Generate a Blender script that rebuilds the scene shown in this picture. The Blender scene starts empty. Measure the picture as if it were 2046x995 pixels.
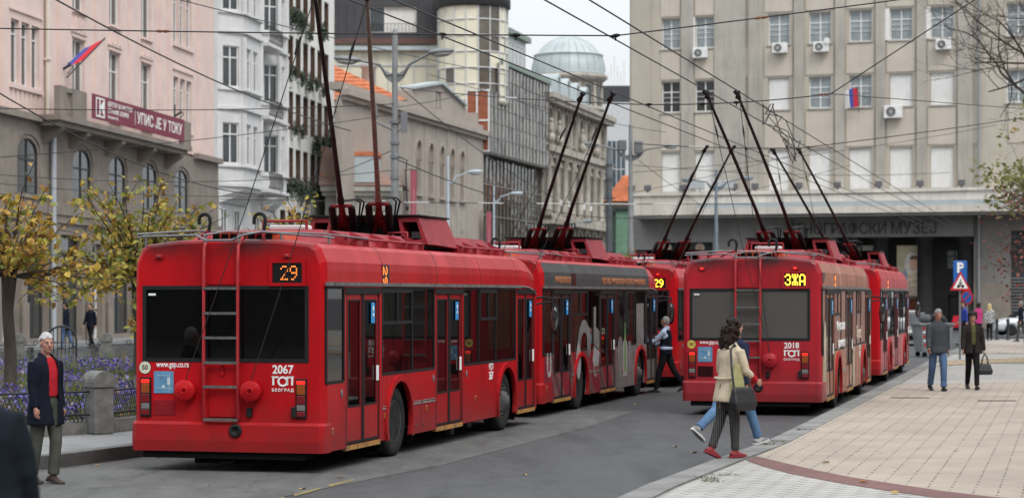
import bpy, bmesh, math, random
from math import sin, cos, pi, radians, sqrt, atan2
from mathutils import Vector, Matrix, geometry

random.seed(7)
SC = bpy.context.scene
COL = SC.collection
# ------------------------------------------------------------------ camera
CAM_H = 2.25; FPX = 4300.0; CU = 1023.0; HV = 588.0
cam = bpy.data.objects.new('camera', bpy.data.cameras.new('camera')); COL.objects.link(cam)
cam.location = (0, 0, CAM_H); cam.rotation_euler = (pi / 2, 0, 0)
cam.data.sensor_width = 36; cam.data.lens = FPX / 2046 * 36
cam.data.shift_y = (HV - 497.5) / 2046
cam.data.clip_start = 0.5; cam.data.clip_end = 3000
cam.data.dof.use_dof = True; cam.data.dof.focus_distance = 30; cam.data.dof.aperture_fstop = 2.3
SC.camera = cam
# ------------------------------------------------------------------ sky and sun (overcast)
SUN_EL, SUN_AZ = 50, 150
w = bpy.data.worlds.new("World"); SC.world = w; w.use_nodes = True
nt = w.node_tree; nt.nodes.clear(); N = nt.nodes.new; L = nt.links.new
sky = N('ShaderNodeTexSky'); sky.sky_type = 'NISHITA'; sky.sun_disc = False
sky.sun_elevation = radians(SUN_EL); sky.sun_rotation = radians(SUN_AZ)
sky.air_density = 1.0; sky.dust_density = 3.0; sky.ozone_density = 1.0
hs = N('ShaderNodeHueSaturation'); hs.inputs['Saturation'].default_value = 0.3; L(sky.outputs[0], hs.inputs['Color'])
# the cloud deck: brighter overhead than at the horizon, softly mottled
tc = N('ShaderNodeTexCoord'); sp = N('ShaderNodeSeparateXYZ'); L(tc.outputs['Generated'], sp.inputs[0])
gr = N('ShaderNodeMapRange'); gr.inputs[1].default_value = 0.0; gr.inputs[2].default_value = 1.0
gr.inputs[3].default_value = 4.1; gr.inputs[4].default_value = 9.5; L(sp.outputs[2], gr.inputs[0])
mp = N('ShaderNodeMapping'); mp.inputs['Scale'].default_value = (1, 1, 3); L(tc.outputs['Generated'], mp.inputs[0])
cn = N('ShaderNodeTexNoise'); cn.inputs['Scale'].default_value = 3.0; cn.inputs['Detail'].default_value = 6; L(mp.outputs[0], cn.inputs['Vector'])
cr = N('ShaderNodeMapRange'); cr.inputs[1].default_value = .3; cr.inputs[2].default_value = .75
cr.inputs[3].default_value = .92; cr.inputs[4].default_value = 1.08; L(cn.outputs['Fac'], cr.inputs[0])
mm = N('ShaderNodeMath'); mm.operation = 'MULTIPLY'; L(gr.outputs[0], mm.inputs[0]); L(cr.outputs[0], mm.inputs[1])
cc = N('ShaderNodeVectorMath'); cc.operation = 'SCALE'; cc.inputs[0].default_value = (.955, 1.0, 1.045); L(mm.outputs[0], cc.inputs['Scale'])
mx = N('ShaderNodeMix'); mx.data_type = 'RGBA'; mx.inputs['Factor'].default_value = .85
L(hs.outputs[0], mx.inputs['A']); L(cc.outputs[0], mx.inputs['B'])
bg = N('ShaderNodeBackground'); bg.inputs['Strength'].default_value = 0.12
ow = N('ShaderNodeOutputWorld'); L(mx.outputs['Result'], bg.inputs[0]); L(bg.outputs[0], ow.inputs[0])
sl = bpy.data.lights.new('sun', 'SUN'); sl.energy = 1.1; sl.angle = radians(28); sl.color = (1, .97, .93)
so = bpy.data.objects.new('sun', sl); COL.objects.link(so)
so.rotation_euler = (radians(90 - SUN_EL), 0, radians(180 - SUN_AZ)); so.location = (0, 0, 60)
SC.view_settings.view_transform = 'Standard'; SC.view_settings.look = 'None'
SC.view_settings.gamma = 1; SC.view_settings.exposure = 0.75
try: SC.view_settings.use_curve_mapping = False
except Exception: pass
# ------------------------------------------------------------------ materials
def srgb(r, g, b):
    f = lambda c: (c / 12.92 if c <= .04045 else ((c + .055) / 1.055) ** 2.4)
    return (f(r / 255), f(g / 255), f(b / 255))
MATS = {}
def mat(name, col, rough=.6, metal=0., var=.0, vscale=2., vcol=None, bump=0., bscale=40., coat=0., spec=.5,
        streak=0., streak_col=None, soot=0., grime=0., stretch=(1, 1, 1), emis=None, estr=0.):
    """Principled surface; colour broken up by noise (var) and by vertical dirt streaks (streak)."""
    if name in MATS: return MATS[name]
    m = bpy.data.materials.new(name); m.use_nodes = True; n = m.node_tree.nodes; l = m.node_tree.links.new
    p = n['Principled BSDF']; c4 = (*col, 1)
    p.inputs['Base Color'].default_value = c4; p.inputs['Roughness'].default_value = rough
    p.inputs['Metallic'].default_value = metal; p.inputs['Coat Weight'].default_value = coat
    p.inputs['Coat Roughness'].default_value = .12
    p.inputs['Specular IOR Level'].default_value = spec
    t = None
    if var or streak or bump or soot:
        t = n.new('ShaderNodeTexCoord')
    src = None
    if var:
        mpn = n.new('ShaderNodeMapping'); mpn.inputs['Scale'].default_value = stretch; l(t.outputs['Object'], mpn.inputs[0])
        a = n.new('ShaderNodeTexNoise'); a.inputs['Scale'].default_value = vscale; a.inputs['Detail'].default_value = 8
        a.inputs['Roughness'].default_value = .65
        l(mpn.outputs[0], a.inputs['Vector'])
        r = n.new('ShaderNodeMapRange'); r.inputs[1].default_value = .32; r.inputs[2].default_value = .68
        l(a.outputs['Fac'], r.inputs[0])
        x = n.new('ShaderNodeMix'); x.data_type = 'RGBA'
        l(r.outputs[0], x.inputs['Factor'])
        v = vcol or tuple(c * (1 - var) for c in col); u = col if vcol else tuple(min(1, c * (1 + var * .6)) for c in col)
        x.inputs['A'].default_value = (*v, 1); x.inputs['B'].default_value = (*u, 1)
        src = x.outputs['Result']
        r2 = n.new('ShaderNodeMapRange'); r2.inputs[3].default_value = min(1, rough + .12); r2.inputs[4].default_value = max(0, rough - .08)
        l(a.outputs['Fac'], r2.inputs[0]); l(r2.outputs[0], p.inputs['Roughness'])
    if streak:
        mpn = n.new('ShaderNodeMapping'); mpn.inputs['Scale'].default_value = (2.2, 2.2, .16); l(t.outputs['Object'], mpn.inputs[0])
        a = n.new('ShaderNodeTexNoise'); a.inputs['Scale'].default_value = 1.6; a.inputs['Detail'].default_value = 9
        a.inputs['Roughness'].default_value = .7; l(mpn.outputs[0], a.inputs['Vector'])
        r = n.new('ShaderNodeMapRange'); r.inputs[1].default_value = .5; r.inputs[2].default_value = .74; r.inputs[4].default_value = streak
        l(a.outputs['Fac'], r.inputs[0])
        x = n.new('ShaderNodeMix'); x.data_type = 'RGBA'; l(r.outputs[0], x.inputs['Factor'])
        if src: l(src, x.inputs['A'])
        else: x.inputs['A'].default_value = c4
        sc_ = streak_col or tuple(c * .35 for c in col); x.inputs['B'].default_value = (*sc_, 1); src = x.outputs['Result']
    if soot:      # exhaust and rain grime that clings to the upper tail of a bus
        sx = n.new('ShaderNodeSeparateXYZ'); l(t.outputs['Object'], sx.inputs[0])
        rz = n.new('ShaderNodeMapRange'); rz.interpolation_type = 'SMOOTHSTEP'; rz.inputs[1].default_value = 2.6; rz.inputs[2].default_value = 2.92; l(sx.outputs[2], rz.inputs[0])
        rx = n.new('ShaderNodeMapRange'); rx.inputs[1].default_value = .1; rx.inputs[2].default_value = .5; rx.inputs[3].default_value = 1; rx.inputs[4].default_value = 0; l(sx.outputs[0], rx.inputs[0])
        a = n.new('ShaderNodeTexNoise'); a.inputs['Scale'].default_value = 1.7; a.inputs['Detail'].default_value = 8; l(t.outputs['Object'], a.inputs['Vector'])
        ra = n.new('ShaderNodeMapRange'); ra.inputs[1].default_value = .35; ra.inputs[2].default_value = .62; ra.inputs[4].default_value = soot; l(a.outputs['Fac'], ra.inputs[0])
        m1 = n.new('ShaderNodeMath'); m1.operation = 'MULTIPLY'; l(rz.outputs[0], m1.inputs[0]); l(rx.outputs[0], m1.inputs[1])
        m2 = n.new('ShaderNodeMath'); m2.operation = 'MULTIPLY'; l(m1.outputs[0], m2.inputs[0]); l(ra.outputs[0], m2.inputs[1])
        x = n.new('ShaderNodeMix'); x.data_type = 'RGBA'; l(m2.outputs[0], x.inputs['Factor']); l(src, x.inputs['A']); x.inputs['B'].default_value = (.035, .02, .021, 1); src = x.outputs['Result']
    if grime:     # splashed road dirt along the skirt
        sx2 = n.new('ShaderNodeSeparateXYZ'); l(t.outputs['Object'], sx2.inputs[0])
        a = n.new('ShaderNodeTexNoise'); a.inputs['Scale'].default_value = 2.6; a.inputs['Detail'].default_value = 9; a.inputs['Roughness'].default_value = .7; l(t.outputs['Object'], a.inputs['Vector'])
        ml = n.new('ShaderNodeMath'); ml.operation = 'MULTIPLY_ADD'; ml.inputs[1].default_value = -1.1; l(a.outputs['Fac'], ml.inputs[0]); l(sx2.outputs[2], ml.inputs[2])
        rg = n.new('ShaderNodeMapRange'); rg.inputs[1].default_value = -.32; rg.inputs[2].default_value = .45; rg.inputs[3].default_value = grime; rg.inputs[4].default_value = 0; l(ml.outputs[0], rg.inputs[0])
        x = n.new('ShaderNodeMix'); x.data_type = 'RGBA'; l(rg.outputs[0], x.inputs['Factor']); l(src, x.inputs['A']); x.inputs['B'].default_value = (.075, .03, .028, 1); src = x.outputs['Result']
    if src: l(src, p.inputs['Base Color'])
    if bump:
        a = n.new('ShaderNodeTexNoise'); a.inputs['Scale'].default_value = bscale; a.inputs['Detail'].default_value = 6
        l(t.outputs['Object'], a.inputs['Vector'])
        b = n.new('ShaderNodeBump'); b.inputs['Strength'].default_value = bump; b.inputs['Distance'].default_value = .02
        l(a.outputs['Fac'], b.inputs['Height']); l(b.outputs[0], p.inputs['Normal'])
    if emis:
        p.inputs['Emission Color'].default_value = (*emis, 1); p.inputs['Emission Strength'].default_value = estr
    MATS[name] = m; return m
def glass_mat(name, tint, rough=.02, trans=.6, refl=1.0, gloss=(1, 1, 1)):
    """Thin window pane: tinted see-through plus mirror reflection by angle."""
    if name in MATS: return MATS[name]
    m = bpy.data.materials.new(name); m.use_nodes = True; n = m.node_tree.nodes; l = m.node_tree.links.new
    n.remove(n['Principled BSDF'])
    tr = n.new('ShaderNodeBsdfTransparent'); tr.inputs[0].default_value = (*tint, 1)
    df = n.new('ShaderNodeBsdfDiffuse'); df.inputs[0].default_value = (*[c * .25 for c in tint], 1)
    m1 = n.new('ShaderNodeMixShader'); m1.inputs[0].default_value = trans; l(df.outputs[0], m1.inputs[1]); l(tr.outputs[0], m1.inputs[2])
    gl = n.new('ShaderNodeBsdfGlossy'); gl.inputs['Roughness'].default_value = rough; gl.inputs['Color'].default_value = (*gloss, 1)
    fr = n.new('ShaderNodeFresnel'); fr.inputs[0].default_value = 1.5
    mu = n.new('ShaderNodeMath'); mu.operation = 'MULTIPLY'; mu.inputs[1].default_value = refl; mu.use_clamp = True
    l(fr.outputs[0], mu.inputs[0])
    m2 = n.new('ShaderNodeMixShader'); l(mu.outputs[0], m2.inputs[0]); l(m1.outputs[0], m2.inputs[1]); l(gl.outputs[0], m2.inputs[2])
    l(m2.outputs[0], n['Material Output'].inputs[0]); MATS[name] = m; return m
def island_mat(name, stops, rough=.6, trans=0.):
    """Colour picked per loose piece (leaf) from a ramp."""
    if name in MATS: return MATS[name]
    m = bpy.data.materials.new(name); m.use_nodes = True; n = m.node_tree.nodes; l = m.node_tree.links.new
    p = n['Principled BSDF']; g = n.new('ShaderNodeNewGeometry'); r = n.new('ShaderNodeValToRGB'); r.color_ramp.interpolation = 'LINEAR'
    e = r.color_ramp.elements
    while len(e) < len(stops): e.new(.5)
    for i, (q, c) in enumerate(stops): e[i].position = q; e[i].color = (*c, 1)
    l(g.outputs['Random Per Island'], r.inputs[0]); l(r.outputs[0], p.inputs['Base Color'])
    p.inputs['Roughness'].default_value = rough
    if trans:
        tl = n.new('ShaderNodeBsdfTranslucent'); l(r.outputs[0], tl.inputs[0]); mxs = n.new('ShaderNodeMixShader'); mxs.inputs[0].default_value = trans
        l(p.outputs[0], mxs.inputs[1]); l(tl.outputs[0], mxs.inputs[2]); l(mxs.outputs[0], n['Material Output'].inputs[0])
    MATS[name] = m; return m
def emit_mat(name, col, s):
    return mat(name, (.01, .01, .01), .4, emis=col, estr=s)
# ------------------------------------------------------------------ mesh builder
MAPS = {'xz': lambda a, b, t: (a, t, b), 'yz': lambda a, b, t: (t, a, b), 'xy': lambda a, b, t: (a, b, t)}
class MB:
    def __init__(s): s.v = []; s.f = []; s.mi = []; s.sm = []
    def add(s, vs, fs, mi=0, M=None, smooth=False):
        o = len(s.v)
        s.v += [tuple(M @ Vector(v)) if M else tuple(v) for v in vs]
        for f in fs:
            s.f.append([i + o for i in f]); s.mi.append(mi); s.sm.append(smooth)
        return s
    def box(s, x0, x1, y0, y1, z0, z1, mi=0, M=None):
        if x0 > x1: x0, x1 = x1, x0
        if y0 > y1: y0, y1 = y1, y0
        if z0 > z1: z0, z1 = z1, z0
        v = [(x0, y0, z0), (x1, y0, z0), (x1, y1, z0), (x0, y1, z0), (x0, y0, z1), (x1, y0, z1), (x1, y1, z1), (x0, y1, z1)]
        return s.add(v, [(3, 2, 1, 0), (4, 5, 6, 7), (0, 1, 5, 4), (1, 2, 6, 5), (2, 3, 7, 6), (3, 0, 4, 7)], mi, M)
    def rbox(s, x0, x1, y0, y1, z0, z1, r=.02, mi=0, M=None):
        """box with chamfered vertical and top edges"""
        def ring(i, z): return [(x0 + i, y0 + i + r, z), (x0 + i + r, y0 + i, z), (x1 - i - r, y0 + i, z), (x1 - i, y0 + i + r, z),
                                (x1 - i, y1 - i - r, z), (x1 - i - r, y1 - i, z), (x0 + i + r, y1 - i, z), (x0 + i, y1 - i - r, z)]
        return s.loft([ring(r * .7, z0), ring(0, z0 + r), ring(0, z1 - r), ring(r * .7, z1)], mi, M)
    def loft(s, rings, mi=0, M=None, smooth=False, cap=True):
        n = len(rings[0]); vs = [p for r in rings for p in r]; fs = []
        for k in range(len(rings) - 1):
            for i in range(n):
                j = (i + 1) % n; fs.append((k * n + i, k * n + j, (k + 1) * n + j, (k + 1) * n + i))
        s.add(vs, fs, mi, M, smooth)
        if cap:
            s.add(rings[0], [tuple(range(n))[::-1]], mi, M); s.add(rings[-1], [tuple(range(n))], mi, M)
        return s
    def tube(s, pts, r, n=8, mi=0, M=None, cap=True, ry=None):
        pts = [Vector(p) for p in pts]; rs = r if isinstance(r, (list, tuple)) else [r] * len(pts); rings = []
        ref = None
        for i, p in enumerate(pts):
            t = (pts[min(i + 1, len(pts) - 1)] - pts[max(i - 1, 0)])
            t = t.normalized() if t.length > 1e-9 else Vector((0, 0, 1))
            if ref is None: ref = Vector((1, 0, 0)) if abs(t.x) < .8 else Vector((0, 1, 0))
            a = (ref - t * ref.dot(t)).normalized(); ref = a; b = t.cross(a)
            rings.append([tuple(p + a * (rs[i] * cos(2 * pi * k / n)) + b * (rs[i] * sin(2 * pi * k / n))) for k in range(n)])
        return s.loft(rings, mi, M, True, cap)
    def lathe(s, prof, n=16, mi=0, M=None, smooth=True):
        rings = [[(r * cos(2 * pi * k / n), r * sin(2 * pi * k / n), z) for k in range(n)] for r, z in prof]
        return s.loft(rings, mi, M, smooth)
    def ell(s, c, r, n=10, m=7, mi=0, M=None):
        rr = r if isinstance(r, (tuple, list)) else (r, r, r); rings = []
        for i in range(m + 1):
            ph = -pi / 2 + pi * (i + (.04 if i == 0 else -.04 if i == m else 0)) / m
            rings.append([(c[0] + rr[0] * cos(ph) * cos(2 * pi * k / n), c[1] + rr[1] * cos(ph) * sin(2 * pi * k / n), c[2] + rr[2] * sin(ph)) for k in range(n)])
        return s.loft(rings, mi, M, True)
    def prism(s, outer, holes=(), t0=0., t1=.1, plane='xz', mi=0, M=None, back=True):
        """flat slab with holes: outline in two coordinates, thickness t0..t1 in the third"""
        mp_ = MAPS[plane]; pts = []; fl = []
        for lp in [outer] + list(holes):
            b = len(pts); pts += [Vector(p[:2]) for p in lp]; fl.append(list(range(b, b + len(lp))))
        r = geometry.delaunay_2d_cdt(pts, [], fl, 2 if holes else 1, 1e-6)
        v2, tris = r[0], r[2]
        flip = (plane == 'xz')
        for t, rev in ((t0, not flip), (t1, flip)):
            if not back and t == (t1 if plane == 'xz' else t0): continue
            s.add([mp_(p.x, p.y, t) for p in v2], [tuple(f)[::-1] if rev else tuple(f) for f in tris], mi, M)
        for q, lp in enumerate([outer] + list(holes)):
            area = sum(lp[i][0] * lp[(i + 1) % len(lp)][1] - lp[(i + 1) % len(lp)][0] * lp[i][1] for i in range(len(lp)))
            ccw = area > 0
            n = len(lp); vs = [mp_(p[0], p[1], t0) for p in lp] + [mp_(p[0], p[1], t1) for p in lp]
            want = ccw if q == 0 else not ccw
            if flip: want = not want
            fs = [(i, (i + 1) % n, n + (i + 1) % n, n + i) for i in range(n)]
            if not want: fs = [f[::-1] for f in fs]
            s.add(vs, fs, mi, M)
        return s
    def mesh(s, name, mats):
        me = bpy.data.meshes.new(name); me.from_pydata(s.v, [], s.f)
        for m in (mats if isinstance(mats, (list, tuple)) else [mats]): me.materials.append(m)
        me.polygons.foreach_set('material_index', s.mi); me.polygons.foreach_set('use_smooth', s.sm)
        me.validate(); me.update(); return me
    def build(s, name, mats, parent=None, **k):
        return link(name, s.mesh(name, mats), parent, **k)
def link(name, data, parent=None, loc=(0, 0, 0), rotz=0, label=None, cat=None, group=None, kind=None, M=None):
    o = bpy.data.objects.new(name, data); COL.objects.link(o)
    if parent: o.parent = parent
    if M is not None: o.matrix_local = M
    else: o.location = loc; o.rotation_euler = (0, 0, rotz)
    if label: o['label'] = label
    if cat: o['category'] = cat
    if group: o['group'] = group
    if kind: o['kind'] = kind
    return o
def thing(name, label, cat, loc=(0, 0, 0), rotz=0, group=None):
    return link(name, None, None, loc, rotz, label, cat, group)
def smooth_by_angle(o, ang=40):
    pass
# text -> mesh; the plane is given by its right vector and up vector
def frame(pos, right, up):
    X = Vector(right).normalized(); Y = Vector(up).normalized(); Z = X.cross(Y)
    M = Matrix((X, Y, Z)).transposed().to_4x4(); M.translation = pos; return M
def text(name, s, size, material, parent, M, bold=0., ext=.003, align='CENTER', sx=1.0, spacing=1.0):
    c = bpy.data.curves.new(name, 'FONT'); c.body = s; c.size = size; c.extrude = ext; c.offset = bold
    c.align_x = align; c.align_y = 'CENTER'; c.space_character = spacing; c.resolution_u = 3
    o = bpy.data.objects.new('tmp', c); COL.objects.link(o)
    bpy.context.view_layer.update()
    me = bpy.data.meshes.new_from_object(o.evaluated_get(bpy.context.evaluated_depsgraph_get()))
    bpy.data.objects.remove(o); bpy.data.curves.remove(c)
    me.name = name; me.materials.clear(); me.materials.append(material)
    if sx != 1:
        for v in me.vertices: v.co.x *= sx
    return link(name, me, parent, M=M)
def px(u, v, Y):
    """world point seen at photo pixel (u, v) at depth Y"""
    return Vector(((u - CU) / FPX * Y, Y, CAM_H + (HV - v) / FPX * Y))
def gy(v, z=0.): return (CAM_H - z) * FPX / (v - HV)
def zat(v, Y): return CAM_H + (HV - v) / FPX * Y
class Line:
    """a vertical facade plane starting at P (x, y) and running at angle th"""
    def __init__(s, P, d): s.P = P; n = sqrt(d[0] ** 2 + d[1] ** 2); s.d = (d[0] / n, d[1] / n); s.th = atan2(s.d[1], s.d[0])
    def s(s, u, off=0.):
        k = (u - CU) / FPX; px0 = s.P[0] + off * s.d[1]; py0 = s.P[1] - off * s.d[0]
        return (k * py0 - px0) / (s.d[0] - k * s.d[1])
    def Y(s, u, off=0.): return s.P[1] - off * s.d[0] + s.s(u, off) * s.d[1]
    def z(s, u, v, off=0.): return zat(v, s.Y(u, off))
    def loc(s): return (s.P[0], s.P[1], 0)
def arch(x0, x1, z0, z1, rise=None, n=8):
    """window outline with a round or flattened head"""
    w = (x1 - x0) / 2; rise = rise or w; c = (x0 + x1) / 2
    return [(x0, z0), (x1, z0)] + [(c + w * cos(pi * i / n), z1 - rise + rise * sin(pi * i / n)) for i in range(n + 1)]
def rect(x0, x1, z0, z1): return [(x0, z0), (x1, z0), (x1, z1), (x0, z1)]
# ================================================================== ground, road, pavements
def node_mat(name, rough=.85):
    m = bpy.data.materials.new(name); m.use_nodes = True; MATS[name] = m
    m.node_tree.nodes['Principled BSDF'].inputs['Roughness'].default_value = rough
    return m, m.node_tree.nodes, m.node_tree.links.new, m.node_tree.nodes['Principled BSDF']
def asphalt(name, c0, c1, wet=.8):
    m, n, l, p = node_mat(name, wet)
    t = n.new('ShaderNodeTexCoord')
    def noise(sc, det=8, st=(1, 1, 1)):
        mp_ = n.new('ShaderNodeMapping'); mp_.inputs['Scale'].default_value = st; mp_.inputs['Rotation'].default_value = (0, 0, radians(14.6))
        l(t.outputs['Object'], mp_.inputs[0])
        a = n.new('ShaderNodeTexNoise'); a.inputs['Scale'].default_value = sc; a.inputs['Detail'].default_value = det; a.inputs['Roughness'].default_value = .7
        l(mp_.outputs[0], a.inputs['Vector']); return a.outputs['Fac']
    big = noise(.35, 6, (1.6, .35, 1)); fine = noise(26, 6); mid = noise(2.4, 8, (1, .5, 1))
    r = n.new('ShaderNodeMapRange'); r.inputs[1].default_value = .3; r.inputs[2].default_value = .7; l(big, r.inputs[0])
    x = n.new('ShaderNodeMix'); x.data_type = 'RGBA'; x.inputs['A'].default_value = (*c0, 1); x.inputs['B'].default_value = (*c1, 1); l(r.outputs[0], x.inputs['Factor'])
    mu = n.new('ShaderNodeMath'); mu.operation = 'MULTIPLY'; l(fine, mu.inputs[0]); l(mid, mu.inputs[1])
    r2 = n.new('ShaderNodeMapRange'); r2.inputs[1].default_value = .1; r2.inputs[2].default_value = .42; r2.inputs[3].default_value = .58; r2.inputs[4].default_value = 1.38; l(mu.outputs[0], r2.inputs[0])
    y = n.new('ShaderNodeVectorMath'); y.operation = 'SCALE'; l(x.outputs['Result'], y.inputs[0]); l(r2.outputs[0], y.inputs['Scale'])
    # hairline cracks
    vo = n.new('ShaderNodeTexVoronoi'); vo.feature = 'DISTANCE_TO_EDGE'; vo.inputs['Scale'].default_value = .42
    wv = n.new('ShaderNodeTexNoise'); wv.inputs['Scale'].default_value = 1.8; wv.inputs['Detail'].default_value = 5
    l(t.outputs['Object'], wv.inputs['Vector'])
    ad = n.new('ShaderNodeVectorMath'); ad.operation = 'MULTIPLY_ADD'; ad.inputs[1].default_value = (1.1, 1.1, 0); l(wv.outputs['Color'], ad.inputs[0]); l(t.outputs['Object'], ad.inputs[2])
    l(ad.outputs[0], vo.inputs['Vector'])
    r3 = n.new('ShaderNodeMapRange'); r3.inputs[1].default_value = .0; r3.inputs[2].default_value = .012; r3.inputs[3].default_value = .62; l(vo.outputs['Distance'], r3.inputs[0])
    z = n.new('ShaderNodeVectorMath'); z.operation = 'SCALE'; l(y.outputs[0], z.inputs[0]); l(r3.outputs[0], z.inputs['Scale'])
    st = noise(.9, 3, (1.3, .22, 1)); r5 = n.new('ShaderNodeMapRange'); r5.inputs[1].default_value = .5; r5.inputs[2].default_value = .68; r5.inputs[3].default_value = 1.06; r5.inputs[4].default_value = .66; l(st, r5.inputs[0])
    z2 = n.new('ShaderNodeVectorMath'); z2.operation = 'SCALE'; l(z.outputs[0], z2.inputs[0]); l(r5.outputs[0], z2.inputs['Scale'])
    l(z2.outputs[0], p.inputs['Base Color'])
    b = n.new('ShaderNodeBump'); b.inputs['Strength'].default_value = .5; b.inputs['Distance'].default_value = .012; l(fine, b.inputs['Height']); l(b.outputs[0], p.inputs['Normal'])
    r4 = n.new('ShaderNodeMapRange'); r4.inputs[3].default_value = wet - .15; r4.inputs[4].default_value = wet + .12; l(mid, r4.inputs[0]); l(r4.outputs[0], p.inputs['Roughness'])
    return m
M_ROAD = asphalt('asphalt_dark', (.042, .043, .046), (.066, .067, .07), .72)
M_ROAD2 = asphalt('asphalt_worn', (.075, .076, .074), (.12, .121, .116), .85)
HD = 14.57; HS, HC = sin(radians(HD)), cos(radians(HD))     # heading of the trolleybus lanes
def paver(name, c0, c1, joint, bw, bh, dash=False, rot=HD, jw=.02, dcol=(.03, .03, .03)):
    """bricks laid in rows along the lane direction; the open joints fill with dark dirt"""
    m, n, l, p = node_mat(name, .85)
    t = n.new('ShaderNodeTexCoord'); mp_ = n.new('ShaderNodeMapping'); mp_.inputs['Rotation'].default_value = (0, 0, radians(rot)); l(t.outputs['Object'], mp_.inputs[0])
    br = n.new('ShaderNodeTexBrick'); br.inputs['Scale'].default_value = 1; br.inputs['Brick Width'].default_value = bw; br.inputs['Row Height'].default_value = bh
    br.inputs['Mortar Size'].default_value = jw * .5; br.inputs['Mortar Smooth'].default_value = .3; br.inputs['Bias'].default_value = 0
    br.inputs['Color1'].default_value = (*c0, 1); br.inputs['Color2'].default_value = (*c1, 1); br.inputs['Mortar'].default_value = (*joint, 1)
    sw = n.new('ShaderNodeVectorMath'); sw.operation = 'MULTIPLY'; sw.inputs[1].default_value = (1, 1, 0)
    sp = n.new('ShaderNodeSeparateXYZ'); l(mp_.outputs[0], sp.inputs[0]); cb = n.new('ShaderNodeCombineXYZ'); l(sp.outputs[1], cb.inputs[0]); l(sp.outputs[0], cb.inputs[1])
    l(cb.outputs[0], br.inputs['Vector'])
    src = br.outputs['Color']
    nz = n.new('ShaderNodeTexNoise'); nz.inputs['Scale'].default_value = .6; nz.inputs['Detail'].default_value = 9; nz.inputs['Roughness'].default_value = .7; l(t.outputs['Object'], nz.inputs['Vector'])
    r = n.new('ShaderNodeMapRange'); r.inputs[1].default_value = .3; r.inputs[2].default_value = .72; r.inputs[3].default_value = .74; r.inputs[4].default_value = 1.12; l(nz.outputs['Fac'], r.inputs[0])
    y = n.new('ShaderNodeVectorMath'); y.operation = 'SCALE'; l(src, y.inputs[0]); l(r.outputs[0], y.inputs['Scale']); src = y.outputs[0]
    if dash:
        def fr(out, per, off=None):
            d = n.new('ShaderNodeMath'); d.operation = 'DIVIDE'; d.inputs[1].default_value = per; l(out, d.inputs[0]); o = d.outputs[0]
            if off is not None:
                a = n.new('ShaderNodeMath'); a.operation = 'ADD'; l(o, a.inputs[0]); l(off, a.inputs[1]); o = a.outputs[0]
            f = n.new('ShaderNodeMath'); f.operation = 'FRACT'; l(o, f.inputs[0])
            return f.outputs[0], o
        fx, ox = fr(sp.outputs[0], .255)
        fl = n.new('ShaderNodeMath'); fl.operation = 'FLOOR'; l(ox, fl.inputs[0])
        wn = n.new('ShaderNodeTexWhiteNoise'); wn.noise_dimensions = '1D'; l(fl.outputs[0], wn.inputs['W'])
        fy, oy = fr(sp.outputs[1], .34, wn.outputs['Value'])
        fl2 = n.new('ShaderNodeMath'); fl2.operation = 'FLOOR'; l(oy, fl2.inputs[0])
        cb2 = n.new('ShaderNodeCombineXYZ'); l(fl.outputs[0], cb2.inputs[0]); l(fl2.outputs[0], cb2.inputs[1])
        wn2 = n.new('ShaderNodeTexWhiteNoise'); wn2.noise_dimensions = '2D'; l(cb2.outputs[0], wn2.inputs['Vector'])
        a1 = n.new('ShaderNodeMath'); a1.operation = 'LESS_THAN'; a1.inputs[1].default_value = .078; l(fx, a1.inputs[0])
        th = n.new('ShaderNodeMapRange'); th.inputs[3].default_value = .2; th.inputs[4].default_value = .62; l(wn2.outputs['Value'], th.inputs[0])
        a2 = n.new('ShaderNodeMath'); a2.operation = 'LESS_THAN'; l(fy, a2.inputs[0]); l(th.outputs[0], a2.inputs[1])
        a3 = n.new('ShaderNodeMath'); a3.operation = 'MULTIPLY'; l(a1.outputs[0], a3.inputs[0]); l(a2.outputs[0], a3.inputs[1])
        a4 = n.new('ShaderNodeMath'); a4.operation = 'MULTIPLY'; a4.inputs[1].default_value = .85; l(a3.outputs[0], a4.inputs[0])
        x = n.new('ShaderNodeMix'); x.data_type = 'RGBA'; l(a4.outputs[0], x.inputs['Factor']); l(src, x.inputs['A']); x.inputs['B'].default_value = (*dcol, 1); src = x.outputs['Result']
    l(src, p.inputs['Base Color'])
    fi = n.new('ShaderNodeTexNoise'); fi.inputs['Scale'].default_value = 40; l(t.outputs['Object'], fi.inputs['Vector'])
    b = n.new('ShaderNodeBump'); b.inputs['Strength'].default_value = .3; b.inputs['Distance'].default_value = .008; l(fi.outputs['Fac'], b.inputs['Height']); l(b.outputs[0], p.inputs['Normal'])
    return m
M_BEIGE = paver('beige_paving', (.365, .305, .25), (.38, .32, .262), (.36, .30, .245), .42, .255, True, HD, .012)
M_WHITEP = paver('pale_paving', (.40, .385, .355), (.44, .425, .395), (.15, .14, .125), .36, .18, False, 60, .03)
M_GREYP = paver('grey_paving', (.31, .30, .28), (.34, .33, .305), (.22, .21, .2), 1.2, .6, False, 14, .012)
M_YELP = paver('ochre_paving', (.34, .25, .15), (.38, .29, .18), (.22, .17, .11), .3, .25, False, HD, .03)
M_MAROON = paver('maroon_paving', (.155, .075, .068), (.19, .092, .082), (.10, .06, .055), .21, .105, False, 60, .012)
M_KERB = mat('kerb_stone', (.20, .20, .19), .8, var=.35, vscale=1.4, bump=.3, bscale=25, streak=.0)
M_PAVE = mat('pavement_concrete', (.22, .225, .225), .85, var=.25, vscale=.8, bump=.25, bscale=30)
M_STONE = mat('grey_stone', (.13, .13, .125), .85, var=.4, vscale=3, bump=.5, bscale=30)

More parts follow.
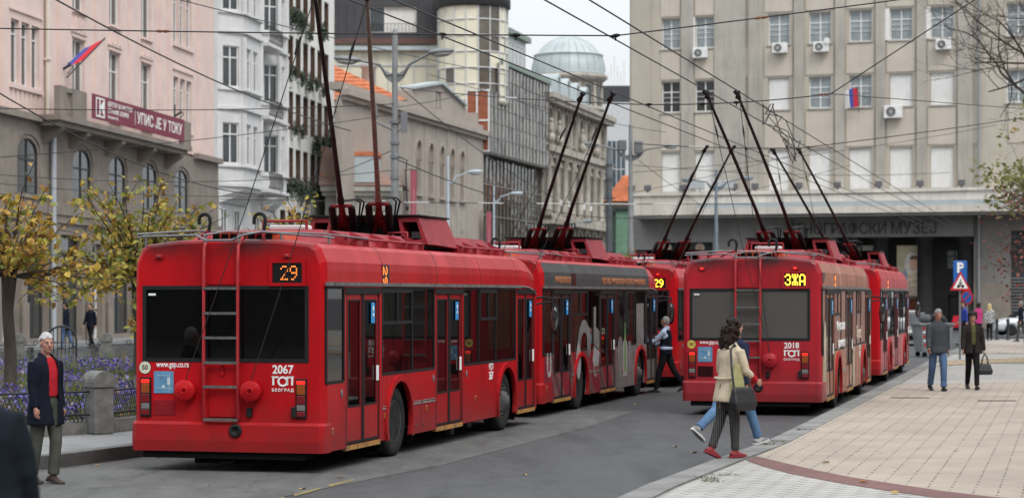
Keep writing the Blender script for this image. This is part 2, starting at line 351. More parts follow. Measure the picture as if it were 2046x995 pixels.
def sheet(name, poly, z, m, kind='structure', th=None):
    b = MB()
    if th: b.prism(poly, (), z - th, z, 'xy')
    else:
        r = geometry.delaunay_2d_cdt([Vector(p) for p in poly], [], [list(range(len(poly)))], 1, 1e-6)
        b.add([(p.x, p.y, z) for p in r[0]], r[2])
    o = b.build(name, m, kind=kind); return o
# base: one sheet of asphalt reaching past everything
sheet('ground', [(-600, -200), (600, -200), (600, 1500), (-600, 1500)], 0.0, M_ROAD)
def offset_line(pts, d):
    out = []
    for i, p in enumerate(pts):
        a = Vector(pts[max(0, i - 1)]); b_ = Vector(pts[min(len(pts) - 1, i + 1)]); t = (b_ - a).normalized()
        out.append((p[0] + t.y * d, p[1] - t.x * d))
    return out
# worn lighter asphalt under the left lane
sheet('road_patch', [(-12, 18), (-5.0, 18), (-2.6, 23.8), (-.9, 28.5), (1.15, 36.0), (2.35, 41.2), (.6, 43), (-2, 36), (-6.5, 30.5), (-9.8, 24)], .004, M_ROAD2)
mk = mat('worn_yellow_paint', (.30, .23, .07), .8, var=.8, vscale=9, vcol=(.085, .08, .06))
for pts in ([(585, 988), (640, 974), (643, 977), (590, 992)], [(655, 969), (706, 957), (708, 960), (660, 973)], [(520, 1004), (566, 993), (570, 996), (526, 1008)]): sheet('road_marking', [tuple(px(u, v, gy(v)).xy) for u, v in pts], .008, mk)
# right kerb and the big paved footway
RK = [(-1.2, 13.0), (.25, 19.0), (1.48, 23.8), (2.62, 27.6), (3.66, 30.9), (6.02, 40.0), (8.7, 50.4), (12.96, 67.3), (15.2, 76), (18.5, 88), (19.6, 95), (22, 101), (30, 105), (60, 112)]
RKo = offset_line(RK, .34)
sheet('pavement', RK + [(90, 112), (90, 5), (-1.2, 5)], .125, M_GREYP, th=.13)
b = MB(); b.prism(RK + RKo[::-1], (), 0, .15, 'xy')
b.build('kerb', M_KERB, kind='structure')
# pattern of the footway, each paving a thin sheet above the base
def arc(u0v0, u1v1, bow, n=10, z=.14):
    a = px(*u0v0, gy(u0v0[1], z)); c = px(*u1v1, gy(u1v1[1], z)); d = (c - a); nrm = Vector((-d.y, d.x, 0)).normalized()
    return [(a.x + d.x * i / n + nrm.x * bow * 4 * (i / n) * (1 - i / n), a.y + d.y * i / n + nrm.y * bow * 4 * (i / n) * (1 - i / n)) for i in range(n + 1)]
W = lambda u, v: tuple(px(u, v, gy(v, .142)).xy)
A0 = [W(1510, 911), W(1565, 924), W(1634, 940), W(1700, 953), W(1772, 964), W(1880, 980), W(1989, 993), W(2140, 1008), W(2400, 1030)]
A1 = [W(1490, 920), W(1530, 933), W(1575, 945), W(1640, 958), W(1709, 970), W(1790, 983), W(1870, 994), W(2010, 1012), W(2200, 1034)]
far = [(9.35, 50.6), (11.5, 51.9), (14.5, 54.2), (18.0, 55.8), (24, 56.5), (30, 56.5)]
kerbin = [p for p in RKo if 28 < p[1] < 50.5]
sheet('paving_beige', A0[::-1] + kerbin + far + [(30, 20)], .142, M_BEIGE)
sheet('paving_band', A1 + A0[::-1], .146, M_MAROON)
sheet('paving_pale', [(-.7, 13), (.8, 19), (1.9, 23.8)] + A1 + [(8.9, 13)], .142, M_WHITEP)
sheet('paving_ochre', [(12.5, 63.5), (14.4, 66), (18, 67.5), (40, 68.5), (40, 73.5), (17, 72), (13.9, 68.4)], .142, M_YELP)
sheet('paving_far', [(15.8, 77), (45, 79), (45, 100), (20.5, 94.5), (19, 87)], .142, M_BEIGE)
# two drain gratings in the beige paving
M_GRATE = mat('grate_iron', (.06, .06, .06), .7, metal=.4)
for (u, v, wd), lb in (((1818, 795, 72), 'narrow iron drain grating in the beige paving left of the strolling couple'), ((1992, 801, 72), 'narrow iron drain grating in the beige paving right of the strolling couple')):
    p = px(u, v, gy(v, .14)); wm = wd / FPX * p.y / 2
    b = MB(); b.box(-wm, wm, -.09, -.07, 0, .008); b.box(-wm, wm, .07, .09, 0, .008)
    for i in range(13): b.box(-wm + i * wm / 6 - .02, -wm + i * wm / 6 + .02, -.069, .069, 0, .006)
    b.build('drain_grating', M_GRATE, loc=(p.x, p.y, .144), label=lb, cat='grating', group='drain gratings in the footway')
# left pavement with its kerb
LK = [(-11.5, 20.8), (-8.3, 24.4), (-6.9, 26.4), (-5.9, 27.8), (-4.85, 30.5), (-3.6, 35), (-1.8, 42), (.8, 52), (4.6, 66.5), (8.2, 80), (10.5, 92)]
LKi = offset_line(LK, -.22)
sheet('pavement', LK + [(10.3, 98), (-4, 98), (-13.8, 64), (-26, 62), (-40, 50), (-40, 20.8)], .165, M_PAVE, th=.17)
b = MB(); b.prism(LKi + LK[::-1], (), 0, .18, 'xy'); b.build('kerb', M_STONE, kind='structure')
# far pavement in front of the left row of houses and beyond the crossing
sheet('pavement', [(-40, 88.0), (-30, 83), (-19.6, 85), (-14.5, 122), (-10.0, 155), (-4, 158), (14, 240), (-40, 250)], .15, M_PAVE, th=.15)
# ================================================================== trolleybuses
RED = srgb(205, 22, 38)
M_RED = mat('red_paint', (.44, .008, .012), .32, var=.25, vscale=1.3, stretch=(1, 1, .35), coat=.05, streak=.35, streak_col=(.17, .010, .016), spec=.12, bump=.16, bscale=1.3, soot=.85, grime=.5)
M_RED_OLD = mat('faded_red_paint', (.38, .013, .024), .45, var=.3, vscale=1.1, stretch=(1, 1, .35), coat=.1, streak=.4, streak_col=(.12, .016, .02), spec=.25, soot=1.0, grime=.55)
M_PINKRED = mat('bleached_red_paint', (.42, .09, .095), .5, var=.3, vscale=1.1, stretch=(1, 1, .35), streak=.3, streak_col=(.16, .04, .045))
M_REDROOF = mat('roof_red_paint', (.30, .016, .026), .55, var=.4, vscale=2.2, streak=.25, streak_col=(.1, .02, .02))
M_ORANGE = mat('orange_red_paint', (.52, .075, .03), .55, var=.3, vscale=2)
M_RUB = mat('black_rubber', (.014, .014, .015), .6, spec=.2)
M_BLK = mat('black_soot_metal', (.013, .013, .014), .6, var=.4, vscale=6, spec=.15)
M_UND = mat('underbody', (.008, .008, .008), .9, spec=.05)
M_TYRE = mat('tyre_rubber', (.028, .028, .028), .85, var=.4, vscale=8, bump=.4, bscale=60, spec=.15)
M_RIM = mat('rim_steel', (.16, .155, .15), .6, metal=.5, var=.5, vscale=5, vcol=(.05, .05, .05))
M_ALU = mat('dull_aluminium', (.36, .36, .35), .45, metal=.6, var=.4, vscale=6)
M_GREYMET = mat('grey_metal', (.20, .21, .22), .5, metal=.5)
M_YSTEP = mat('worn_yellow_edge', (.55, .27, .06), .7, var=.5, vscale=12, vcol=(.16, .09, .04))
M_WHITE = mat('white_vinyl', (.8, .8, .79), .5)
M_GLASS = glass_mat('bus_glass', (.16, .165, .165), .02, .92, .85)
M_GLASSD = glass_mat('dark_bus_glass', (.12, .125, .125), .02, .92, .85)
M_GLASSR = glass_mat('red_film_glass', (.12, .04, .042), .03, .75, 1.1)
M_GREYGL = glass_mat('dusty_glass', (.52, .50, .46), .12, .35, 1.2)
M_CEIL = mat('bus_ceiling', (.09, .088, .085), .8)
M_SEAT = mat('seat_plastic', (.30, .06, .035), .6)
M_SEATG = mat('seat_grey', (.13, .12, .115), .7)
M_RAIL = mat('orange_handrail', (.55, .14, .02), .4)
M_LRED = mat('tail_lens_red', (.16, .004, .008), .15, coat=.5)
M_LREDON = mat('tail_lamp_lit', (.3, .006, .006), .2, emis=(1, .02, .01), estr=1.1)
M_LAMB = mat('amber_lens', (.27, .06, .008), .15, coat=.5)
M_LWHT = mat('clear_lens', (.16, .16, .155), .15, coat=.5)
M_LED = emit_mat('led_amber', (1, .36, .03), 2.2)
M_LEDY = emit_mat('led_yellow', (1, .52, .03), 4.5)
M_LEDO = emit_mat('led_orange', (1, .22, .03), 1.6)
M_SCREEN = mat('display_screen', (.008, .008, .009), .25)
M_BLUE = mat('sticker_blue', (.03, .28, .62), .5)
M_PLBLUE = mat('poster_blue', (.11, .27, .44), .4, var=.25, vscale=9)
M_CREAM = mat('disc_cream', (.62, .60, .47), .5, var=.1)
M_YDISC = mat('disc_ochre', (.60, .45, .08), .5, var=.1)
M_DKTXT = mat('dark_lettering', (.03, .03, .03), .5)
M_ROPE = mat('rope', (.03, .028, .026), .8)
M_GUT = mat('gutter_strip', (.17, .165, .16), .6, metal=.3, var=.5, vscale=8)

def wrap_dark():
    m, n, l, p = node_mat('dark_advert_wrap', .5)
    t = n.new('ShaderNodeTexCoord'); sp = n.new('ShaderNodeSeparateXYZ'); l(t.outputs['Object'], sp.inputs[0])
    wv = n.new('ShaderNodeTexWave'); wv.inputs['Scale'].default_value = .34; wv.inputs['Distortion'].default_value = 5; wv.inputs['Detail'].default_value = 2; wv.inputs['Detail Scale'].default_value = .7
    mp_ = n.new('ShaderNodeMapping'); mp_.inputs['Rotation'].default_value = (0, .7, 0); l(t.outputs['Object'], mp_.inputs[0]); l(mp_.outputs[0], wv.inputs['Vector'])
    r = n.new('ShaderNodeValToRGB'); e = r.color_ramp.elements
    e[0].position = 0; e[0].color = (.20, .012, .022, 1); e[1].position = 1; e[1].color = (.12, .012, .02, 1)
    for q, c in ((.5, (.24, .016, .026)), (.60, (.30, .09, .05)), (.66, (.13, .10, .095)), (.78, (.17, .03, .04)), (.9, (.11, .10, .10))):
        k = e.new(q); k.color = (*c, 1)
    l(wv.outputs['Fac'], r.inputs[0])
    # grey sweep towards the front end
    gx = n.new('ShaderNodeMapRange'); gx.inputs[1].default_value = 6.0; gx.inputs[2].default_value = 6.6; l(sp.outputs[0], gx.inputs[0])
    x = n.new('ShaderNodeMix'); x.data_type = 'RGBA'; l(gx.outputs[0], x.inputs['Factor']); l(r.outputs[0], x.inputs['A']); x.inputs['B'].default_value = (.19, .17, .165, 1)
    x2 = n.new('ShaderNodeMix'); x2.data_type = 'RGBA'; g2 = n.new('ShaderNodeMath'); g2.operation = 'GREATER_THAN'; g2.inputs[1].default_value = 1.14; l(sp.outputs[2], g2.inputs[0])
    l(g2.outputs[0], x2.inputs['Factor']); l(x.outputs['Result'], x2.inputs['A']); x2.inputs['B'].default_value = (.035, .014, .017, 1)
    nz = n.new('ShaderNodeTexNoise'); nz.inputs['Scale'].default_value = 3; nz.inputs['Detail'].default_value = 8; l(t.outputs['Object'], nz.inputs['Vector'])
    rr = n.new('ShaderNodeMapRange'); rr.inputs[3].default_value = .75; rr.inputs[4].default_value = 1.25; l(nz.outputs['Fac'], rr.inputs[0])
    y = n.new('ShaderNodeVectorMath'); y.operation = 'SCALE'; l(x2.outputs['Result'], y.inputs[0]); l(rr.outputs[0], y.inputs['Scale']); l(y.outputs[0], p.inputs['Base Color'])
    return m
def wrap_peach():
    m, n, l, p = node_mat('peach_advert_wrap', .5)
    t = n.new('ShaderNodeTexCoord')
    vo = n.new('ShaderNodeTexNoise'); vo.inputs['Scale'].default_value = .55; vo.inputs['Detail'].default_value = 3; vo.inputs['Distortion'].default_value = 1.4
    l(t.outputs['Object'], vo.inputs['Vector'])
    r = n.new('ShaderNodeValToRGB'); e = r.color_ramp.elements
    e[0].position = .30; e[0].color = (.30, .10, .055, 1); e[1].position = .78; e[1].color = (.22, .26, .15, 1)
    for q, c in ((.55, (.36, .13, .075)), (.63, (.42, .20, .12)), (.69, (.50, .40, .27))):
        k = e.new(q); k.color = (*c, 1)
    l(vo.outputs['Fac'], r.inputs[0])
    nz = n.new('ShaderNodeTexNoise'); nz.inputs['Scale'].default_value = 4; nz.inputs['Detail'].default_value = 8; l(t.outputs['Object'], nz.inputs['Vector'])
    rr = n.new('ShaderNodeMapRange'); rr.inputs[3].default_value = .7; rr.inputs[4].default_value = 1.2; l(nz.outputs['Fac'], rr.inputs[0])
    y = n.new('ShaderNodeVectorMath'); y.operation = 'SCALE'; l(r.outputs[0], y.inputs[0]); l(rr.outputs[0], y.inputs['Scale']); l(y.outputs[0], p.inputs['Base Color'])
    return m
M_WRAPD = wrap_dark(); M_WRAPP = wrap_peach()
M_DARKROOF = mat('dark_wrap_roof', (.045, .046, .046), .6, var=.3, vscale=2)
M_SWGREY = mat('advert_grey', (.20, .195, .19), .5, var=.35, vscale=3); M_SWWHITE = mat('advert_white', (.36, .36, .355), .5, var=.2)
M_SWGREEN = mat('advert_green', (.14, .26, .09), .5); M_SWDARK = mat('advert_dark', (.05, .05, .05), .5); M_ADTXT = mat('advert_tan', (.42, .17, .075), .5)
M_MIRROR = mat('mirror_glass', (.25, .27, .27), .05, metal=.9)

BL, HW = 11.2, 1.3               # length, half width
ZB, ZG, ZF, ZR = .27, 2.37, 2.66, 2.86
PROF = [(-HW, ZG), (-1.298, 2.55), (-1.29, ZF), (-1.215, 2.835), (-1.14, 2.885), (-.7, 2.94), (0, 2.955)]
PROF = PROF + [(-y, z) for y, z in PROF[-2::-1]]
AXR, AXF, WR = 3.05, 8.93, .49
DOORS = [(.80, 2.20), (4.86, 6.27), (9.64, 10.86)]
WINS = [(.06, .72, 1.14, 2.33), (2.30, 4.77, 1.17, 2.33), (6.36, 9.53, 1.17, 2.33)]
SIDE = lambda x, z: frame((x, -HW - .003, z), (1, 0, 0), (0, 0, 1))
REAR = lambda y, z, off=.004: frame((-off, y, z), (0, -1, 0), (0, 0, 1))
DOT = {'2': ["01110", "10001", "00001", "00010", "00100", "01000", "11111"], '9': ["01110", "10001", "10001", "01111", "00001", "00010", "01100"],
       'З': ["01110", "10001", "00001", "00110", "00001", "10001", "01110"], 'Ж': ["10101", "10101", "01110", "00100", "01110", "10101", "10101"],
       'А': ["01110", "10001", "10001", "10001", "11111", "10001", "10001"]}
def dots(s, pitch, fill=.72):
    """dot-matrix characters centred on the origin in the (right, up) plane"""
    b = MB(); wd = len(s) * 6 - 1
    for k, ch in enumerate(s):
        for r, row in enumerate(DOT[ch]):
            for c, q in enumerate(row):
                if q == '1':
                    x = (k * 6 + c - wd / 2 + .5) * pitch; y = (3 - r) * pitch; h = pitch * fill / 2
                    b.box(x - h, x + h, y - h, y + h, 0, .003)
    return b
def scaled(b, sx, sy):
    b.v = [(x * sx, y * sy, z) for x, y, z in b.v]; return b

def logo(parent, M, w, m):
    """ring between the three letters of the transport company's mark, its town below"""
    t = text('logo_lettering', 'Г  П', w * .46, m, parent, M @ Matrix.Translation((0, w * .10, 0)), bold=.006, spacing=1.15)
    b = MB(); n = 6; ro, ri = w * .22, w * .14
    out = [(ro * 1.1 * cos(2 * pi * k / 12), w * .10 + ro * sin(2 * pi * k / 12)) for k in range(12)]
    inn = [(ri * 1.1 * cos(2 * pi * k / 12), w * .10 + ri * sin(2 * pi * k / 12)) for k in range(12)]
    b.prism(out, [inn], 0, .003, 'xy'); b.build('logo_ring', m, parent, M=M)
    b = MB(); b.box(-w * .5, -w * .18, w * .28, w * .32, 0, .003); b.box(w * .18, w * .5, w * .28, w * .32, 0, .003)
    b.build('logo_bar', m, parent, M=M)
    text('logo_lettering', 'БЕОГРАД', w * .17, m, parent, M @ Matrix.Translation((0, -w * .27, 0)), bold=.001, spacing=1.35)

def make_bus(label, X, Y, hd, st):
    root = thing('trolleybus', label, 'trolleybus', (X, Y, 0), radians(90 - hd), 'red trolleybuses standing in the street')
    P = root
    body = st.get('body', M_RED); side = st.get('side', body); top = st.get('top', body); glass = st.get('glass', M_GLASS); roofm = st.get('roof', top)
    # ---------------- body shell
    b = MB()
    def arch_pts(cx, r=.585):
        a0 = math.asin((ZB - WR) / r)
        return [(cx + r * cos(pi - a0 - (pi - 2 * a0) * i / 14), WR + r * sin(pi - a0 - (pi - 2 * a0) * i / 14)) for i in range(15)]
    low = [(.08, ZB)] + arch_pts(AXR) + arch_pts(AXF) + [(10.98, ZB)]
    outer = low + [(10.98, ZG), (.08, ZG)]
    holes = [rect(a, c, .30, 2.33) for a, c in DOORS] + [rect(*w_) for w_ in WINS]
    b.prism(outer, holes, -HW, -HW + .045, 'xz', 1)
    b.prism(outer, [rect(.8, 2.5, 1.17, 2.33), rect(2.62, 5.2, 1.17, 2.33), rect(5.3, 7.9, 1.17, 2.33), rect(8.0, 9.6, 1.17, 2.33), rect(9.8, 10.8, 1.0, 2.33)], HW - .045, HW, 'xz', 0)
    def ring(x, ins, drop):
        return [(x, y * (HW - ins) / HW, z - drop * max(0, (z - ZG) / (2.95 - ZG))) for y, z in PROF]
    secs = [(0.0, .07, .05), (.03, .03, .02), (.09, 0, 0), (9.95, 0, 0), (10.5, .01, .06), (10.98, .04, .2), (11.2, .12, .36)]
    rs = [ring(*q) for q in secs]; n = len(PROF); vs = [p for r in rs for p in r]
    right, left, mid = [], [], []
    for k in range(len(rs) - 1):
        for i in range(n - 1):
            f = (k * n + i, k * n + i + 1, (k + 1) * n + i + 1, (k + 1) * n + i)
            (right if i < 3 and 1 < k < 3 else mid).append(f)
    b.add(vs, right, 2, None, False); b.add(vs, mid, 3, None, False)
    # rear panel with the big window, rounded corner strips
    pr = [(p[1], p[2]) for p in rs[0]]
    poly = [(1.225, .56)] + [(-y, z) for y, z in pr] + [(-1.225, .56)]
    poly = [(1.225, .56), (-1.225, .56)] + pr
    wy0, wy1 = -1.05, 1.145
    b.prism(poly, [rect(wy0, wy1, 1.42, 2.33)], 0, .04, 'yz', 0)
    for s_ in (-1, 1):
        c = [(0, s_ * 1.225), (.03, s_ * 1.27), (.09, s_ * HW)]
        for k in range(2):
            a, d = c[k], c[k + 1]
            b.add([(a[0], a[1], ZB), (d[0], d[1], ZB), (d[0], d[1], ZG), (a[0], a[1], ZG)], [(0, 1, 2, 3)], 0)
    # front panel
    b.prism([(-1.2, ZB), (1.2, ZB), (1.2, 2.37), (1.1, 2.55), (-1.1, 2.55), (-1.2, 2.37)], [rect(-1.12, 1.12, .95, 2.1)], 11.14, 11.18, 'yz', 0)
    for s_ in (-1, 1):
        b.add([(10.98, s_ * HW, ZB), (11.18, s_ * 1.2, ZB), (11.18, s_ * 1.2, ZG), (10.98, s_ * HW, ZG)], [(0, 1, 2, 3)], 0)
    b.build('body', [body, side, top, roofm], P)
    # panel seams of the roof edge
    for x in (2.35, 4.9, 7.3, 9.6):
        sb = MB(); sb.tube([(x, -HW + .001, ZG + .03), (x, -1.297, 2.55), (x, -1.289, ZF), (x, -1.214, 2.836), (x, -1.14, 2.886)], .005, 5)
        sb.build('panel_seam', M_DKTXT, P)
    # ---------------- interior
    ib = MB(); ib.box(.1, 11.1, -1.22, 1.22, .36, .40); ib.box(.06, 2.5, -.02, 1.22, .40, .95); ib.build('floor', M_UND, P)
    ib = MB(); ib.box(.1, 10.6, -1.2, 1.2, 2.36, 2.39); ib.build('ceiling', M_CEIL, P)
    sm = None
    for (sx, sy, sz) in [(.35, .85, .95), (.35, .35, .95), (.35, -.2, .75), (.35, -.75, .75), (1.6, .85, .95), (3.0, -.85, .75), (3.0, .85, .75), (3.9, -.85, .45), (3.9, .85, .45),
                         (5.4, .85, .45), (6.9, -.85, .45), (6.9, .85, .45), (7.9, -.85, .5), (7.9, .85, .5), (8.9, -.85, .75), (8.9, .85, .75)]:
        if sm is None:
            q = MB(); q.rbox(0, .42, -.22, .22, .40, .46, .03); q.rbox(-.05, .02, -.22, .22, .46, 1.02, .03); q.box(.1, .3, -.05, .05, 0, .4); sm = q.mesh('seat', M_SEATG)
        link('seat', sm, P, (sx, sy, sz - .4))
    hb = MB()
    for hx, hy in ((.75, -.55), (2.25, -1.1), (2.3, .3), (4.8, -1.1), (6.35, -1.1), (4.8, .4), (6.3, .4), (9.5, -1.1), (8.2, .4)):
        hb.tube([(hx, hy, .4), (hx, hy, 2.36)], .018, 6)
    hb.tube([(.5, .45, 2.1), (9.8, .45, 2.1)], .016, 6); hb.tube([(.5, -.5, 2.1), (9.8, -.5, 2.1)], .016, 6)
    hb.build('handrail', M_RAIL, P)
    # ---------------- windows
    def pane(name, x0, x1, z0, z1, y, g): 
        q = MB(); q.box(x0, x1, y, y + .006, z0, z1); return q.build(name, g, P)
    for i, (x0, x1, z0, z1) in enumerate(WINS):
        pn = pane('side_window', x0, x1, z0, z1, -HW + .012, glass)
        q = MB(); t_ = .022
        q.box(x0 - .001, x1 + .001, -HW - .004, -HW + .02, z0 - t_, z0 + .012); q.box(x0 - .001, x1 + .001, -HW - .004, -HW + .02, z1 - .012, z1 + t_)
        q.box(x0 - t_, x0 + .012, -HW - .0045, -HW + .021, z0, z1); q.box(x1 - .012, x1 + t_, -HW - .0045, -HW + .021, z0, z1)
        if i:
            hx = [x0 + (x1 - x0) * k for k in ((.56,) if i == 1 else (.27, .6))]
            for xx in hx: q.box(xx - .014, xx + .014, -HW - .003, -HW + .022, z0, z1)
            fx0, fx1 = (x0 + .02, x0 + 1.36) if i == 1 else (x0 + .95, x0 + 1.93)
            zf = 1.86
            q.box(fx0, fx1, -HW - .006, -HW + .024, zf - .022, zf + .022); q.box(fx0, fx1, -HW - .006, -HW + .024, z1 - .06, z1 - .013)
            for xx in (fx0, (fx0 + fx1) / 2, fx1): q.box(xx - .02, xx + .02, -HW - .007, -HW + .025, zf - .02, z1 - .02)
        q.build('window_frame', M_RUB, pn)
    for x0, x1 in ((.8, 2.5), (2.62, 5.2), (5.3, 7.9), (8.0, 9.6), (9.8, 10.8)):
        q = MB(); q.box(x0, x1, HW - .02, HW - .014, 1.17 if x0 < 9.7 else 1.0, 2.33); q.build('side_window', glass, P)
    rw = MB(); rw.box(.008, .014, wy0, wy1, 1.42, 2.33); rw_o = rw.build('rear_window', st.get('rear_glass', glass), P)
    q = MB(); q.prism(rect(wy0 - .03, wy1 + .03, 1.39, 2.36), [rect(wy0 + .02, wy1 - .02, 1.44, 2.31)], -.006, .006, 'yz'); q.build('window_seal', M_RUB, rw_o)
    q = MB(); q.box(-.008, -.006, .99, 1.09, 2.235, 2.262); q.build('sticker', M_WHITE, rw_o)
    q = MB(); q.box(11.155, 11.16, -1.12, 1.12, .95, 2.1); q.build('windscreen', M_GLASSD, P)
    # notices inside the rear window
    q = MB()
    for zz, h in ((2.12, .24), (1.87, .22), (1.62, .26)): q.box(.05, .055, -.93, -.72, zz - h / 2, zz + h / 2)
    q.build('notice', mat('paper', (.55, .53, .47), .7, var=.35, vscale=14), P)
    q = MB(); q.ell((.045, -.78, 1.9), (.004, .05, .05)); q.build('notice', mat('paper_yellow', (.6, .45, .05), .7), P)
    # gutter strip
    q = MB(); q.box(-.005, 9.9, -HW - .03, -HW - .001, ZG - .012, ZG + .034)
    q.tube([(9.9, -HW - .015, ZG + .01), (10.3, -HW - .013, ZG - .0), (10.7, -HW - .008, ZG - .05), (10.95, -HW, ZG - .12)], .02, 6)
    q.build('gutter_strip', M_GUT, P)
    # ---------------- doors: two leaves each
    for di, (x0, x1) in enumerate(DOORS):
        lm = st.get('door', body); wl = (x1 - x0) / 2
        lin = MB(); lin.box(x0 - .03, x1 + .03, -HW - .012, -HW + .03, 2.255, 2.335); lin.build('door_lintel', M_RUB, P)
        for k in range(2):
            a, c = x0 + .035 + k * (wl - .02), x0 + wl - .015 + k * (wl - .02)
            q = MB(); q.prism(rect(a, c, .31, 2.25), [rect(a + .085, c - .085, .80, 2.17)], -HW + .016, -HW + .05, 'xz')
            lf = q.build('door', lm, P)
            g = MB(); g.box(a + .085, c - .085, -HW + .026, -HW + .032, .80, 2.17); g.build('door_glass', st.get('door_glass', M_GLASSD), lf)
            r_ = MB()
            r_.prism(rect(a + .07, c - .07, .785, 2.185), [rect(a + .092, c - .092, .81, 2.16)], -HW + .010, -HW + .017, 'xz')
            e = c if k == 0 else a; r_.box(e - .028, e + .028, -HW + .004, -HW + .05, .31, 2.25)
            e = a if k == 0 else c; r_.box(e - .014, e + .014, -HW + .006, -HW + .05, .31, 2.25)
            r_.box(a, c, -HW + .008, -HW + .05, .31, .345)
            r_.build('door_seal', M_RUB, lf)
            r_ = MB(); r_.tube([(c - .13, -HW + .07, .85), (a + .14, -HW + .12, 1.4), (a + .14, -HW + .12, 1.95)], .014, 6); r_.build('door_rail', M_RAIL, lf)
        q = MB(); q.box(x0, x1, -HW - .006, -HW + .06, .235, .298); q.build('step_edge', M_YSTEP, P)
        q = MB(); q.rbox(x1 - .36, x1 - .22, -HW - .004, -HW + .012, 1.86, 2.14, .008); q.build('door_sticker', M_BLUE, P)
        q = MB(); q.ell((x1 - .29, -HW - .004, 2.06), (.03, .004, .04), 8, 5); q.box(x1 - .32, x1 - .26, -HW - .006, -HW - .004, 1.96, 2.0); q.build('sticker_symbol', M_WHITE, P)
        q = MB(); q.rbox(x1 - .14, x1 - .05, -HW - .004, -HW + .012, 1.09, 1.30, .008); q.build('door_notice', M_WHITE, P)
    # ---------------- wheels, arches
    for ax in (AXR, AXF):
        fl = MB(); pts = []
        ro, ri = .64, .56
        a0 = -.38; N = 18
        o_ = [(ax + ro * cos(pi - a0 - (pi - 2 * a0) * i / N), WR + ro * sin(pi - a0 - (pi - 2 * a0) * i / N)) for i in range(N + 1)]
        i_ = [(ax + ri * cos(pi - a0 - (pi - 2 * a0) * i / N), WR + ri * sin(pi - a0 - (pi - 2 * a0) * i / N)) for i in range(N + 1)]
        fl.prism(o_ + i_[::-1], (), -HW - .035, -HW + .01, 'xz'); fl.build('wheel_arch', st.get('arch', M_RED), P)
        for sgn in (-1, 1):
            wb = MB(); R = frame((0, 0, 0), (1, 0, 0), (0, 0, 1)) if sgn < 0 else frame((0, 0, 0), (-1, 0, 0), (0, 0, 1))
            wb.lathe([(.30, -.26), (.44, -.26), (.48, -.23), (WR, -.19), (WR, -.06), (.475, -.02), (.43, 0), (.33, -.005), (.30, -.02)], 28, 0, R)
            wh = wb.build('wheel', M_TYRE, P, loc=(ax, sgn * (HW - .05), WR))
            rb = MB()
            if ax == AXF: rb.lathe([(.30, -.03), (.285, -.015), (.26, -.03), (.18, -.02), (.15, .04), (.10, .05), (.09, .08), (.0, .085)], 24, 0, R)
            else: rb.lathe([(.30, -.03), (.285, -.012), (.265, -.05), (.22, -.16), (.15, -.17), (.13, -.06), (.0, -.055)], 24, 0, R)
            nb = rb
            for k in range(10):
                a = 2 * pi * k / 10; rr, zz = (.215, -.02) if ax == AXF else (.185, -.165)
                nb.lathe([(.018, zz), (.018, zz + .03), (.0, zz + .032)], 6, 0, R @ Matrix.Translation((rr * cos(a), rr * sin(a), 0)), False)
            rb.build('rim', M_RIM, wh)
    u = MB(); u.box(.15, 2.3, -1.15, 1.15, .26, .37); u.box(3.8, 8.2, -1.2, 1.2, .24, .36); u.box(9.6, 11.0, -1.15, 1.15, .24, .36)
    u.box(.4, 10.9, -.8, .8, .16, .30)  # lower block added out of sight to stop light entering beneath the bus
    for ax in (AXR, AXF): u.box(ax - .62, ax + .62, -.92, .92, .3, 1.08); u.tube([(ax, -1, WR), (ax, 1, WR)], .09, 8)
    u.box(2.37, 2.40, -1.26, -.9, .14, .45); u.box(3.76, 3.79, -1.26, -.9, .16, .4); u.box(9.6, 9.63, -1.26, -.9, .14, .45)
    u.build('underbody', M_UND, P)
    # service flaps and small side lamps
    for x, z in ((.25, .52), (2.41, .60), (4.36, .60), (7.0, .62)):
        q = MB(); q.rbox(x - .035, x + .035, -HW - .016, -HW + .01, z - .045, z + .045, .01); q.build('side_marker', M_LAMB, P)
    for a, c in ((2.33, 2.46), (3.72, 4.08), (4.12, 4.80)):
        q = MB(); q.box(a, c, -HW - .009, -HW - .001, .685, .71); q.box(a, c, -HW - .009, -HW - .001, .725, .735); q.build('flap_trim', M_ALU, P)
    q = MB()
    for x in (.745, 2.29, 3.69, 4.1, 4.82, 6.31): q.box(x - .004, x + .004, -HW - .002, -HW + .001, ZB + .01, 1.1 if x not in (3.69, 4.1) else .7)
    for x in (3.85, 4.2): q.ell((x, -HW - .004, .38), (.02, .012, .02), 8, 5)
    q.build('panel_gap', M_DKTXT, P)
    for x, z in ((.62, .98), (4.72, 1.02), (6.5, 1.02)):
        q = MB(); q.ell((x, -HW - .004, z), (.035, .01, .06), 8, 6); q.build('lock_plate', M_GREYMET, P)
    # side route display near the rear edge of the roof flank
    q = MB(); q.box(2.30, 2.62, -HW - .003, -HW + .02, ZG + .04, ZF - .01); ds = q.build('side_display', M_SCREEN, P)
    if st.get('side_led', 1):
        q = scaled(dots('29', .026, .8), .9, 1); q.build('led_digits', M_LEDO, ds, M=frame((2.42, -HW - .004, 2.5), (0, 0, -1), (1, 0, 0)))
    # ---------------- rear end
    q = MB()
    def bring(x, w_, i): return [(x, -w_ - i, ZB), (x, w_ + i, ZB), (x, w_ + i, .60), (x, -w_ - i, .60)]
    out = [(-.07, -1.24), (-.07, 1.24), (-.03, 1.30), (.16, 1.315), (.16, -1.315), (-.03, -1.30)]
    q.loft([[(x, y, ZB - .01) for x, y in out], [(x - (.012 if x < 0 else 0), y, .40) for x, y in out], [(x, y, .60) for x, y in out], [(x + .03, y * .99, .635) for x, y in out]])
    q.box(.10, .62, -HW - .008, -HW + .02, ZB + .002, .62)
    q.build('rear_bumper', body, P)
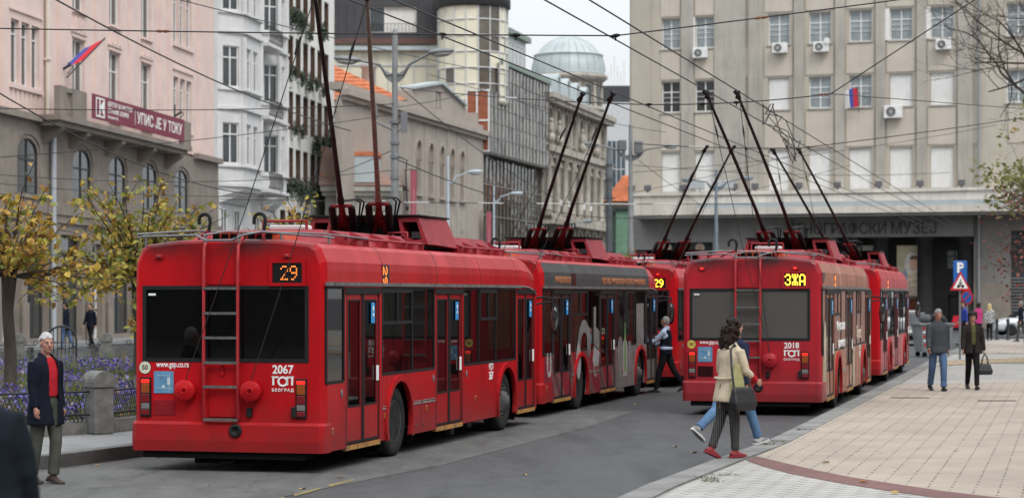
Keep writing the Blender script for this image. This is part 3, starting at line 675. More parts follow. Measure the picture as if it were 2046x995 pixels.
    q = MB(); q.box(-.03, .3, -1.05, 1.15, .17, .262); q.box(.1, .5, -.5, .5, .1, .2); q.tube([(.05, -.1, .2), (-.02, -.05, .12), (.0, .1, .11), (.05, .15, .2)], .012, 5); q.build('rear_skirt', M_UND, P)
    q = MB(); R = frame((-.085, -.13, .53), (0, -1, 0), (0, 0, 1)); q.lathe([(.085, -.03), (.085, .015), (.05, .02), (.045, .0), (.0, .0)], 14, 0, R); q.build('tow_socket', M_RUB, P)
    for y in (1.125, -.985):
        q = MB(); q.rbox(-.028, .01, y - .072, y + .072, .69, 1.19, .008); tl = q.build('tail_light', M_BLK, P)
        for z0, z1, mm in ((1.12, 1.165, M_LREDON), (.99, 1.11, M_LAMB), (.87, .975, M_LRED), (.79, .86, M_LWHT), (.715, .78, M_LRED)):
            g = MB(); g.rbox(-.036, -.02, y - .055, y + .055, z0, z1, .004); g.build('lens', mm, tl)
    # LED route display
    fy, fz = -.80, 2.52
    q = MB(); q.prism(rect(fy - .245, fy + .245, fz - .165, fz + .165), [rect(fy - .20, fy + .20, fz - .125, fz + .125)], -.03, .004, 'yz'); q.build('display_frame', body, P)
    q = MB(); q.box(-.012, .001, fy - .2, fy + .2, fz - .125, fz + .125); dp = q.build('route_display', M_SCREEN, P)
    led = st.get('led', '29'); lm_ = st.get('ledm', M_LEDY)
    pt = .0205 if len(led) == 2 else .0222
    for k, ch in enumerate(led):
        q = dots(ch, pt, st.get('fill', .8)); scaled(q, 1.0, 1.3 if len(led) == 2 else 1.35); off = (k - (len(led) - 1) / 2) * 6 * pt
        q.build('led_digit', lm_, dp, M=REAR(fy - off - (.02 if len(led) == 2 else 0), fz, .014))
    for y in (.94, -.80):
        q = MB(); q.rbox(-.03, .004, y - .06, y + .06, 2.70, 2.76, .01); hl = q.build('high_lamp', body, P)
        g = MB(); g.ell((-.032, y, 2.73), (.008, .03, .02), 8, 5); g.build('lens', M_LREDON if st.get('lamp', 0) else M_LRED, hl)
    # ladder
    ly0, ly1 = -.16, .30
    q = MB()
    for y in (ly0, ly1): q.tube([(-.03, y, .66), (-.075, y, .70), (-.085, y, 1.4), (-.08, y, 2.6), (-.06, y, 2.86), (.1, y, 2.98)], .022, 8)
    for z in (.7, 1.38, 2.4): 
        for y in (ly0, ly1): q.tube([(0, y, z), (-.08, y, z)], .012, 5)
    lad = q.build('ladder', mat('ladder_paint', (.42, .012, .018), .5, var=.3, vscale=8, vcol=(.28, .014, .02)), P)
    for z in (.665, 1.08, 1.385, 1.70, 2.01, 2.325):
        q = MB(); q.box(-.108, -.062, ly0, ly1, z - .016, z + .016); q.build('rung', mat('rung_tread', (.10, .10, .10), .75, var=.5, vscale=20), lad)
    q = MB(); q.box(-.012, .002, ly0 + .04, ly1 - .03, 2.38, 2.68); q.build('hatch', body, P)
    q = MB(); q.box(-.02, .002, ly0 + .04, ly1 - .04, .70, 1.32); q.build('hatch', body, P)
    q = MB(); q.box(-.04, -.018, .05, .09, 1.22, 1.36); q.ell((-.03, .07, 1.24), (.015, .03, .03), 6, 4); q.build('hatch_latch', M_RED, P)
    q = MB(); q.rbox(-.05, .002, -.33, -.26, .70, .82, .01); q.build('socket_box', M_RUB, P)
    q = MB(); q.rbox(-.05, .002, -.93, -.86, .70, .84, .01); q.build('socket_box', M_RUB, P)
    # rope catchers with the company ring
    cat_y = st.get('catchers', (.545, -.345))
    for y in cat_y:
        R = frame((0, y, 1.03), (0, -1, 0), (0, 0, 1))
        q = MB(); q.lathe([(.10, 0), (.11, .03), (.135, .04), (.14, .13), (.125, .15), (.0, .152)], 20, 0, R); c_ = q.build('rope_catcher', body, P)
        g = MB(); g.lathe([(.055, .153), (.05, .160), (.035, .160), (.033, .153)], 6, 0, R); g.box(-.1, -.06, -.02, .03, .152, .157, 0, R); g.box(.06, .1, -.02, .03, .152, .157, 0, R); g.build('catcher_emblem', body, c_)
    # vent, poster, speed disc, lettering
    q = MB()
    for k in range(9): q.box(-.012, .002, .73, 1.02, .72 + k * .022, .732 + k * .022)
    q.build('vent_grille', M_RED_OLD if body is M_RED else M_UND, P)
    q = MB(); q.box(-.009, .001, .745, 1.015, .99, 1.27); q.build('route_poster', M_PLBLUE, P)
    q = MB(); q.box(-.012, -.009, .80, .805, 1.02, 1.24); q.box(-.012, -.009, .77, .99, 1.05, 1.055); q.box(-.012, -.009, .82, .97, 1.21, 1.215); q.box(-.012, -.009, .79, .83, 1.10, 1.19)
    q.ell((-.011, .885, 1.07), (.002, .022, .022), 8, 5); q.build('poster_lines', mat('poster_pale', (.5, .58, .58), .5), P)
    q = MB(); R = frame((0, 1.14, 1.315), (0, -1, 0), (0, 0, 1)); q.lathe([(.078, 0), (.078, .006), (.0, .006)], 24, 0, R, False); dk = q.build('speed_disc', st.get('disc', M_CREAM), P)
    q = MB(); q.lathe([(.085, 0), (.085, .004), (.078, .004)], 24, 0, R, False); q.build('disc_rim', M_DKTXT, dk)
    text('disc_number', '50', .085, M_DKTXT, dk, REAR(1.14, 1.315, .007), bold=.001, sx=1.0)
    text('web_lettering', 'www.gsp.co.rs', .105, M_WHITE, P, REAR(.76, 1.355), bold=.0012, sx=.72)
    if st.get('num'):
        text('fleet_number', st['num'], .15, M_WHITE, P, REAR(-.735, 1.30), bold=.003, sx=.93)
        logo(P, REAR(-.735, 1.125), .30, M_WHITE)
        text('fleet_number', st['num'], .11, M_WHITE, P, SIDE(7.95, .92), bold=.003, sx=.95)
        logo(P, SIDE(7.95, 1.06), .26, M_WHITE)
    # ---------------- mirror on the front right corner
    q = MB(); q.tube([(11.0, -1.2, 2.18), (11.25, -1.36, 2.2), (11.4, -1.54, 2.17), (11.39, -1.54, 2.0)], .022, 6); q.tube([(11.0, -1.2, 2.06), (11.25, -1.35, 2.1), (11.38, -1.5, 2.12)], .016, 6); ma = q.build('mirror_arm', M_RUB, P)
    q = MB(); q.ell((11.39, -1.54, 1.81), (.075, .085, .26), 12, 8); mr = q.build('mirror_housing', M_RUB, P)
    q = MB(); q.ell((11.328, -1.54, 1.81), (.012, .062, .21), 12, 8); q.build('mirror_glass', M_MIRROR, mr)
    # ---------------- roof equipment
    q = MB()
    def pod(x0, x1, h, w0=.98, w1=.80):
        q.loft([[(x0 - .25, -w0, 2.9), (x0 - .25, w0, 2.9), (x0 - .25, w0, 2.92), (x0 - .25, -w0, 2.92)], [(x0, -w0, 2.88), (x0, w0, 2.88), (x0, w1, h), (x0, -w1, h)],
                [(x1, -w0, 2.88), (x1, w0, 2.88), (x1, w1, h), (x1, -w1, h)], [(x1 + .25, -w0, 2.88), (x1 + .25, w0, 2.88), (x1 + .25, w1, h - .12), (x1 + .25, -w1, h - .12)]])
    pod(1.2, 4.7, 3.10); pod(7.2, 9.3, 3.16)
    q.build('roof_fairing', M_REDROOF, P)
    for x0, x1 in ((1.5, 4.9), (7.0, 9.7)):
        q = MB()
        for y in (-1.06, 1.06): q.tube([(x0, y, 2.99), (x1, y, 2.99)], .022, 6)
        k = x0
        while k < x1 + .01:
            for y in (-1, 1): q.add([(k, y * 1.08, 2.88), (k, y * 1.08, 3.0), (k, y * .82, 3.1), (k, y * .82, 2.9)], [(0, 1, 2, 3)]); q.add([(k + .03, y * 1.08, 2.88), (k + .03, y * 1.08, 3.0), (k + .03, y * .82, 3.1), (k + .03, y * .82, 2.9)], [(3, 2, 1, 0)]); q.box(k, k + .03, y * 1.08 - .01, y * 1.08 + .01, 2.86, 3.0)
            k += .85
        for kx in (x0 + .35, x1 - .5): q.box(kx, kx + .22, -1.1, -.96, 2.88, 2.97)
        q.build('roof_rail', M_REDROOF, P)
    # orange ventilator at the tail
    q = MB(); q.loft([[(.45, -.55, 2.92), (.45, .42, 2.92), (.45, .38, 3.06), (.45, -.5, 3.06)], [(1.6, -.6, 2.92), (1.6, .45, 2.92), (1.6, .40, 3.10), (1.6, -.52, 3.10)]]); vb = q.build('roof_ventilator', M_ORANGE, P)
    q = MB()
    for k in range(7): q.box(.43, .452, .30 - k * .12, .39 - k * .12, 2.95, 3.03)
    q.build('ventilator_slot', M_UND, vb)
    # tube rack across the tail, black hooks
    q = MB()
    q.tube([(.1, 1.28, 2.98), (-.05, 1.1, 2.99), (-.1, .4, 3.0), (-.14, .25, 2.93), (-.14, -.1, 2.93), (-.1, -.25, 3.0), (-.02, -.45, 3.04), (.25, -.55, 3.03), (.9, -1.1, 2.98)], .016, 6)
    q.tube([(.0, 1.25, 3.02), (.35, .6, 3.07), (.4, .1, 3.05)], .014, 6); q.tube([(.35, -.3, 3.05), (.7, -1.0, 3.03), (2.2, -1.12, 3.0)], .014, 6)
    for x, y in ((.05, 1.15), (-.02, .3), (-.02, -.16), (.3, -.6), (.85, -1.05)): q.tube([(x, y, 2.86), (x, y, 3.02)], .016, 6)
    q.tube([(-.05, .32, 3.0), (.15, .1, 3.05), (.5, -.3, 3.04)], .014, 6)
    rk = q.build('roof_rack', M_GREYMET, P)
    for hy in (.33, -.42):
        q = MB(); q.tube([(.15, hy, 2.9), (.15, hy, 3.07)], .024, 8); q.tube([(.15, hy, 3.07), (.5, hy + .25, 3.0), (.8, hy + .45, 2.93)], .02, 6); hk = q.build('pole_hook_post', M_REDROOF, P)
        q = MB(); q.tube([(.15, hy, 3.05), (.15, hy - .02, 3.15)] + [(.15, hy + .055 - .075 * cos(a), 3.2 + .075 * sin(a)) for a in [pi * k / 7 for k in range(8)]] + [(.15, hy + .13, 3.14)], .024, 8); q.build('pole_hook', M_RUB, hk)
    # beacon box in its red frame
    q = MB(); q.rbox(2.0, 2.35, -.28, .22, 3.12, 3.19, .02); q.build('beacon_box', M_WHITE, P)
    q = MB()
    for y in (-.34, .28): q.tube([(1.95, y, 2.95), (1.95, y, 3.24)], .02, 6)
    q.tube([(1.95, -.34, 3.24), (1.95, .28, 3.24)], .02, 6); q.box(1.9, 2.4, -.36, .30, 3.07, 3.11); q.build('beacon_frame', M_REDROOF, P)
    # pole platform: open-backed hood, plinths, springs
    q = MB(); q.box(5.0, 6.9, -.85, .85, 2.94, 3.0); q.box(5.85, 5.9, -.75, .85, 3.0, 3.36); q.box(5.1, 5.7, .02, .34, 3.0, 3.12); q.box(5.1, 5.7, -.62, -.32, 3.0, 3.12); q.box(6.0, 6.6, -.3, .5, 3.0, 3.3); q.build('pole_platform', M_BLK, P)
    q = MB()
    q.loft([[(5.95, -1.0, 3.0), (5.95, .95, 3.0), (5.95, .84, 3.42), (5.95, -.84, 3.42)], [(6.9, -1.02, 2.97), (6.9, .97, 2.97), (6.9, .86, 3.42), (6.9, -.86, 3.42)], [(7.05, -1.02, 2.95), (7.05, .97, 2.95), (7.05, .8, 3.3), (7.05, -.8, 3.3)]])
    q.prism([(-.84, 3.41), (-1.0, 3.0), (-.6, 3.0), (-.52, 3.41)], [[(-.82, 3.34), (-.9, 3.08), (-.66, 3.05), (-.58, 3.34)]], 5.45, 5.95, 'yz'); q.prism([(.52, 3.41), (.6, 3.0), (.95, 3.0), (.84, 3.41)], [[(.58, 3.34), (.66, 3.06), (.85, 3.06), (.8, 3.34)]], 5.45, 5.95, 'yz')
    hd_ = q.build('pole_hood', M_REDROOF, P)
    q = MB(); q.box(5.40, 7.0, -.88, .88, 3.422, 3.445); q.build('hood_lid', M_BLK, hd_)
    q = MB(); q.box(5.7, 5.75, -.83, -.66, 3.1, 3.2); q.build('rating_plate', M_GREYMET, hd_)
    q = MB()
    for a, c in (((5.2, -.75), (5.2, -.45)), ((5.2, -.45), (5.45, -.45))): q.tube([(*a, 2.92), (*a, 3.17), (*c, 3.17), (*c, 2.92)], .018, 6)
    q.build('platform_guard', M_REDROOF, P)
    inv = root.matrix_basis.inverted() if False else (Matrix.Translation((X, Y, 0)) @ Matrix.Rotation(radians(90 - hd), 4, 'Z')).inverted()
    for k, ((tx, ty, tz), cy_) in enumerate(zip(st['tips'], (.545, -.345))):
        py = .30 if k == 0 else -.26
        A = Vector((5.4, py, 3.16)); T = inv @ Vector((tx, ty, tz)); d = (T - A); ln = d.length; d.normalize()
        sd = d.cross(Vector((0, 0, 1))).normalized()
        q = MB()
        for sg in (-1, 1): q.tube([A + sd * .10 * sg - Vector((0, 0, .1)), A + d * .6 + sd * .05 * sg, A + d * 1.1], [.034, .03, .034], 6)
        q.tube([A + d * .3, A + d * .9, A + d * 1.55], [.05, .05, .045], 8); q.tube([A + d * 1.2 - sd * .15, A + d * 1.2 + sd * .15], .03, 6)
        base = q.build('pole_base', mat('grimy_red_paint', (.22, .012, .018), .6, var=.8, vscale=9, vcol=(.03, .014, .014), spec=.2), P)
        q = MB()
        for sg in (-1, 1): q.tube([A + d * .15 + sd * .12 * sg, A + d * .4 + sd * .145 * sg, A + d * 1.1 + sd * .145 * sg, A + d * 1.2 + sd * .13 * sg], [.03, .055, .055, .03], 8)
        q.build('pole_spring', M_BLK, base)
        q = MB(); up = d.cross(sd).normalized() * -1
        for sg in (-.03, .03): q.tube([A + d * .1 + Vector((.25, -.12, 0)), A + d * .6 + Vector((.35, -.18 + sg, .28)), A + d * .95 + Vector((.25, -.15 + sg, .2)), A + d * 1.4 + Vector((0, sg, 0))], .014, 6)
        q.build('pole_cable', M_RUB, base)
        pole_m = M_BLK if k == 0 else st.get('pole2', M_BLK)
        q = MB(); bend = Vector((0, 0, -.05)); q.tube([A + d * 1.4, A + d * 1.6, A + d * (.3 * ln) + Vector((0, 0, .03)), A + d * (.65 * ln) + Vector((0, 0, .03)), A + d * (ln - .25)], [.06, .042, .036, .031, .024], 10)
        pl = q.build('trolley_pole', pole_m, P)
        q = MB(); q.tube([A + d * (ln - .42), A + d * (ln - .3), A + d * (ln - .2), T - Vector((0, 0, .06))], [.03, .045, .035, .03], 8)
        q.tube([T - Vector((.12, 0, .05)), T + Vector((.12, 0, -.02))], .03, 8); q.tube([A + d * (ln - .35) + sd * .04, A + d * (ln - .1) - sd * .04], .03, 6); q.build('trolley_shoe', M_BLK, pl)
        if st.get('ropes', 1):
            c0 = Vector((-.12, cat_y[k] if k < len(cat_y) else cat_y[-1], 1.14)); t1 = A + d * (ln - .45); mid_ = (c0 + t1) / 2 - Vector((0, 0, .10))
            q = MB(); q.tube([c0, c0 * .75 + t1 * .25 - Vector((0, 0, .07)), mid_, c0 * .25 + t1 * .75 - Vector((0, 0, .07)), t1], .0065, 5)
            e = c0 * .12 + t1 * .88; q.tube([e - (t1 - c0).normalized() * .12, e, e + (t1 - c0).normalized() * .12], [.010, .02, .010], 6)
            q.build('pole_rope', M_ROPE, P)
    return root
Z58 = 5.8
BUS1 = make_bus('red trolleybus with number 2067 and orange 29 display, nearest of all', -3.597, 27.287, HD,
    dict(num='2067', led='29', ledm=M_LEDO, fill=.62, tips=((-2.27, 24.5, 5.85), (-1.69, 24.9, 5.85)), pole2=mat('weathered_pole', (.21, .15, .12), .8, var=.4, vscale=9)))
BUS2 = make_bus('trolleybus wrapped in dark grey and crimson advert, directly ahead of bus 2067', .57 - 1.26, 39.2 + .33, 14.8,
    dict(side=M_WRAPD, top=M_DARKROOF, roof=M_RED, door=M_WRAPD, glass=M_GLASSR, rear_glass=M_GLASS, door_glass=M_GLASSD, side_led=0,
         tips=((1.24, 37.7, Z58), (1.77, 37.7, Z58))))
BUS4 = make_bus('red trolleybus with bright yellow 29 display, half hidden beside the man in the vest', 4.02 - 1.26, 52.0 + .33, 14.6,
    dict(led='29', lamp=1, tips=((4.64, 51.2, Z58), (5.29, 51.2, Z58))))
BUS3 = make_bus('red trolleybus numbered 2018 with peach advert along its side, at the right kerb', 5.73 - 1.26, 39.75 + .32, 14.1,
    dict(num='2018', led='ЗЖА', lamp=1, fill=.8, body=M_RED_OLD, side=M_WRAPP, top=M_WRAPP, roof=M_RED_OLD, door=M_WRAPP, glass=mat('filmed_window', (.27, .095, .055), .3, var=.3, vscale=2), rear_glass=M_GREYGL,
         disc=M_YDISC, catchers=(-.345,), tips=((3.35, 37.4, Z58), (3.89, 37.4, Z58))))
BUS5 = make_bus('bleached red trolleybus partly hidden ahead of bus 2018, farthest along the kerb', 9.1 - 1.26, 53.1 + .32, 14.0,
    dict(side=M_PINKRED, lamp=1, door=M_PINKRED, led='29', tips=((6.3, 52.2, Z58), (6.9, 52.0, Z58))))
# advert pictures and words
def decal(parent, name, poly, m, off=.004, holes=()):
    q = MB(); q.prism(poly, holes, -HW - off, -HW - off + .003, 'xz'); return q.build(name, m, parent)
for s, x, sz in (('WWW.BEOXYGEN.COM', 1.55, .17), ('FS ELECTRONICS • WWW.BEOXYGEN.COM • FS ELECTRONICS • WWW.BEOXYGEN.COM', 7.25, .17)):
    text('advert_lettering', s, sz, M_ADTXT, BUS2, SIDE(x, 2.52), bold=.004, sx=.66)
ring = lambda cx, cz, rx, rz, n=20, a0=0, a1=2 * pi: [(cx + rx * cos(a0 + (a1 - a0) * i / n), cz + rz * sin(a0 + (a1 - a0) * i / n)) for i in range(n + (0 if a1 - a0 > 6.2 else 1))]
decal(BUS2, 'advert_picture', ring(3.35, 1.0, .62, .75, 22, .5, 3.3) + ring(3.35, 1.0, .42, .5, 22, .5, 3.3)[::-1], M_SWGREY)
decal(BUS2, 'advert_picture', ring(2.85, .95, .2, .35), M_SWWHITE, .006); decal(BUS2, 'advert_picture', ring(3.75, 1.3, .16, .3), M_SWGREY, .007)
decal(BUS2, 'advert_picture', [(4.2, 1.25), (4.72, 1.12), (4.72, 1.5), (4.4, 1.6), (4.4, 2.0), (4.2, 2.0)], M_SWGREY, .006)
decal(BUS2, 'advert_picture', [(4.1, .9), (4.62, .8), (4.7, 1.08), (4.22, 1.22)], M_SWWHITE, .008)
for x0, x1, z0, z1, m in ((6.55, 7.0, .45, 1.35, M_SWGREY), (7.05, 7.5, .5, 1.3, M_SWWHITE), (7.18, 7.34, .6, 1.55, M_SWGREEN), (7.55, 7.95, .55, 1.25, M_SWGREY)):
    decal(BUS2, 'advert_picture', arch(x0, x1, z0, z1, .18) if z1 < 1.5 else [(x0, z0), (x1, z0), (x1, 1.35), (x1 - .04, 1.4), (x1 - .04, z1 + .1), (x0 + .04, z1 + .1), (x0 + .04, 1.4), (x0, 1.35)], m, .006 if m is not M_SWGREEN else .01)
decal(BUS2, 'advert_picture', [(8.2, .75), (8.26, 1.1), (9.3, 1.1), (9.3, 2.05), (8.5, 2.05), (8.5, 1.12), (8.1, 1.12)], M_SWGREY, .005)
decal(BUS2, 'advert_picture', ring(4.35, .77, .17, .2, 20, .9, 5.6) + ring(4.35, .77, .12, .15, 20, .9, 5.6)[::-1], M_SWWHITE, .01)
text('advert_lettering', 'FS electronics', .12, M_SWWHITE, BUS2, SIDE(4.36, .84), bold=.002, sx=.5)
text('advert_lettering', 'U', .62, M_SWWHITE, BUS2, SIDE(.45, .92), bold=.01, sx=.8)
text('fleet_number', '4', .15, M_WHITE, BUS4, REAR(-.735, 1.05), bold=.004)
for s, x, z, sz, m in (('100+ ресторана', 3.5, 1.62, .26, M_WHITE), ('једном месту', 3.7, 1.28, .24, M_WHITE), ('Donesi', 7.6, 1.42, .42, mat('advert_cream', (.66, .55, .45), .5))):
    text('advert_lettering', s, sz, m, BUS3, frame((x, -HW - .012, z), (1, 0, 0), (0, 0, 1)), bold=.003, sx=.9)
decal(BUS3, 'advert_picture', ring(.45, 1.35, .22, .4), mat('advert_plate', (.5, .42, .32), .5, var=.3), .008)
decal(BUS3, 'advert_picture', [(.1, 2.45), (.28, 2.45), (.55, 2.62), (.4, 2.65), (.1, 2.65)], M_SWDARK, .004)
decal(BUS3, 'advert_picture', [(6.32, .3), (6.75, .3), (6.6, .9), (6.8, 1.12), (6.32, 1.12)], mat('advert_plate', (.5, .42, .32), .5), .006)
decal(BUS3, 'advert_picture', [(.12, .3), (.72, .3), (.72, 1.05), (.12, 1.05)], mat('advert_salad', (.30, .31, .2), .5, var=.5, vscale=4, vcol=(.42, .3, .2)), .006)
# ================================================================== buildings
M_PINK = mat('pink_render', (.70, .545, .495), .9, var=.12, vscale=.7, streak=.16, streak_col=(.50, .40, .36), bump=.15, bscale=12)
M_BROWN = mat('brown_stone', (.235, .20, .17), .9, var=.25, vscale=.9, streak=.5, streak_col=(.13, .112, .098), bump=.3, bscale=10)
M_WHT = mat('white_stucco', (.60, .60, .60), .9, var=.12, vscale=.8, streak=.35, streak_col=(.42, .42, .42))
M_OFFW = mat('offwhite_render', (.68, .68, .655), .9, var=.1, vscale=.4, streak=.3, streak_col=(.5, .5, .48))
M_TAUPE = mat('taupe_render', (.37, .325, .285), .9, var=.15, vscale=.5, streak=.4, streak_col=(.25, .22, .195))
M_CREAMST = mat('cream_ornament', (.50, .465, .40), .9, var=.35, vscale=.9, vcol=(.24, .22, .19), streak=.75, streak_col=(.12, .11, .10))
M_MUS = mat('museum_plaster', (.465, .42, .355), .9, var=.12, vscale=.35, streak=.5, streak_col=(.30, .285, .26), bump=.15, bscale=6)
M_MUSG = mat('museum_pilaster', (.41, .385, .34), .9, var=.2, vscale=.4, streak=.6, streak_col=(.23, .225, .215))
M_MUSP = mat('museum_spandrel', (.53, .475, .405), .9, var=.1, vscale=.5, streak=.4, streak_col=(.38, .34, .31))
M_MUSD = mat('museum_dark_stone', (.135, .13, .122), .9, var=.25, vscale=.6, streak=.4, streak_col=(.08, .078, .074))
M_MUSC = mat('museum_cornice', (.60, .56, .50), .9, var=.2, vscale=.6, streak=.7, streak_col=(.33, .31, .28))
M_FRW = mat('white_window_frame', (.72, .72, .71), .5, var=.15, vscale=3)
M_FRD = mat('dark_window_frame', (.03, .03, .03), .5)
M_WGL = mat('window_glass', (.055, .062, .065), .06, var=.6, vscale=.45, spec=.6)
M_WGL2 = mat('pale_window_glass', (.30, .345, .36), .12, var=.5, vscale=.4, spec=.6)
M_CURT = mat('curtain', (.42, .41, .38), .9, var=.4, vscale=1.5)
M_SHUT = mat('white_shutter', (.74, .74, .73), .7, var=.08, vscale=3, streak=.3, streak_col=(.5, .45, .38))
M_TILE = mat('terracotta_tiles', (.52, .165, .075), .85, var=.4, vscale=1.6, bump=.3, bscale=8)
M_SLATE = mat('dark_roof_metal', (.055, .056, .06), .5, metal=.3, var=.2, vscale=.5)
M_ZINC = mat('zinc_sheet', (.42, .47, .48), .55, metal=.15, var=.15, vscale=.8)
M_SHOP = glass_mat('shop_glass', (.30, .36, .37), .03, .55, 1.4)
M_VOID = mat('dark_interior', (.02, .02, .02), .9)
M_IRON = mat('wrought_iron', (.022, .022, .024), .6)
M_PIPE = mat('downpipe', (.42, .45, .48), .5, metal=.3, var=.15)
M_STEELW = mat('curtain_wall_frame', (.55, .57, .57), .5)
M_SIGN = mat('maroon_banner', (.185, .018, .045), .6, var=.15)
M_LEAFDK = island_mat('planter_leaves', [(0, (.018, .035, .018)), (.6, (.035, .06, .03)), (1, (.06, .08, .035))])

WCACHE = {}
def window(parent, x0, x1, z0, z1, y, style='plain', fr=None, gl=None, arched=0.):
    """one window: frame with its pane beneath, seen from -y"""
    w_, h = round(x1 - x0, 3), round(z1 - z0, 3); fr = fr or M_FRW; gl = gl or M_WGL
    key = (w_, h, style, fr.name, gl.name, arched)
    if key not in WCACHE:
        f = MB(); t = .07 if w_ > .8 else .05
        ol = arch(-w_ / 2, w_ / 2, 0, h, arched) if arched else rect(-w_ / 2, w_ / 2, 0, h)
        il = arch(-w_ / 2 + t, w_ / 2 - t, t, h - t, max(.05, arched - t)) if arched else rect(-w_ / 2 + t, w_ / 2 - t, t, h - t)
        f.prism(ol, [il], 0, .08, 'xz')
        zs = {'plain': [], 'cross': [.66], 'cross3': [.66], 'grid': [.66, .33, .49], 'tall': [.72], 'arch': [.62], 'door': [.78], 'two': []}[style]
        for k in zs: f.box(-w_ / 2 + t, w_ / 2 - t, .004, .074, h * k - (.035 if k in (.66, .72, .62, .78) else .015), h * k + (.035 if k in (.66, .72, .62, .78) else .015))
        xs = {'plain': [], 'cross': [0], 'cross3': [0], 'grid': [0], 'tall': [0], 'arch': [0], 'door': [], 'two': [0]}[style]
        for k in xs: f.box(-.04, .04, .002, .077, t, h - t)
        p = MB(); p.prism(arch(-w_ / 2 + .01, w_ / 2 - .01, .01, h - .01, max(.05, arched - .01)) if arched else rect(-w_ / 2 + .01, w_ / 2 - .01, .01, h - .01), (), .05, .06, 'xz')
        WCACHE[key] = (f.mesh('window', fr), p.mesh('pane', gl))
    a, b_ = WCACHE[key]
    o = link('window', a, parent, ((x0 + x1) / 2, y, z0)); link('pane', b_, o); return o
def building(name_label, cat, ln, z=0): return thing('building', name_label, cat, ln.loc(), ln.th)
def bx(parent, name, m, *boxes):
    for b_ in boxes: o = MB().box(*b_).build(name, m, parent)
    return o
def clump(n, size, spread, seed, flat=1.):
    """loose leaves: n small bent quads scattered in a box-shaped cloud"""
    r = random.Random(seed); b = MB()
    for _ in range(n):
        c = Vector([r.gauss(0, 1) * s_ for s_ in spread]); d = Vector((r.gauss(0, 1), r.gauss(0, 1), r.gauss(0, .8))).normalized()
        e = d.cross(Vector((r.gauss(0, 1), r.gauss(0, 1), r.gauss(0, 1)))).normalized(); f = d.cross(e); s_ = size * r.uniform(.6, 1.3)
        p = [c - d * s_ * .5, c + e * s_ * .38 + f * s_ * .08, c + d * s_ * .55, c - e * s_ * .38 + f * s_ * .08]
        b.add(p, [(0, 1, 2, 3)])
    return b
# ---------------- left row: pink house, white house, modern block, all along one street line
LN = Line((-22.2 + .0, 80.0), (.125, .9922))
PK = building('pink rendered house with brown stone base and maroon banner on its balcony', 'building', LN)
S1 = 42.4
cols = [(11.8, 3), (18.75, 1), (24.1, 1), (29.3, 1), (36.0, 3)]
up, lo = [], []
for c, k in cols:
    for z0, z1 in ((10.7, 13.9), (15.2, 18.6)) if k == 1 else ((11.1, 13.8), (15.6, 18.4)):
        if k == 1: up.append((c - .85, c + .85, z0, z1))
        else: up += [(c - 1.75 + j * 1.25, c - .75 + j * 1.25, z0, z1) for j in range(3)]
q = MB(); q.prism(rect(0, S1, 9.86, 21.0), [rect(*r_) for r_ in up], 0, .55, 'xz'); q.build('upper_wall', M_PINK, PK)
arches = [(c - 1.45, c + 1.45, 6.5, 9.05) for c in (11.5, 18.6, 23.9, 29.2, 35.0)] + [(4.3, 7.1, 6.5, 9.05)]
shops = [(1.2, 4.4, .2, 4.6), (8.4, 10.4, .3, 4.9), (11.1, 14.0, .35, 4.9), (15.6, 18.6, .35, 4.9), (20.0, 21.5, .2, 4.6), (23.2, 26.2, .35, 4.8), (28.0, 31.0, .35, 4.8), (33, 36.5, .3, 4.8)]
q = MB(); q.prism(rect(0, S1, 0, 9.7), [arch(a, c, z0, z1, .7) for a, c, z0, z1 in arches] + [rect(*r_) for r_ in shops], -.25, .5, 'xz'); q.build('base_wall', M_BROWN, PK)
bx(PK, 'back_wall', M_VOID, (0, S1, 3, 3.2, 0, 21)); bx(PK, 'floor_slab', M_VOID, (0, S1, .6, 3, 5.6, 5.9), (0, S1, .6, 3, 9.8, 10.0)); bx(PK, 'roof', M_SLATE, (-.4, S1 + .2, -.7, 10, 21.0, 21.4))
bx(PK, 'ledge', M_BROWN, (0, 15.5, -.55, -.26, 9.62, 9.9), (37.2, S1, -.55, -.26, 9.62, 9.9)); bx(PK, 'cornice', M_BROWN, (0, S1, -.45, -.252, 5.75, 6.1), (0, S1, -.38, -.251, 5.4, 5.74))
bx(PK, 'side_wall', M_PINK, (S1 - .3, S1 - .001, .56, 9, 9.9, 21.0))
for a, c, z0, z1 in up:
    window(PK, a, c, z0, z1, .17, 'tall' if c - a > 1.2 else 'door', gl=M_WGL if (a * 7) % 3 > 1 else M_CURT if False else M_WGL)
    single = c - a > 1.2
    if single:
        q = MB(); q.box(a - .25, c + .25, -.10, -.002, z1 + .25, z1 + .38); q.box(a - .12, c + .12, -.06, -.003, z1 + .05, z1 + .22); q.box(a - .1, c + .1, -.14, -.001, z0 - .14, z0 - .02); q.build('window_trim', M_PINK, PK)
        for k in range(3): bx(PK, 'relief_panel', M_PINK, (a + .1 + k * .55, a + .5 + k * .55, -.06, -.001, z0 - 1.15, z0 - .3), (a + .17 + k * .55, a + .43 + k * .55, -.10, -.061, z0 - 1.0, z0 - .45)) if z0 > 12 else None
for c, k in cols:
    if k == 3:
        for z0, z1 in ((11.1, 13.8), (15.6, 18.4)):
            bx(PK, 'window_trim', M_PINK, (c - 2.0, c + 2.0, -.12, -.002, z0 - .22, z0 - .04), (c - 2.0, c + 2.0, -.08, -.003, z1 + .35, z1 + .46))
            for j in range(7): bx(PK, 'relief_panel', M_PINK, (c - 1.75 + j * .55, c - 1.5 + j * .55, -.05, -.001, z0 - 1.2, z0 - .25)) if z0 < 12 else None
for x in (9.2, 14.6, 16.2, 21.4, 26.6, 31.9, 33.4, 39.2): bx(PK, 'pilaster', M_PINK, (x - .35, x + .35, -.09, -.0015, 9.9, 21.0))
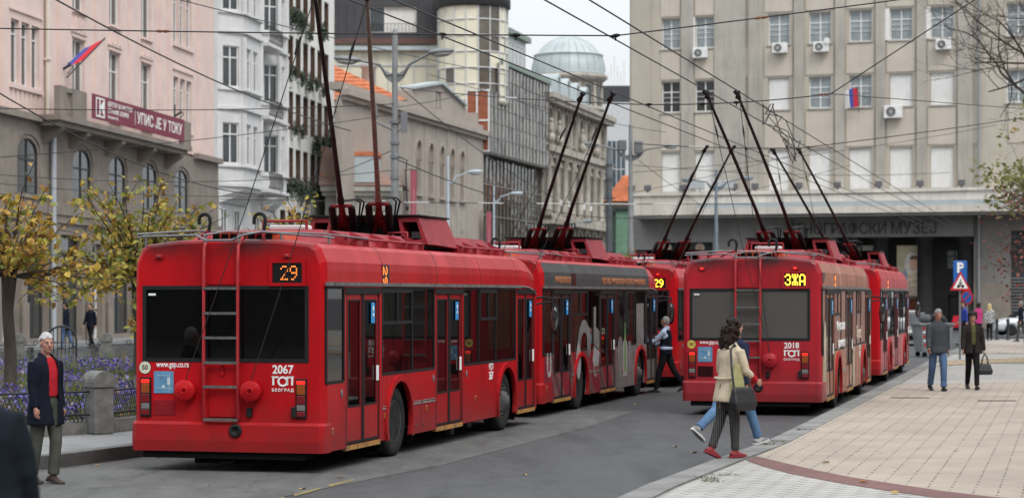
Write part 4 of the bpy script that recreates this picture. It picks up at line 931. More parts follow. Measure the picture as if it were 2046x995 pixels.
for a, c, z0, z1 in arches:
    window(PK, a + .2, c - .2, z0, z1 - .16, -.17, 'arch', M_FRD, M_WGL, arched=.64)
    q = MB(); q.prism(arch(a - .0, c + .0, z0, z1, .85), [arch(a + .19, c - .19, z0 + .02, z1 - .17, .64)], -.2, -.02, 'xz'); q.build('arch_surround', M_BROWN, PK)
    bx(PK, 'sill', M_BROWN, (a - .1, c + .1, -.36, -.252, z0 - .16, z0 - .01))
for i, (a, c, z0, z1) in enumerate(shops):
    q = MB(); q.prism(rect(a, c, z0, z1), [rect(a + .12, (a + c) / 2 - .06, z0 + .12, z1 - .9), rect((a + c) / 2 + .06, c - .12, z0 + .12, z1 - .9), rect(a + .12, c - .12, z1 - .75, z1 - .12)], .05, .16, 'xz'); fr_ = q.build('shop_front', M_FRD if i % 3 != 1 else M_FRW, PK)
    q = MB(); q.box(a + .05, c - .05, .10, .11, z0 + .05, z1 - .05); q.build('shop_glass', M_SHOP, fr_)
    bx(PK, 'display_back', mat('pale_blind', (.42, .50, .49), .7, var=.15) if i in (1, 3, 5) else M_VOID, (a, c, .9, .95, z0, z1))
for s_, w_ in ((14.6, 1.0), (22.4, .7), (27.1, .6)):
    q = MB(); q.rbox(s_ - w_ / 2, s_ + w_ / 2, -.31, -.252, 1.5, 2.9, .02); q.build('notice_board', mat('poster_frame', (.16, .05, .04), .6), PK); 
    bx(PK, 'notice_sheet', M_WHITE, (s_ - w_ / 2 + .1, s_ + w_ / 2 - .1, -.318, -.311, 1.65, 2.75))
for x in (7.6, 10.75, 14.9, 19.3, 22.3, 27.1, 32): bx(PK, 'pier', M_BROWN, (x - .3, x + .3, -.34, -.2515, .15, 5.4), (x - .38, x + .38, -.42, -.341, .15, 1.9))
for s_, m_ in ((LN.s(106, .4), M_PIPE),):
    q = MB(); q.tube([(s_, -.42, .2), (s_, -.42, 9.6)], .13, 10); q.build('downpipe', m_, PK)
    q = MB(); q.tube([(s_, -.16, 9.9), (s_, -.16, 20.9)], .11, 10); q.build('downpipe', mat('pale_downpipe', (.62, .56, .47), .6), PK)
    for z in (3, 6.2, 12.5, 15.8): bx(PK, 'pipe_clamp', M_PIPE if z < 9 else M_PINK, (s_ - .16, s_ + .16, -.56 if z < 9 else -.3, -.25 if z < 9 else -.05, z - .04, z + .04))
# balcony with corbels and parapet
BP = 1.35; BS0, BS1 = LN.s(121, BP), LN.s(384, BP)
q = MB(); q.box(BS0, BS1, -BP, -.256, 9.72, 9.95); q.box(BS0 + .15, BS1 - .15, -BP + .2, -.257, 9.5, 9.72); bal = q.build('balcony', M_BROWN, PK)
for x in [BS0 + (BS1 - BS0) * f for f in (.05, .22, .47, .72, .95)]:
    q = MB(); q.prism([(-.256, 9.5), (-1.1, 9.5), (-1.1, 9.35), (-.6, 9.0), (-.256, 8.75)], (), x - .25, x + .25, 'yz'); q.build('corbel', M_BROWN, bal)
for a, c in ((BS0 + .1, BS0 + .9), (BS0 + 1.7, BS0 + 3.6), (BS1 - 1.4, BS1 - .1)): 
    q = MB(); q.box(a, c, -BP + .03, -BP + .33, 9.95, 11.2); q.build('parapet', M_BROWN, bal)
for k in range(3): 
    q = MB(); q.lathe([(.07, 9.95), (.1, 10.3), (.05, 10.7), (.08, 11.0)], 8, 0, Matrix.Translation((BS0 + 1.05 + k * .24, -BP + .18, 0))); q.build('baluster', M_BROWN, bal)
q = MB(); q.box(BS0 + .901, BS0 + 1.699, -BP + .05, -BP + .31, 10.98, 11.16); q.build('parapet_cap', M_BROWN, bal)
bnr = thing('banner', 'maroon banner with white lettering hung along the pink house balcony', 'banner', LN.loc(), LN.th)
q = MB(); B0, B1 = LN.s(185, 1.4), LN.s(368, 1.4); bf = lambda f: B0 + (B1 - B0) * f
q.box(B0, B1, -BP - .06, -BP - .01, 10.25, 11.75); q.build('cloth', M_SIGN, bnr)
BF = lambda x, z: frame((x, -BP - .064, z), (1, 0, 0), (0, 0, 1))
def fit(o, w_):
    xs = [v.co.x for v in o.data.vertices]; f = w_ / (max(xs) - min(xs)); x0 = min(xs)
    for v in o.data.vertices: v.co.x = (v.co.x - x0) * f
BW = B1 - B0
fit(text('lettering', 'УПИС ЈЕ У ТОКУ', 1.02, M_WHITE, bnr, BF(bf(.45), 10.95), bold=.012, ext=.004), BW * .52)
fit(text('lettering', 'ЦЕНТАР ЗА НАСТАВУ', .40, M_WHITE, bnr, BF(bf(.145), 11.36), bold=.006), BW * .255); fit(text('lettering', 'СТРАНИХ ЈЕЗИКА', .40, M_WHITE, bnr, BF(bf(.145), 10.93), bold=.006), BW * .215)
fit(text('lettering', 'Основан 1931.', .24, M_WHITE, bnr, BF(bf(.145), 10.56), bold=.003), BW * .11)
q = MB(); q.prism(rect(bf(.03), bf(.03) + 1.25, 10.4, 11.6), [rect(bf(.03) + .1, bf(.03) + .48, 10.5, 11.5), [(bf(.03) + .62, 10.5), (bf(.03) + 1.15, 10.5), (bf(.03) + .7, 11.05)], [(bf(.03) + .62, 11.1), (bf(.03) + 1.15, 11.5), (bf(.03) + .62, 11.5)]], -BP - .068, -BP - .061, 'xz'); q.build('emblem', M_WHITE, bnr)
q = MB(); q.box(bf(.425), bf(.425) + .05, -BP - .066, -BP - .061, 10.5, 11.4); q.build('divider', M_WHITE, bnr)
zc_ = (LN.z(185, 187, 1.4) + LN.z(185, 236, 1.4)) / 2; hk_ = (LN.z(185, 187, 1.4) - LN.z(185, 236, 1.4)) / 1.5; bnr.scale.z = hk_; bnr.location.z = zc_ - 11.0 * hk_
for s_, fz in ((LN.s(131, .2), 12.6), (34.3, 12.0)):
    q = MB(); q.tube([(s_, -.05, fz - .9), (s_, -.05, fz + .3)], .04, 6); q.tube([(s_, -.08, fz - .3), (s_, -.45, fz - .1)], .06, 6); q.tube([(s_, -.3, fz - .5), (s_ + .1, -.5, fz - .2), (s_, -.3, fz)], .03, 5); q.build('flag_bracket', M_IRON, PK)
# flag on the balcony pole
p0 = Vector((LN.s(133, .4), -.4, LN.z(133, 156, .4))); tip = Vector((LN.s(210, 1.7), -1.7, LN.z(210, 77, 1.7)))
fl = thing('flag', 'small red and blue flag blowing from a pole on the pink house', 'flag', LN.loc(), LN.th)
q = MB(); q.tube([p0, tip], .035, 6); q.build('flagpole', M_IRON, fl)
def cloth(corner, e1, e2, n, wav, mats, split):
    b = MB(); m = 8
    for i in range(n):
        for j in range(m):
            P = []
            for (a, c) in ((i, j), (i + 1, j), (i + 1, j + 1), (i, j + 1)):
                u, v = a / n, c / m; P.append(corner + e1 * u + e2 * v + Vector((wav * sin(7 * u + 2 * v), wav * cos(5 * u + v), wav * .6 * sin(6 * u + 3 * v))) * u)
            b.add(P, [(0, 1, 2, 3)], split((i + .5) / n, (j + .5) / m), None, True)
    return b
d = (tip - p0)
q = cloth(p0 + d * .98, Vector((-.1, .85, -.38)), -d * .52, 10, .06, None, lambda u, v: 0 if u < .68 else 1)
q.build('flag_cloth', [mat('flag_red', (.62, .03, .05), .7), mat('flag_blue', (.05, .09, .38), .7), M_WHITE], fl)
# ---------------- white ornate house
W0 = S1 + .0; WL = 15.6
WH = building('white ornate house with stacked bays and iron balconies next to the pink house', 'building', LN)
zf = [4.6, 8.6, 13.0, 17.4, 21.6]
wins_w = [(W0 + 9.0, W0 + 10.4, z + .35, z + 3.0) for z in zf[1:4]]
q = MB(); q.prism(rect(W0 + .02, W0 + WL, 0, 24), [rect(*r_) for r_ in wins_w], 0, .5, 'xz'); q.build('wall', M_WHT, WH)
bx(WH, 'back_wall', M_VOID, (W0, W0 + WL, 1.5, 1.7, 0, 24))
for r_ in wins_w: window(WH, *r_, .2, 'door')
def bay(x0, x1, dep, ch):
    pl = [(x0, 0), (x0 + ch, -dep), (x1 - ch, -dep), (x1, 0)]
    for zi in range(1, len(zf) - 1):
        z0, z1 = zf[zi], zf[zi + 1]
        bays = MB(); bays.prism(pl, (), z0 - .35, z0 + .15, 'xy'); big = [(x0 - .15, 0), (x0 + ch - .1, -dep - .18), (x1 - ch + .1, -dep - .18), (x1 + .15, 0)]
        bays.prism(big, (), z0 - .16, z0 + .0, 'xy'); bays.prism(big, (), z0 + .95, z0 + 1.05, 'xy')
        for k in range(3):
            A, B = Vector((*pl[k], 0)), Vector((*pl[k + 1], 0)); t = (B - A); ln_ = t.length; t.normalize()
            M_ = Matrix.Translation(A) @ Matrix(((t.x, -t.y, 0, 0), (t.y, t.x, 0, 0), (0, 0, 1, 0), (0, 0, 0, 1)))
            ws = [(ln_ / 2 - .55, ln_ / 2 + .55)] if ln_ < 2.6 else [(ln_ * .5 - 1.35, ln_ * .5 - .25), (ln_ * .5 + .25, ln_ * .5 + 1.35)]
            bays.prism(rect(0, ln_, z0 + .15, z1 - .35), [rect(a, c, z0 + 1.15, z1 - .9) for a, c in ws], 0, .25, 'xz', 0, M_)
            for a, c in ws:
                o = window(WH, a, c, z0 + 1.15, z1 - .9, .1, 'tall'); o.matrix_local = M_ @ Matrix.Translation(((a + c) / 2, .1, z0 + 1.15))
            for xx in (0.0, ln_): bays.box(xx - .14, xx + .14, -.10, -.002, z0 + 1.06, z1 - .36, 0, M_)
        bays.build('bay', M_WHT, WH)
    q = MB(); q.loft([[(x, y * .1 - .05, zf[1] - 1.1) for x, y in pl], [(x, y * .6 - .03, zf[1] - .75) for x, y in pl], [(x, y, zf[1] - .35) for x, y in pl]]); q.build('bay_base', M_WHT, WH)
bay(W0 + .9, W0 + 7.6, 1.15, 1.3); bay(W0 + 11.2, W0 + 15.0, .9, .9)
for z in zf[1:4]:
    q = MB(); q.box(W0 + 7.7, W0 + 11.3, -1.35, -.01, z - .2, z); bl = q.build('balcony', M_WHT, WH)
    q = MB()
    for k in range(15): q.tube([(W0 + 7.8 + k * .245, -1.3, z), (W0 + 7.8 + k * .245, -1.38, z + .35), (W0 + 7.8 + k * .245, -1.3, z + .98)], .022, 5)
    q.tube([(W0 + 7.75, -1.3, z + 1.0), (W0 + 11.3, -1.3, z + 1.0)], .03, 6); q.tube([(W0 + 7.75, -1.3, z + .1), (W0 + 11.3, -1.3, z + .1)], .02, 6); q.build('railing', M_IRON, bl)
for a in (1.2, 4.2, 9, 12): window(WH, W0 + a, W0 + a + 1.6, 1.2, 4.2, -.09, 'cross'); window(WH, W0 + a, W0 + a + 1.3, 5.6, 7.2, -.09, 'two')
# ---------------- modern white block with dark slots
Q0 = W0 + WL + .15; QL = 17.2
MD = building('modern white block with rows of narrow dark openings and trailing greenery', 'building', LN)
pit = (QL - 1.6) / 7
slots = [(Q0 + .40 + i * pit, Q0 + .40 + i * pit + 1.58, z0, z0 + 3.0) for i in range(7) for z0 in (1.0, 5.15, 9.3, 13.0, 16.65, 20.3)]
slots = [(a, c, z0, z0 + 2.55) for a, c, z0, _ in slots]
q = MB(); q.prism(rect(Q0, Q0 + QL, 0, 25), [rect(*r_) for r_ in slots], 0, .6, 'xz'); q.build('wall', M_OFFW, MD)
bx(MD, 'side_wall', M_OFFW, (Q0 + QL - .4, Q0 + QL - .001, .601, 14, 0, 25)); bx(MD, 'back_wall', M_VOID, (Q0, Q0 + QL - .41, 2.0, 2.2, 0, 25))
M_SLOT = mat('brown_shutter', (.085, .045, .03), .7, var=.4, vscale=3)
for a, c, z0, z1 in slots:
    q = MB(); q.box(c - .05, c - .004, .03, .58, z0 + .02, z1 - .02); o = q.build('shutter', M_SLOT, MD)
    q = MB(); q.box(a + .01, c - .01, .62, .64, z0, z1); q.build('pane', M_WGL, MD)
gm = [clump(210, .26, (.30, .12, .34), k).mesh('trailing_plant', M_LEAFDK) for k in range(4)]
gi = 0; rg = random.Random(5)
for i, z0 in [(0, 20.3), (1, 20.3), (2, 20.3), (3, 20.1), (5, 20.3), (1, 16.65), (2, 16.65), (3, 16.5), (5, 16.65), (0, 16.7), (4, 16.6), (1, 13.0), (2, 13.0), (4, 12.7), (5, 12.9), (6, 13.0), (0, 9.2), (1, 9.3), (2, 9.3), (3, 9.1), (4, 9.2), (5, 9.3), (6, 9.2)]:
    a = Q0 + .55 + i * pit + .6; Pw = Vector((LN.P[0] + a * LN.d[0] + .3 * LN.d[1], LN.P[1] + a * LN.d[1] - .3 * LN.d[0], z0 + .0 + rg.uniform(-.25, .15)))
    o = link('trailing_plant', gm[gi % 4], None, Pw, LN.th + (pi if gi % 2 else 0), 'dark green plant spilling over a window ledge of the modern white block', 'plant', 'plants on the ledges of the modern white block'); s_ = rg.uniform(.55, .95); o.scale = (s_ * 1.1, s_, s_); gi += 1
# ---------------- second row, beyond the crossing
BN = Line((-8.19, 158.0), (.2316, .9728))
BR = building('taupe building with a low gable and tall round-arched niches', 'building', BN)
BLn = 24.9
nich = [(s_ - .62, s_ + .62) for s_ in (4.9, 8.4, 11.6, 14.7, 17.8)]
lowin = [(s_ - .45, s_ + .45, 3.2, 6.0) for s_ in (4.9, 8.4, 11.6, 14.7, 17.8, 21.2)]
q = MB(); q.prism(rect(0, BLn, 0, 15.6), [arch(a, c, 9.9, 13.9, .62) for a, c in nich] + [rect(*r_) for r_ in lowin], 0, .4, 'xz')
q.prism([(2.6, 16.5), (19.6, 16.5), (19.6, 17.5), (18.6, 17.7), (11.2, 18.7), (3.6, 17.7), (2.6, 17.5)], [rect(9.9, 11.6, 16.7, 18.1)], .05, 1.0, 'xz'); q.build('wall', M_TAUPE, BR)
bx(BR, 'side_wall', M_TAUPE, (-14, -.001, .0, .35, 0, 15.6), (-.3, -.002, .36, 16, 0, 15.6), (0, BLn, 3, 3.2, 0, 16)); bx(BR, 'end_wall', M_TAUPE, (BLn - .35, BLn - .001, .41, 12, 0, 17.6))
bx(BR, 'cornice', M_TAUPE, (-14.2, BLn + .3, -.55, -.002, 15.6, 16.0), (-14, BLn + .15, -.3, -.003, 15.3, 15.59), (-14, BLn, -.01, .9, 16.0, 16.5))
q = MB(); q.prism([(3.3, 17.62), (11.2, 18.72), (18.9, 17.62), (18.9, 17.8), (11.2, 18.92), (3.3, 17.8)], (), -.2, 1.2, 'xz'); q.build('gable_coping', M_ZINC, BR)
bx(BR, 'relief', M_CREAMST, (10.0, 11.5, .2, .5, 16.75, 18.05), (10.5, 11.0, .12, .2, 16.8, 17.9))
bx(BR, 'niche_back', M_TAUPE, (0, BLn, .34, .45, 9.8, 14.0))
for (a, c) in nich:
    window(BR, a + .22, c - .22, 10.1, 12.5, .26, 'tall', M_FRD)
    for k in (1, 2):
        q = MB(); q.prism(arch(a + .12 * k - .1, c - .12 * k + .1, 12.5, 13.97 - .12 * k, None), [arch(a + .12 * k, c - .12 * k, 12.49, 13.87 - .12 * k, None)], .1 + .07 * k, .16 + .07 * k, 'xz') if False else None
    q = MB(); q.prism(arch(a - .16, c + .16, 12.5, 14.06, None), [arch(a + .0, c - .0, 12.52, 13.9, None)], -.07, -.002, 'xz'); q.build('arch_moulding', M_TAUPE, BR)
    bx(BR, 'sill', M_TAUPE, (a - .25, c + .25, -.22, -.002, 9.65, 9.88)); bx(BR, 'relief', M_CREAMST, (a + .3, c - .3, -.05, -.002, 7.3, 8.7))
for r_ in lowin: window(BR, *r_, .2, 'tall', M_FRD)
for x in (3.2, 6.6, 10, 13.2, 16.3, 19.5): bx(BR, 'pilaster', M_TAUPE, (x - .2, x + .2, -.05, -.001, 6.5, 15.2))
for s_, zb in ((.9, 0), (BLn - 1.0, -2.2)):
    o = thing('hanging_banner', 'long faded pink banner hanging down the %s' % ('taupe building beside the tall lamp post' if s_ < 5 else 'corner between taupe building and glass building'), 'banner', BN.loc(), BN.th, 'vertical banners on the taupe building')
    q = MB(); q.box(s_ - .75, s_ + .75, -.75, -.71, 3.2, 11.4 + zb); q.build('cloth', mat('pink_banner', (.38, .07, .10), .7, var=.15), o)
    q = MB(); q.tube([(s_ - .8, -.73, 11.42 + zb), (s_ + .8, -.73, 11.42 + zb)], .04, 6); q.tube([(s_, -.73, 11.42 + zb), (s_, .0, 11.42 + zb)], .03, 6); q.build('banner_rod', M_IRON, o)
    q = MB(); q.box(s_ - .12, s_ + .12, -.757, -.751, 4.2, 10 + zb); q.build('lettering_stripe', mat('banner_stripe', (.5, .2, .22), .7, var=.5, vscale=6), o)
# tiled hip roof and old cottage in front of its flank
def hip(x0, x1, y0, y1, z0, z1, inx, iny, m, parent, name='roof'):
    q = MB(); a = [(x0, y0, z0), (x1, y0, z0), (x1, y1, z0), (x0, y1, z0), (x0 + inx, y0 + iny, z1), (x1 - inx, y0 + iny, z1), (x1 - inx, y1 - iny, z1), (x0 + inx, y1 - iny, z1)]
    q.add(a, [(0, 1, 5, 4), (1, 2, 6, 5), (2, 3, 7, 6), (3, 0, 4, 7), (4, 5, 6, 7)])
    if m is M_TILE:       # rows of tiles
        n = 14
        for k in range(1, n):
            t = k / n; q.tube([(x0 + inx * t, y0 + iny * t - .03, z0 + (z1 - z0) * t), (x1 - inx * t, y0 + iny * t - .03, z0 + (z1 - z0) * t)], .05, 4)
    return q.build(name, m, parent)
TH = thing('house', 'building with a bright orange tiled hip roof behind the street lamp', 'house', (-13.5, 160.5, 0))
bx(TH, 'wall', M_TAUPE, (-12, 5.2, 0, 12, 0, 16.2)); bx(TH, 'cornice', M_TAUPE, (-12.3, 5.5, -.35, -.002, 16.2, 16.7), (-12.3, 5.4, -.2, -.003, 15.9, 16.19)); hip(-12.5, 5.6, -.5, 12.5, 16.7, 21.2, 8.6, 6, M_TILE, TH)
q = MB(); q.lathe([(.55, 17), (.55, 20), (.65, 20.05), (.65, 20.4), (.5, 20.5)], 14, 0, Matrix.Translation((2.2, 9, 0))); q.build('vent_stack', M_ZINC, TH)
OH = thing('cottage', 'weathered grey cottage with a zinc and tile roof below the street lamp', 'house', (-9.6, 147.5, 0))
M_OLD = mat('old_cream_stucco', (.40, .385, .34), .9, var=.3, vscale=.8, streak=.7, streak_col=(.18, .17, .15))
bx(OH, 'wall', M_OLD, (-3.2, 1.6, 0, 8, 0, 9.3)); bx(OH, 'cornice', M_OLD, (-3.4, 1.9, -.3, -.002, 9.0, 9.3), (-3.5, 2.1, -.5, -.003, 9.3, 9.7), (-3.2, 1.7, -.15, -.004, 7.6, 7.9))
q = MB(); q.loft([[(-3.6, -.6, 9.7), (2.2, -.6, 9.7), (2.2, 8, 9.7), (-3.6, 8, 9.7)], [(-3.6, 2.0, 12.6), (.2, 2.6, 11.0), (.2, 6, 11.0), (-3.6, 6, 12.6)]]); q.build('roof', mat('old_roof', (.22, .19, .17), .8, var=.5, vscale=1.5, vcol=(.26, .10, .06)), OH)
q = MB(); q.prism([(-1.6, 9.9), (.3, 9.9), (.4, 11.6), (-1.3, 11.9)], (), -.3, 3, 'xz'); q.build('skylight', M_ZINC, OH)
q = MB(); q.box(-1.4, .5, -.35, 3.1, 11.7, 12.0); q.build('ridge_tiles', M_TILE, OH)
for x in (-2.3, -.6): window(OH, x - .4, x + .4, 6.0, 7.5, -.09, 'cross')
q = MB(); q.ell((.6, -.15, 8.3), (.5, .2, .5)); q.build('stucco_ornament', M_OLD, OH)
# ---------------- dark mansard block with the glazed drum
MS = thing('building', 'large block with dark metal mansard and creamy glazing ending in a glass drum', 'building', (-30, 190, 0))
M_CRGL = mat('cream_glazing', (.80, .75, .57), .25, var=.25, vscale=.35, vcol=(.60, .57, .46), spec=.6)
M_DKGL = mat('brown_glazing', (.12, .10, .075), .1, var=.5, vscale=.4, spec=.7)
bx(MS, 'wall', M_CRGL, (0, 23.5, .1, 12, 0, 24.6))
q = MB()
for k in range(22): q.box(k * 1.12, k * 1.12 + .09, -.02, .09, 8, 24.6)
for z in (12, 14.6, 17.2, 19.8, 22.4): q.box(0, 23.5, -.03, .085, z, z + .12)
q.build('glazing_bars', M_STEELW, MS)
q = MB(); q.prism([(-.3, 24.6), (23.6, 24.6), (23.6, 29.6), (20, 29.6), (8, 26.7 + 1.6), (-.3, 28)], [rect(1.5, 3.9, 25.2, 27.3), rect(13.4, 16.9, 26.1, 27.9) if False else rect(8.2, 11.6, 25.2, 27.2), rect(17.4, 21.6, 25.3, 27.6)], -.4, .3, 'xz'); q.box(-.3, 23.5, .31, 10, 24.6, 27.8); q.build('mansard', M_SLATE, MS)
q = MB()
for k in range(34): q.box(.0 + k * .7, .03 + k * .7, -.44, -.401, 24.7, 27.9) if not (1.4 < k * .7 < 4 or 8.1 < k * .7 < 11.7 or 17.3 < k * .7 < 21.7) else None
q.build('standing_seam', M_SLATE, MS)
bx(MS, 'parapet', mat('rust_flashing', (.12, .06, .05), .7), (-.3, 23.5, -.55, -.402, 24.3, 24.75)); bx(MS, 'ledge', M_ZINC, (-.3, 23.6, -.7, -.03, 23.7, 24.05))
M_BLIND = mat('white_blind', (.68, .67, .62), .7, var=.1)
for r_ in ((1.5, 3.9, 25.2, 27.3), (8.2, 11.6, 25.2, 27.2), (17.4, 21.6, 25.3, 27.6)):
    for k in range(3):
        w_ = (r_[1] - r_[0]) / 3; window(MS, r_[0] + k * w_, r_[0] + (k + 1) * w_, r_[2], r_[3], -.1, 'plain', M_FRW, M_BLIND if not (r_[0] > 17 and k == 0) else M_WGL)
    q = MB()
    for k in range(14): q.tube([(r_[0] + k * (r_[1] - r_[0]) / 13, -.5, r_[2] + .05), (r_[0] + k * (r_[1] - r_[0]) / 13, -.5, r_[2] + .75)], .02, 4)
    q.tube([(r_[0], -.5, r_[2] + .75), (r_[1], -.5, r_[2] + .75)], .025, 5); q.build('window_rail', M_IRON, MS)
DC = Matrix.Translation((26.6, -3.0, 0)); DR = 3.0; NS = 18
q = MB(); rr_ = random.Random(3)
for k in range(NS * 2 // 2):
    a0, a1 = 2 * pi * k / NS, 2 * pi * (k + 1) / NS
    for zz in range(6):
        z0, z1 = 18.9 + zz * 1.38, 18.9 + (zz + 1) * 1.38; j = rr_.uniform(-.05, .05)
        am = (a0 + a1) / 2; mi = 1 if (-1.45 < (am if am < pi else am - 2 * pi) < -.75 and rr_.random() < .8) or (zz < 2 and rr_.random() < .35) else 0
        q.add([(DR * cos(a0), DR * sin(a0), z0), ((DR + j) * cos(a1), (DR + j) * sin(a1), z0), ((DR + j) * cos(a1), (DR + j) * sin(a1), z1), (DR * cos(a0), DR * sin(a0), z1)], [(0, 1, 2, 3)], mi)
q.build('drum_glazing', [M_CRGL, M_DKGL], MS, M=DC)
q = MB()
for k in range(NS):
    a0 = 2 * pi * k / NS; q.tube([(DR * 1.012 * cos(a0), DR * 1.012 * sin(a0), 18.9), (DR * 1.012 * cos(a0), DR * 1.012 * sin(a0), 27.1)], .06, 5)
for zz in range(7): q.tube([(DR * 1.012 * cos(2 * pi * k / 24), DR * 1.012 * sin(2 * pi * k / 24), 18.9 + zz * 1.38) for k in range(25)], .06, 5)
q.build('drum_bars', M_STEELW, MS, M=DC)
q = MB(); q.lathe([(DR + .2, 26.95), (DR + .28, 27.0), (DR + .28, 29.2), (.1, 29.2)], 36); q.build('drum_cap', M_SLATE, MS, M=DC)
q = MB(); q.lathe([(.1, 18.6), (DR + .05, 18.6), (DR + .1, 18.9)], 24); q.build('drum_base', M_CRGL, MS, M=DC)
# wing to the right of the drum
WG = thing('building', 'narrow grey glazed wing with green roof edge right of the glass drum', 'building', (-.6, 196.2, 0), BN.th)
q = MB(); q.box(0, 8.2, 0, 6, 0, 26.0); q.build('wall', M_STEELW, WG); bx(WG, 'cornice', mat('green_copper', (.20, .26, .22), .7), (-.3, 8.5, -.5, 6.3, 26.0, 26.5))
for k in range(5): window(WG, .35 + k * 1.55, 1.65 + k * 1.55, 22.9, 25.4, -.09, 'cross', M_FRW, M_WGL2)
# ---------------- glass building
G0, G1 = 24.95, 48.0
GB = building('smoky glass building with mirrored panes and a red brick shoulder', 'building', BN)
def mirror(name, col, wav):
    m, n, l, p = node_mat(name, .04); p.inputs['Base Color'].default_value = (*col, 1); p.inputs['Metallic'].default_value = .82
    t = n.new('ShaderNodeTexCoord'); a = n.new('ShaderNodeTexNoise'); a.inputs['Scale'].default_value = .9; a.inputs['Detail'].default_value = 2; l(t.outputs['Object'], a.inputs['Vector'])
    b = n.new('ShaderNodeBump'); b.inputs['Strength'].default_value = wav; b.inputs['Distance'].default_value = .3; l(a.outputs['Fac'], b.inputs['Height']); l(b.outputs[0], p.inputs['Normal']); return m
M_MIR = mirror('smoked_mirror', (.15, .135, .105), .25); M_MIR2 = mirror('smoked_mirror_dark', (.075, .07, .06), .3)
M_MULL = mat('grey_mullion', (.17, .165, .15), .5)
q = MB(); nx, rz = 17, random.Random(11)
for i in range(nx):
    for k in range(11):
        if i < 2 and k >= 9: continue
        x0, x1 = G0 + i * (G1 - G0) / nx, G0 + (i + 1) * (G1 - G0) / nx; z0, z1 = (14.3 + (k - 5) * 1.3, 14.3 + (k - 4) * 1.3) if k >= 5 else (1.0 + k * 2.66, 1.0 + (k + 1) * 2.66)
        dp = -.6 if k >= 5 else .2; j = [rz.uniform(-.022, .022) for _ in range(3)]
        q.add([(x0, dp, z0), (x1, dp + j[0], z0), (x1, dp + j[1], z1), (x0, dp + j[2], z1)], [(0, 1, 2, 3)], 1 if rz.random() < .3 or k < 5 else 0)
q.build('glazing', [M_MIR, M_MIR2], GB)
q = MB()
for i in range(nx + 1):
    x = G0 + i * (G1 - G0) / nx; q.box(x - .03, x + .03, -.66, -.57, 14.3, 22.1 if i > 1 else 19.5); q.box(x - .035, x + .035, .12, .25, .5, 14.2)
for k in range(7): q.box(G0 if k < 5 else G0 + 2.7, G1, -.665, -.575, 14.3 + k * 1.3 - .025, 14.3 + k * 1.3 + .025)
for k in range(5): q.box(G0, G1, .11, .24, 1.0 + k * 2.66 - .05, 1.0 + k * 2.66 + .05)
q.build('mullions', M_MULL, GB)
bx(GB, 'soffit', M_MUSD, (G0, G1, -.62, .2, 14.1, 14.28)); bx(GB, 'parapet', mat('green_copper', (.2, .26, .22), .7), (G0 + 3.2, G1, -.85, -.4, 22.1, 22.55))
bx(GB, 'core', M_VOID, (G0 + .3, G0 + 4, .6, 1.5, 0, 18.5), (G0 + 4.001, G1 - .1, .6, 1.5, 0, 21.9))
M_BRICK = mat('red_brick', (.30, .095, .05), .85, var=.35, vscale=2.5)
q = MB(); q.prism([(.301, .2), (11, .2), (11, 21.2), (.301, 21.2)], (), G0 + .02, G0 + .29, 'yz') if False else q.box(G0 + .02, G0 + .29, -.56, 1.55, 14.3, 19.5); q.build('brick_flank', M_BRICK, GB)
q = MB()
for y in (-.55, .5, 1.4): q.box(G0 - .06, G0 + .015, y, y + .14, 14.3, 19.6)
for z in (14.3, 16.9, 19.45): q.box(G0 - .065, G0 + .016, -.56, 1.55, z, z + .14)
q.build('flank_frame', M_FRW, GB)
# ---------------- ornate palace with cornices, then the domed corner
O0, O1 = 48.1, 79.6
OP = building('blackened cream palace with heavy cornices, columns and statues', 'building', BN)
oc = [O0 + 2.6 + i * 3.75 for i in range(8)]
ho = [arch(c - 1.0, c + 1.0, 17.2, 20.2, 1.0) for c in oc] + [rect(c - .75, c + .75, 10.9, 14.3) for c in oc] + [rect(c - .75, c + .75, 6.0, 8.6) for c in oc]
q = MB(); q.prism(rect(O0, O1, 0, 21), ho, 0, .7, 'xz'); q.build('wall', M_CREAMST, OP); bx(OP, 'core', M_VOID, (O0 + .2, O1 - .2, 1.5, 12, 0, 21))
bx(OP, 'side_wall', M_CREAMST, (O0 + .01, O0 + .3, .71, 9, 14, 21)); bx(OP, 'end_wall', M_CREAMST, (O1 - .3, O1 - .001, .71, 16, 0, 21))
bx(OP, 'cornice', M_CREAMST, (O0 - .1, O1 + .7, -1.1, -.002, 21.0, 21.5), (O0, O1 + .5, -.7, -.003, 20.6, 20.99), (O0, O1 + .3, -.85, -.004, 15.9, 16.5), (O0, O1 + .2, -.5, -.005, 15.4, 15.89), (O0, O1 + .3, -1.0, -.006, 9.0, 9.35), (O0, O1 + .1, -.4, -.007, 4.6, 5.1), (O0, O1, -.55, -.008, 9.8, 10.0))
for k in range(58): 
    pass
q = MB()
for k in range(60): q.box(O0 + .2 + k * .53, O0 + .45 + k * .53, -.95, -.71, 20.55, 20.98)
q.build('dentils', M_CREAMST, OP)
q = MB()
for k in range(70): q.lathe([(.07, 9.36), (.1, 9.5), (.05, 9.75)], 5, 0, Matrix.Translation((O0 + .3 + k * .45, -.85, 0)))
q.build('balustrade', M_CREAMST, OP)
for c in oc:
    window(OP, c - .95, c + .95, 17.2, 20.1, .35, 'arch', M_FRD, arched=.9); window(OP, c - .75, c + .75, 10.9, 14.3, .35, 'tall', M_CREAMST); window(OP, c - .75, c + .75, 6.0, 8.6, .35, 'tall', M_CREAMST)
    q = MB(); q.prism(arch(c - 1.3, c + 1.3, 17.0, 20.5, 1.3), [arch(c - 1.0, c + 1.0, 17.01, 20.2, 1.0)], -.2, -.002, 'xz'); q.build('arch_moulding', M_CREAMST, OP)
    q = MB(); q.prism([(c - 1.1, 14.6), (c + 1.1, 14.6), (c, 15.25)], (), -.4, -.002, 'xz'); q.build('pediment', M_CREAMST, OP)
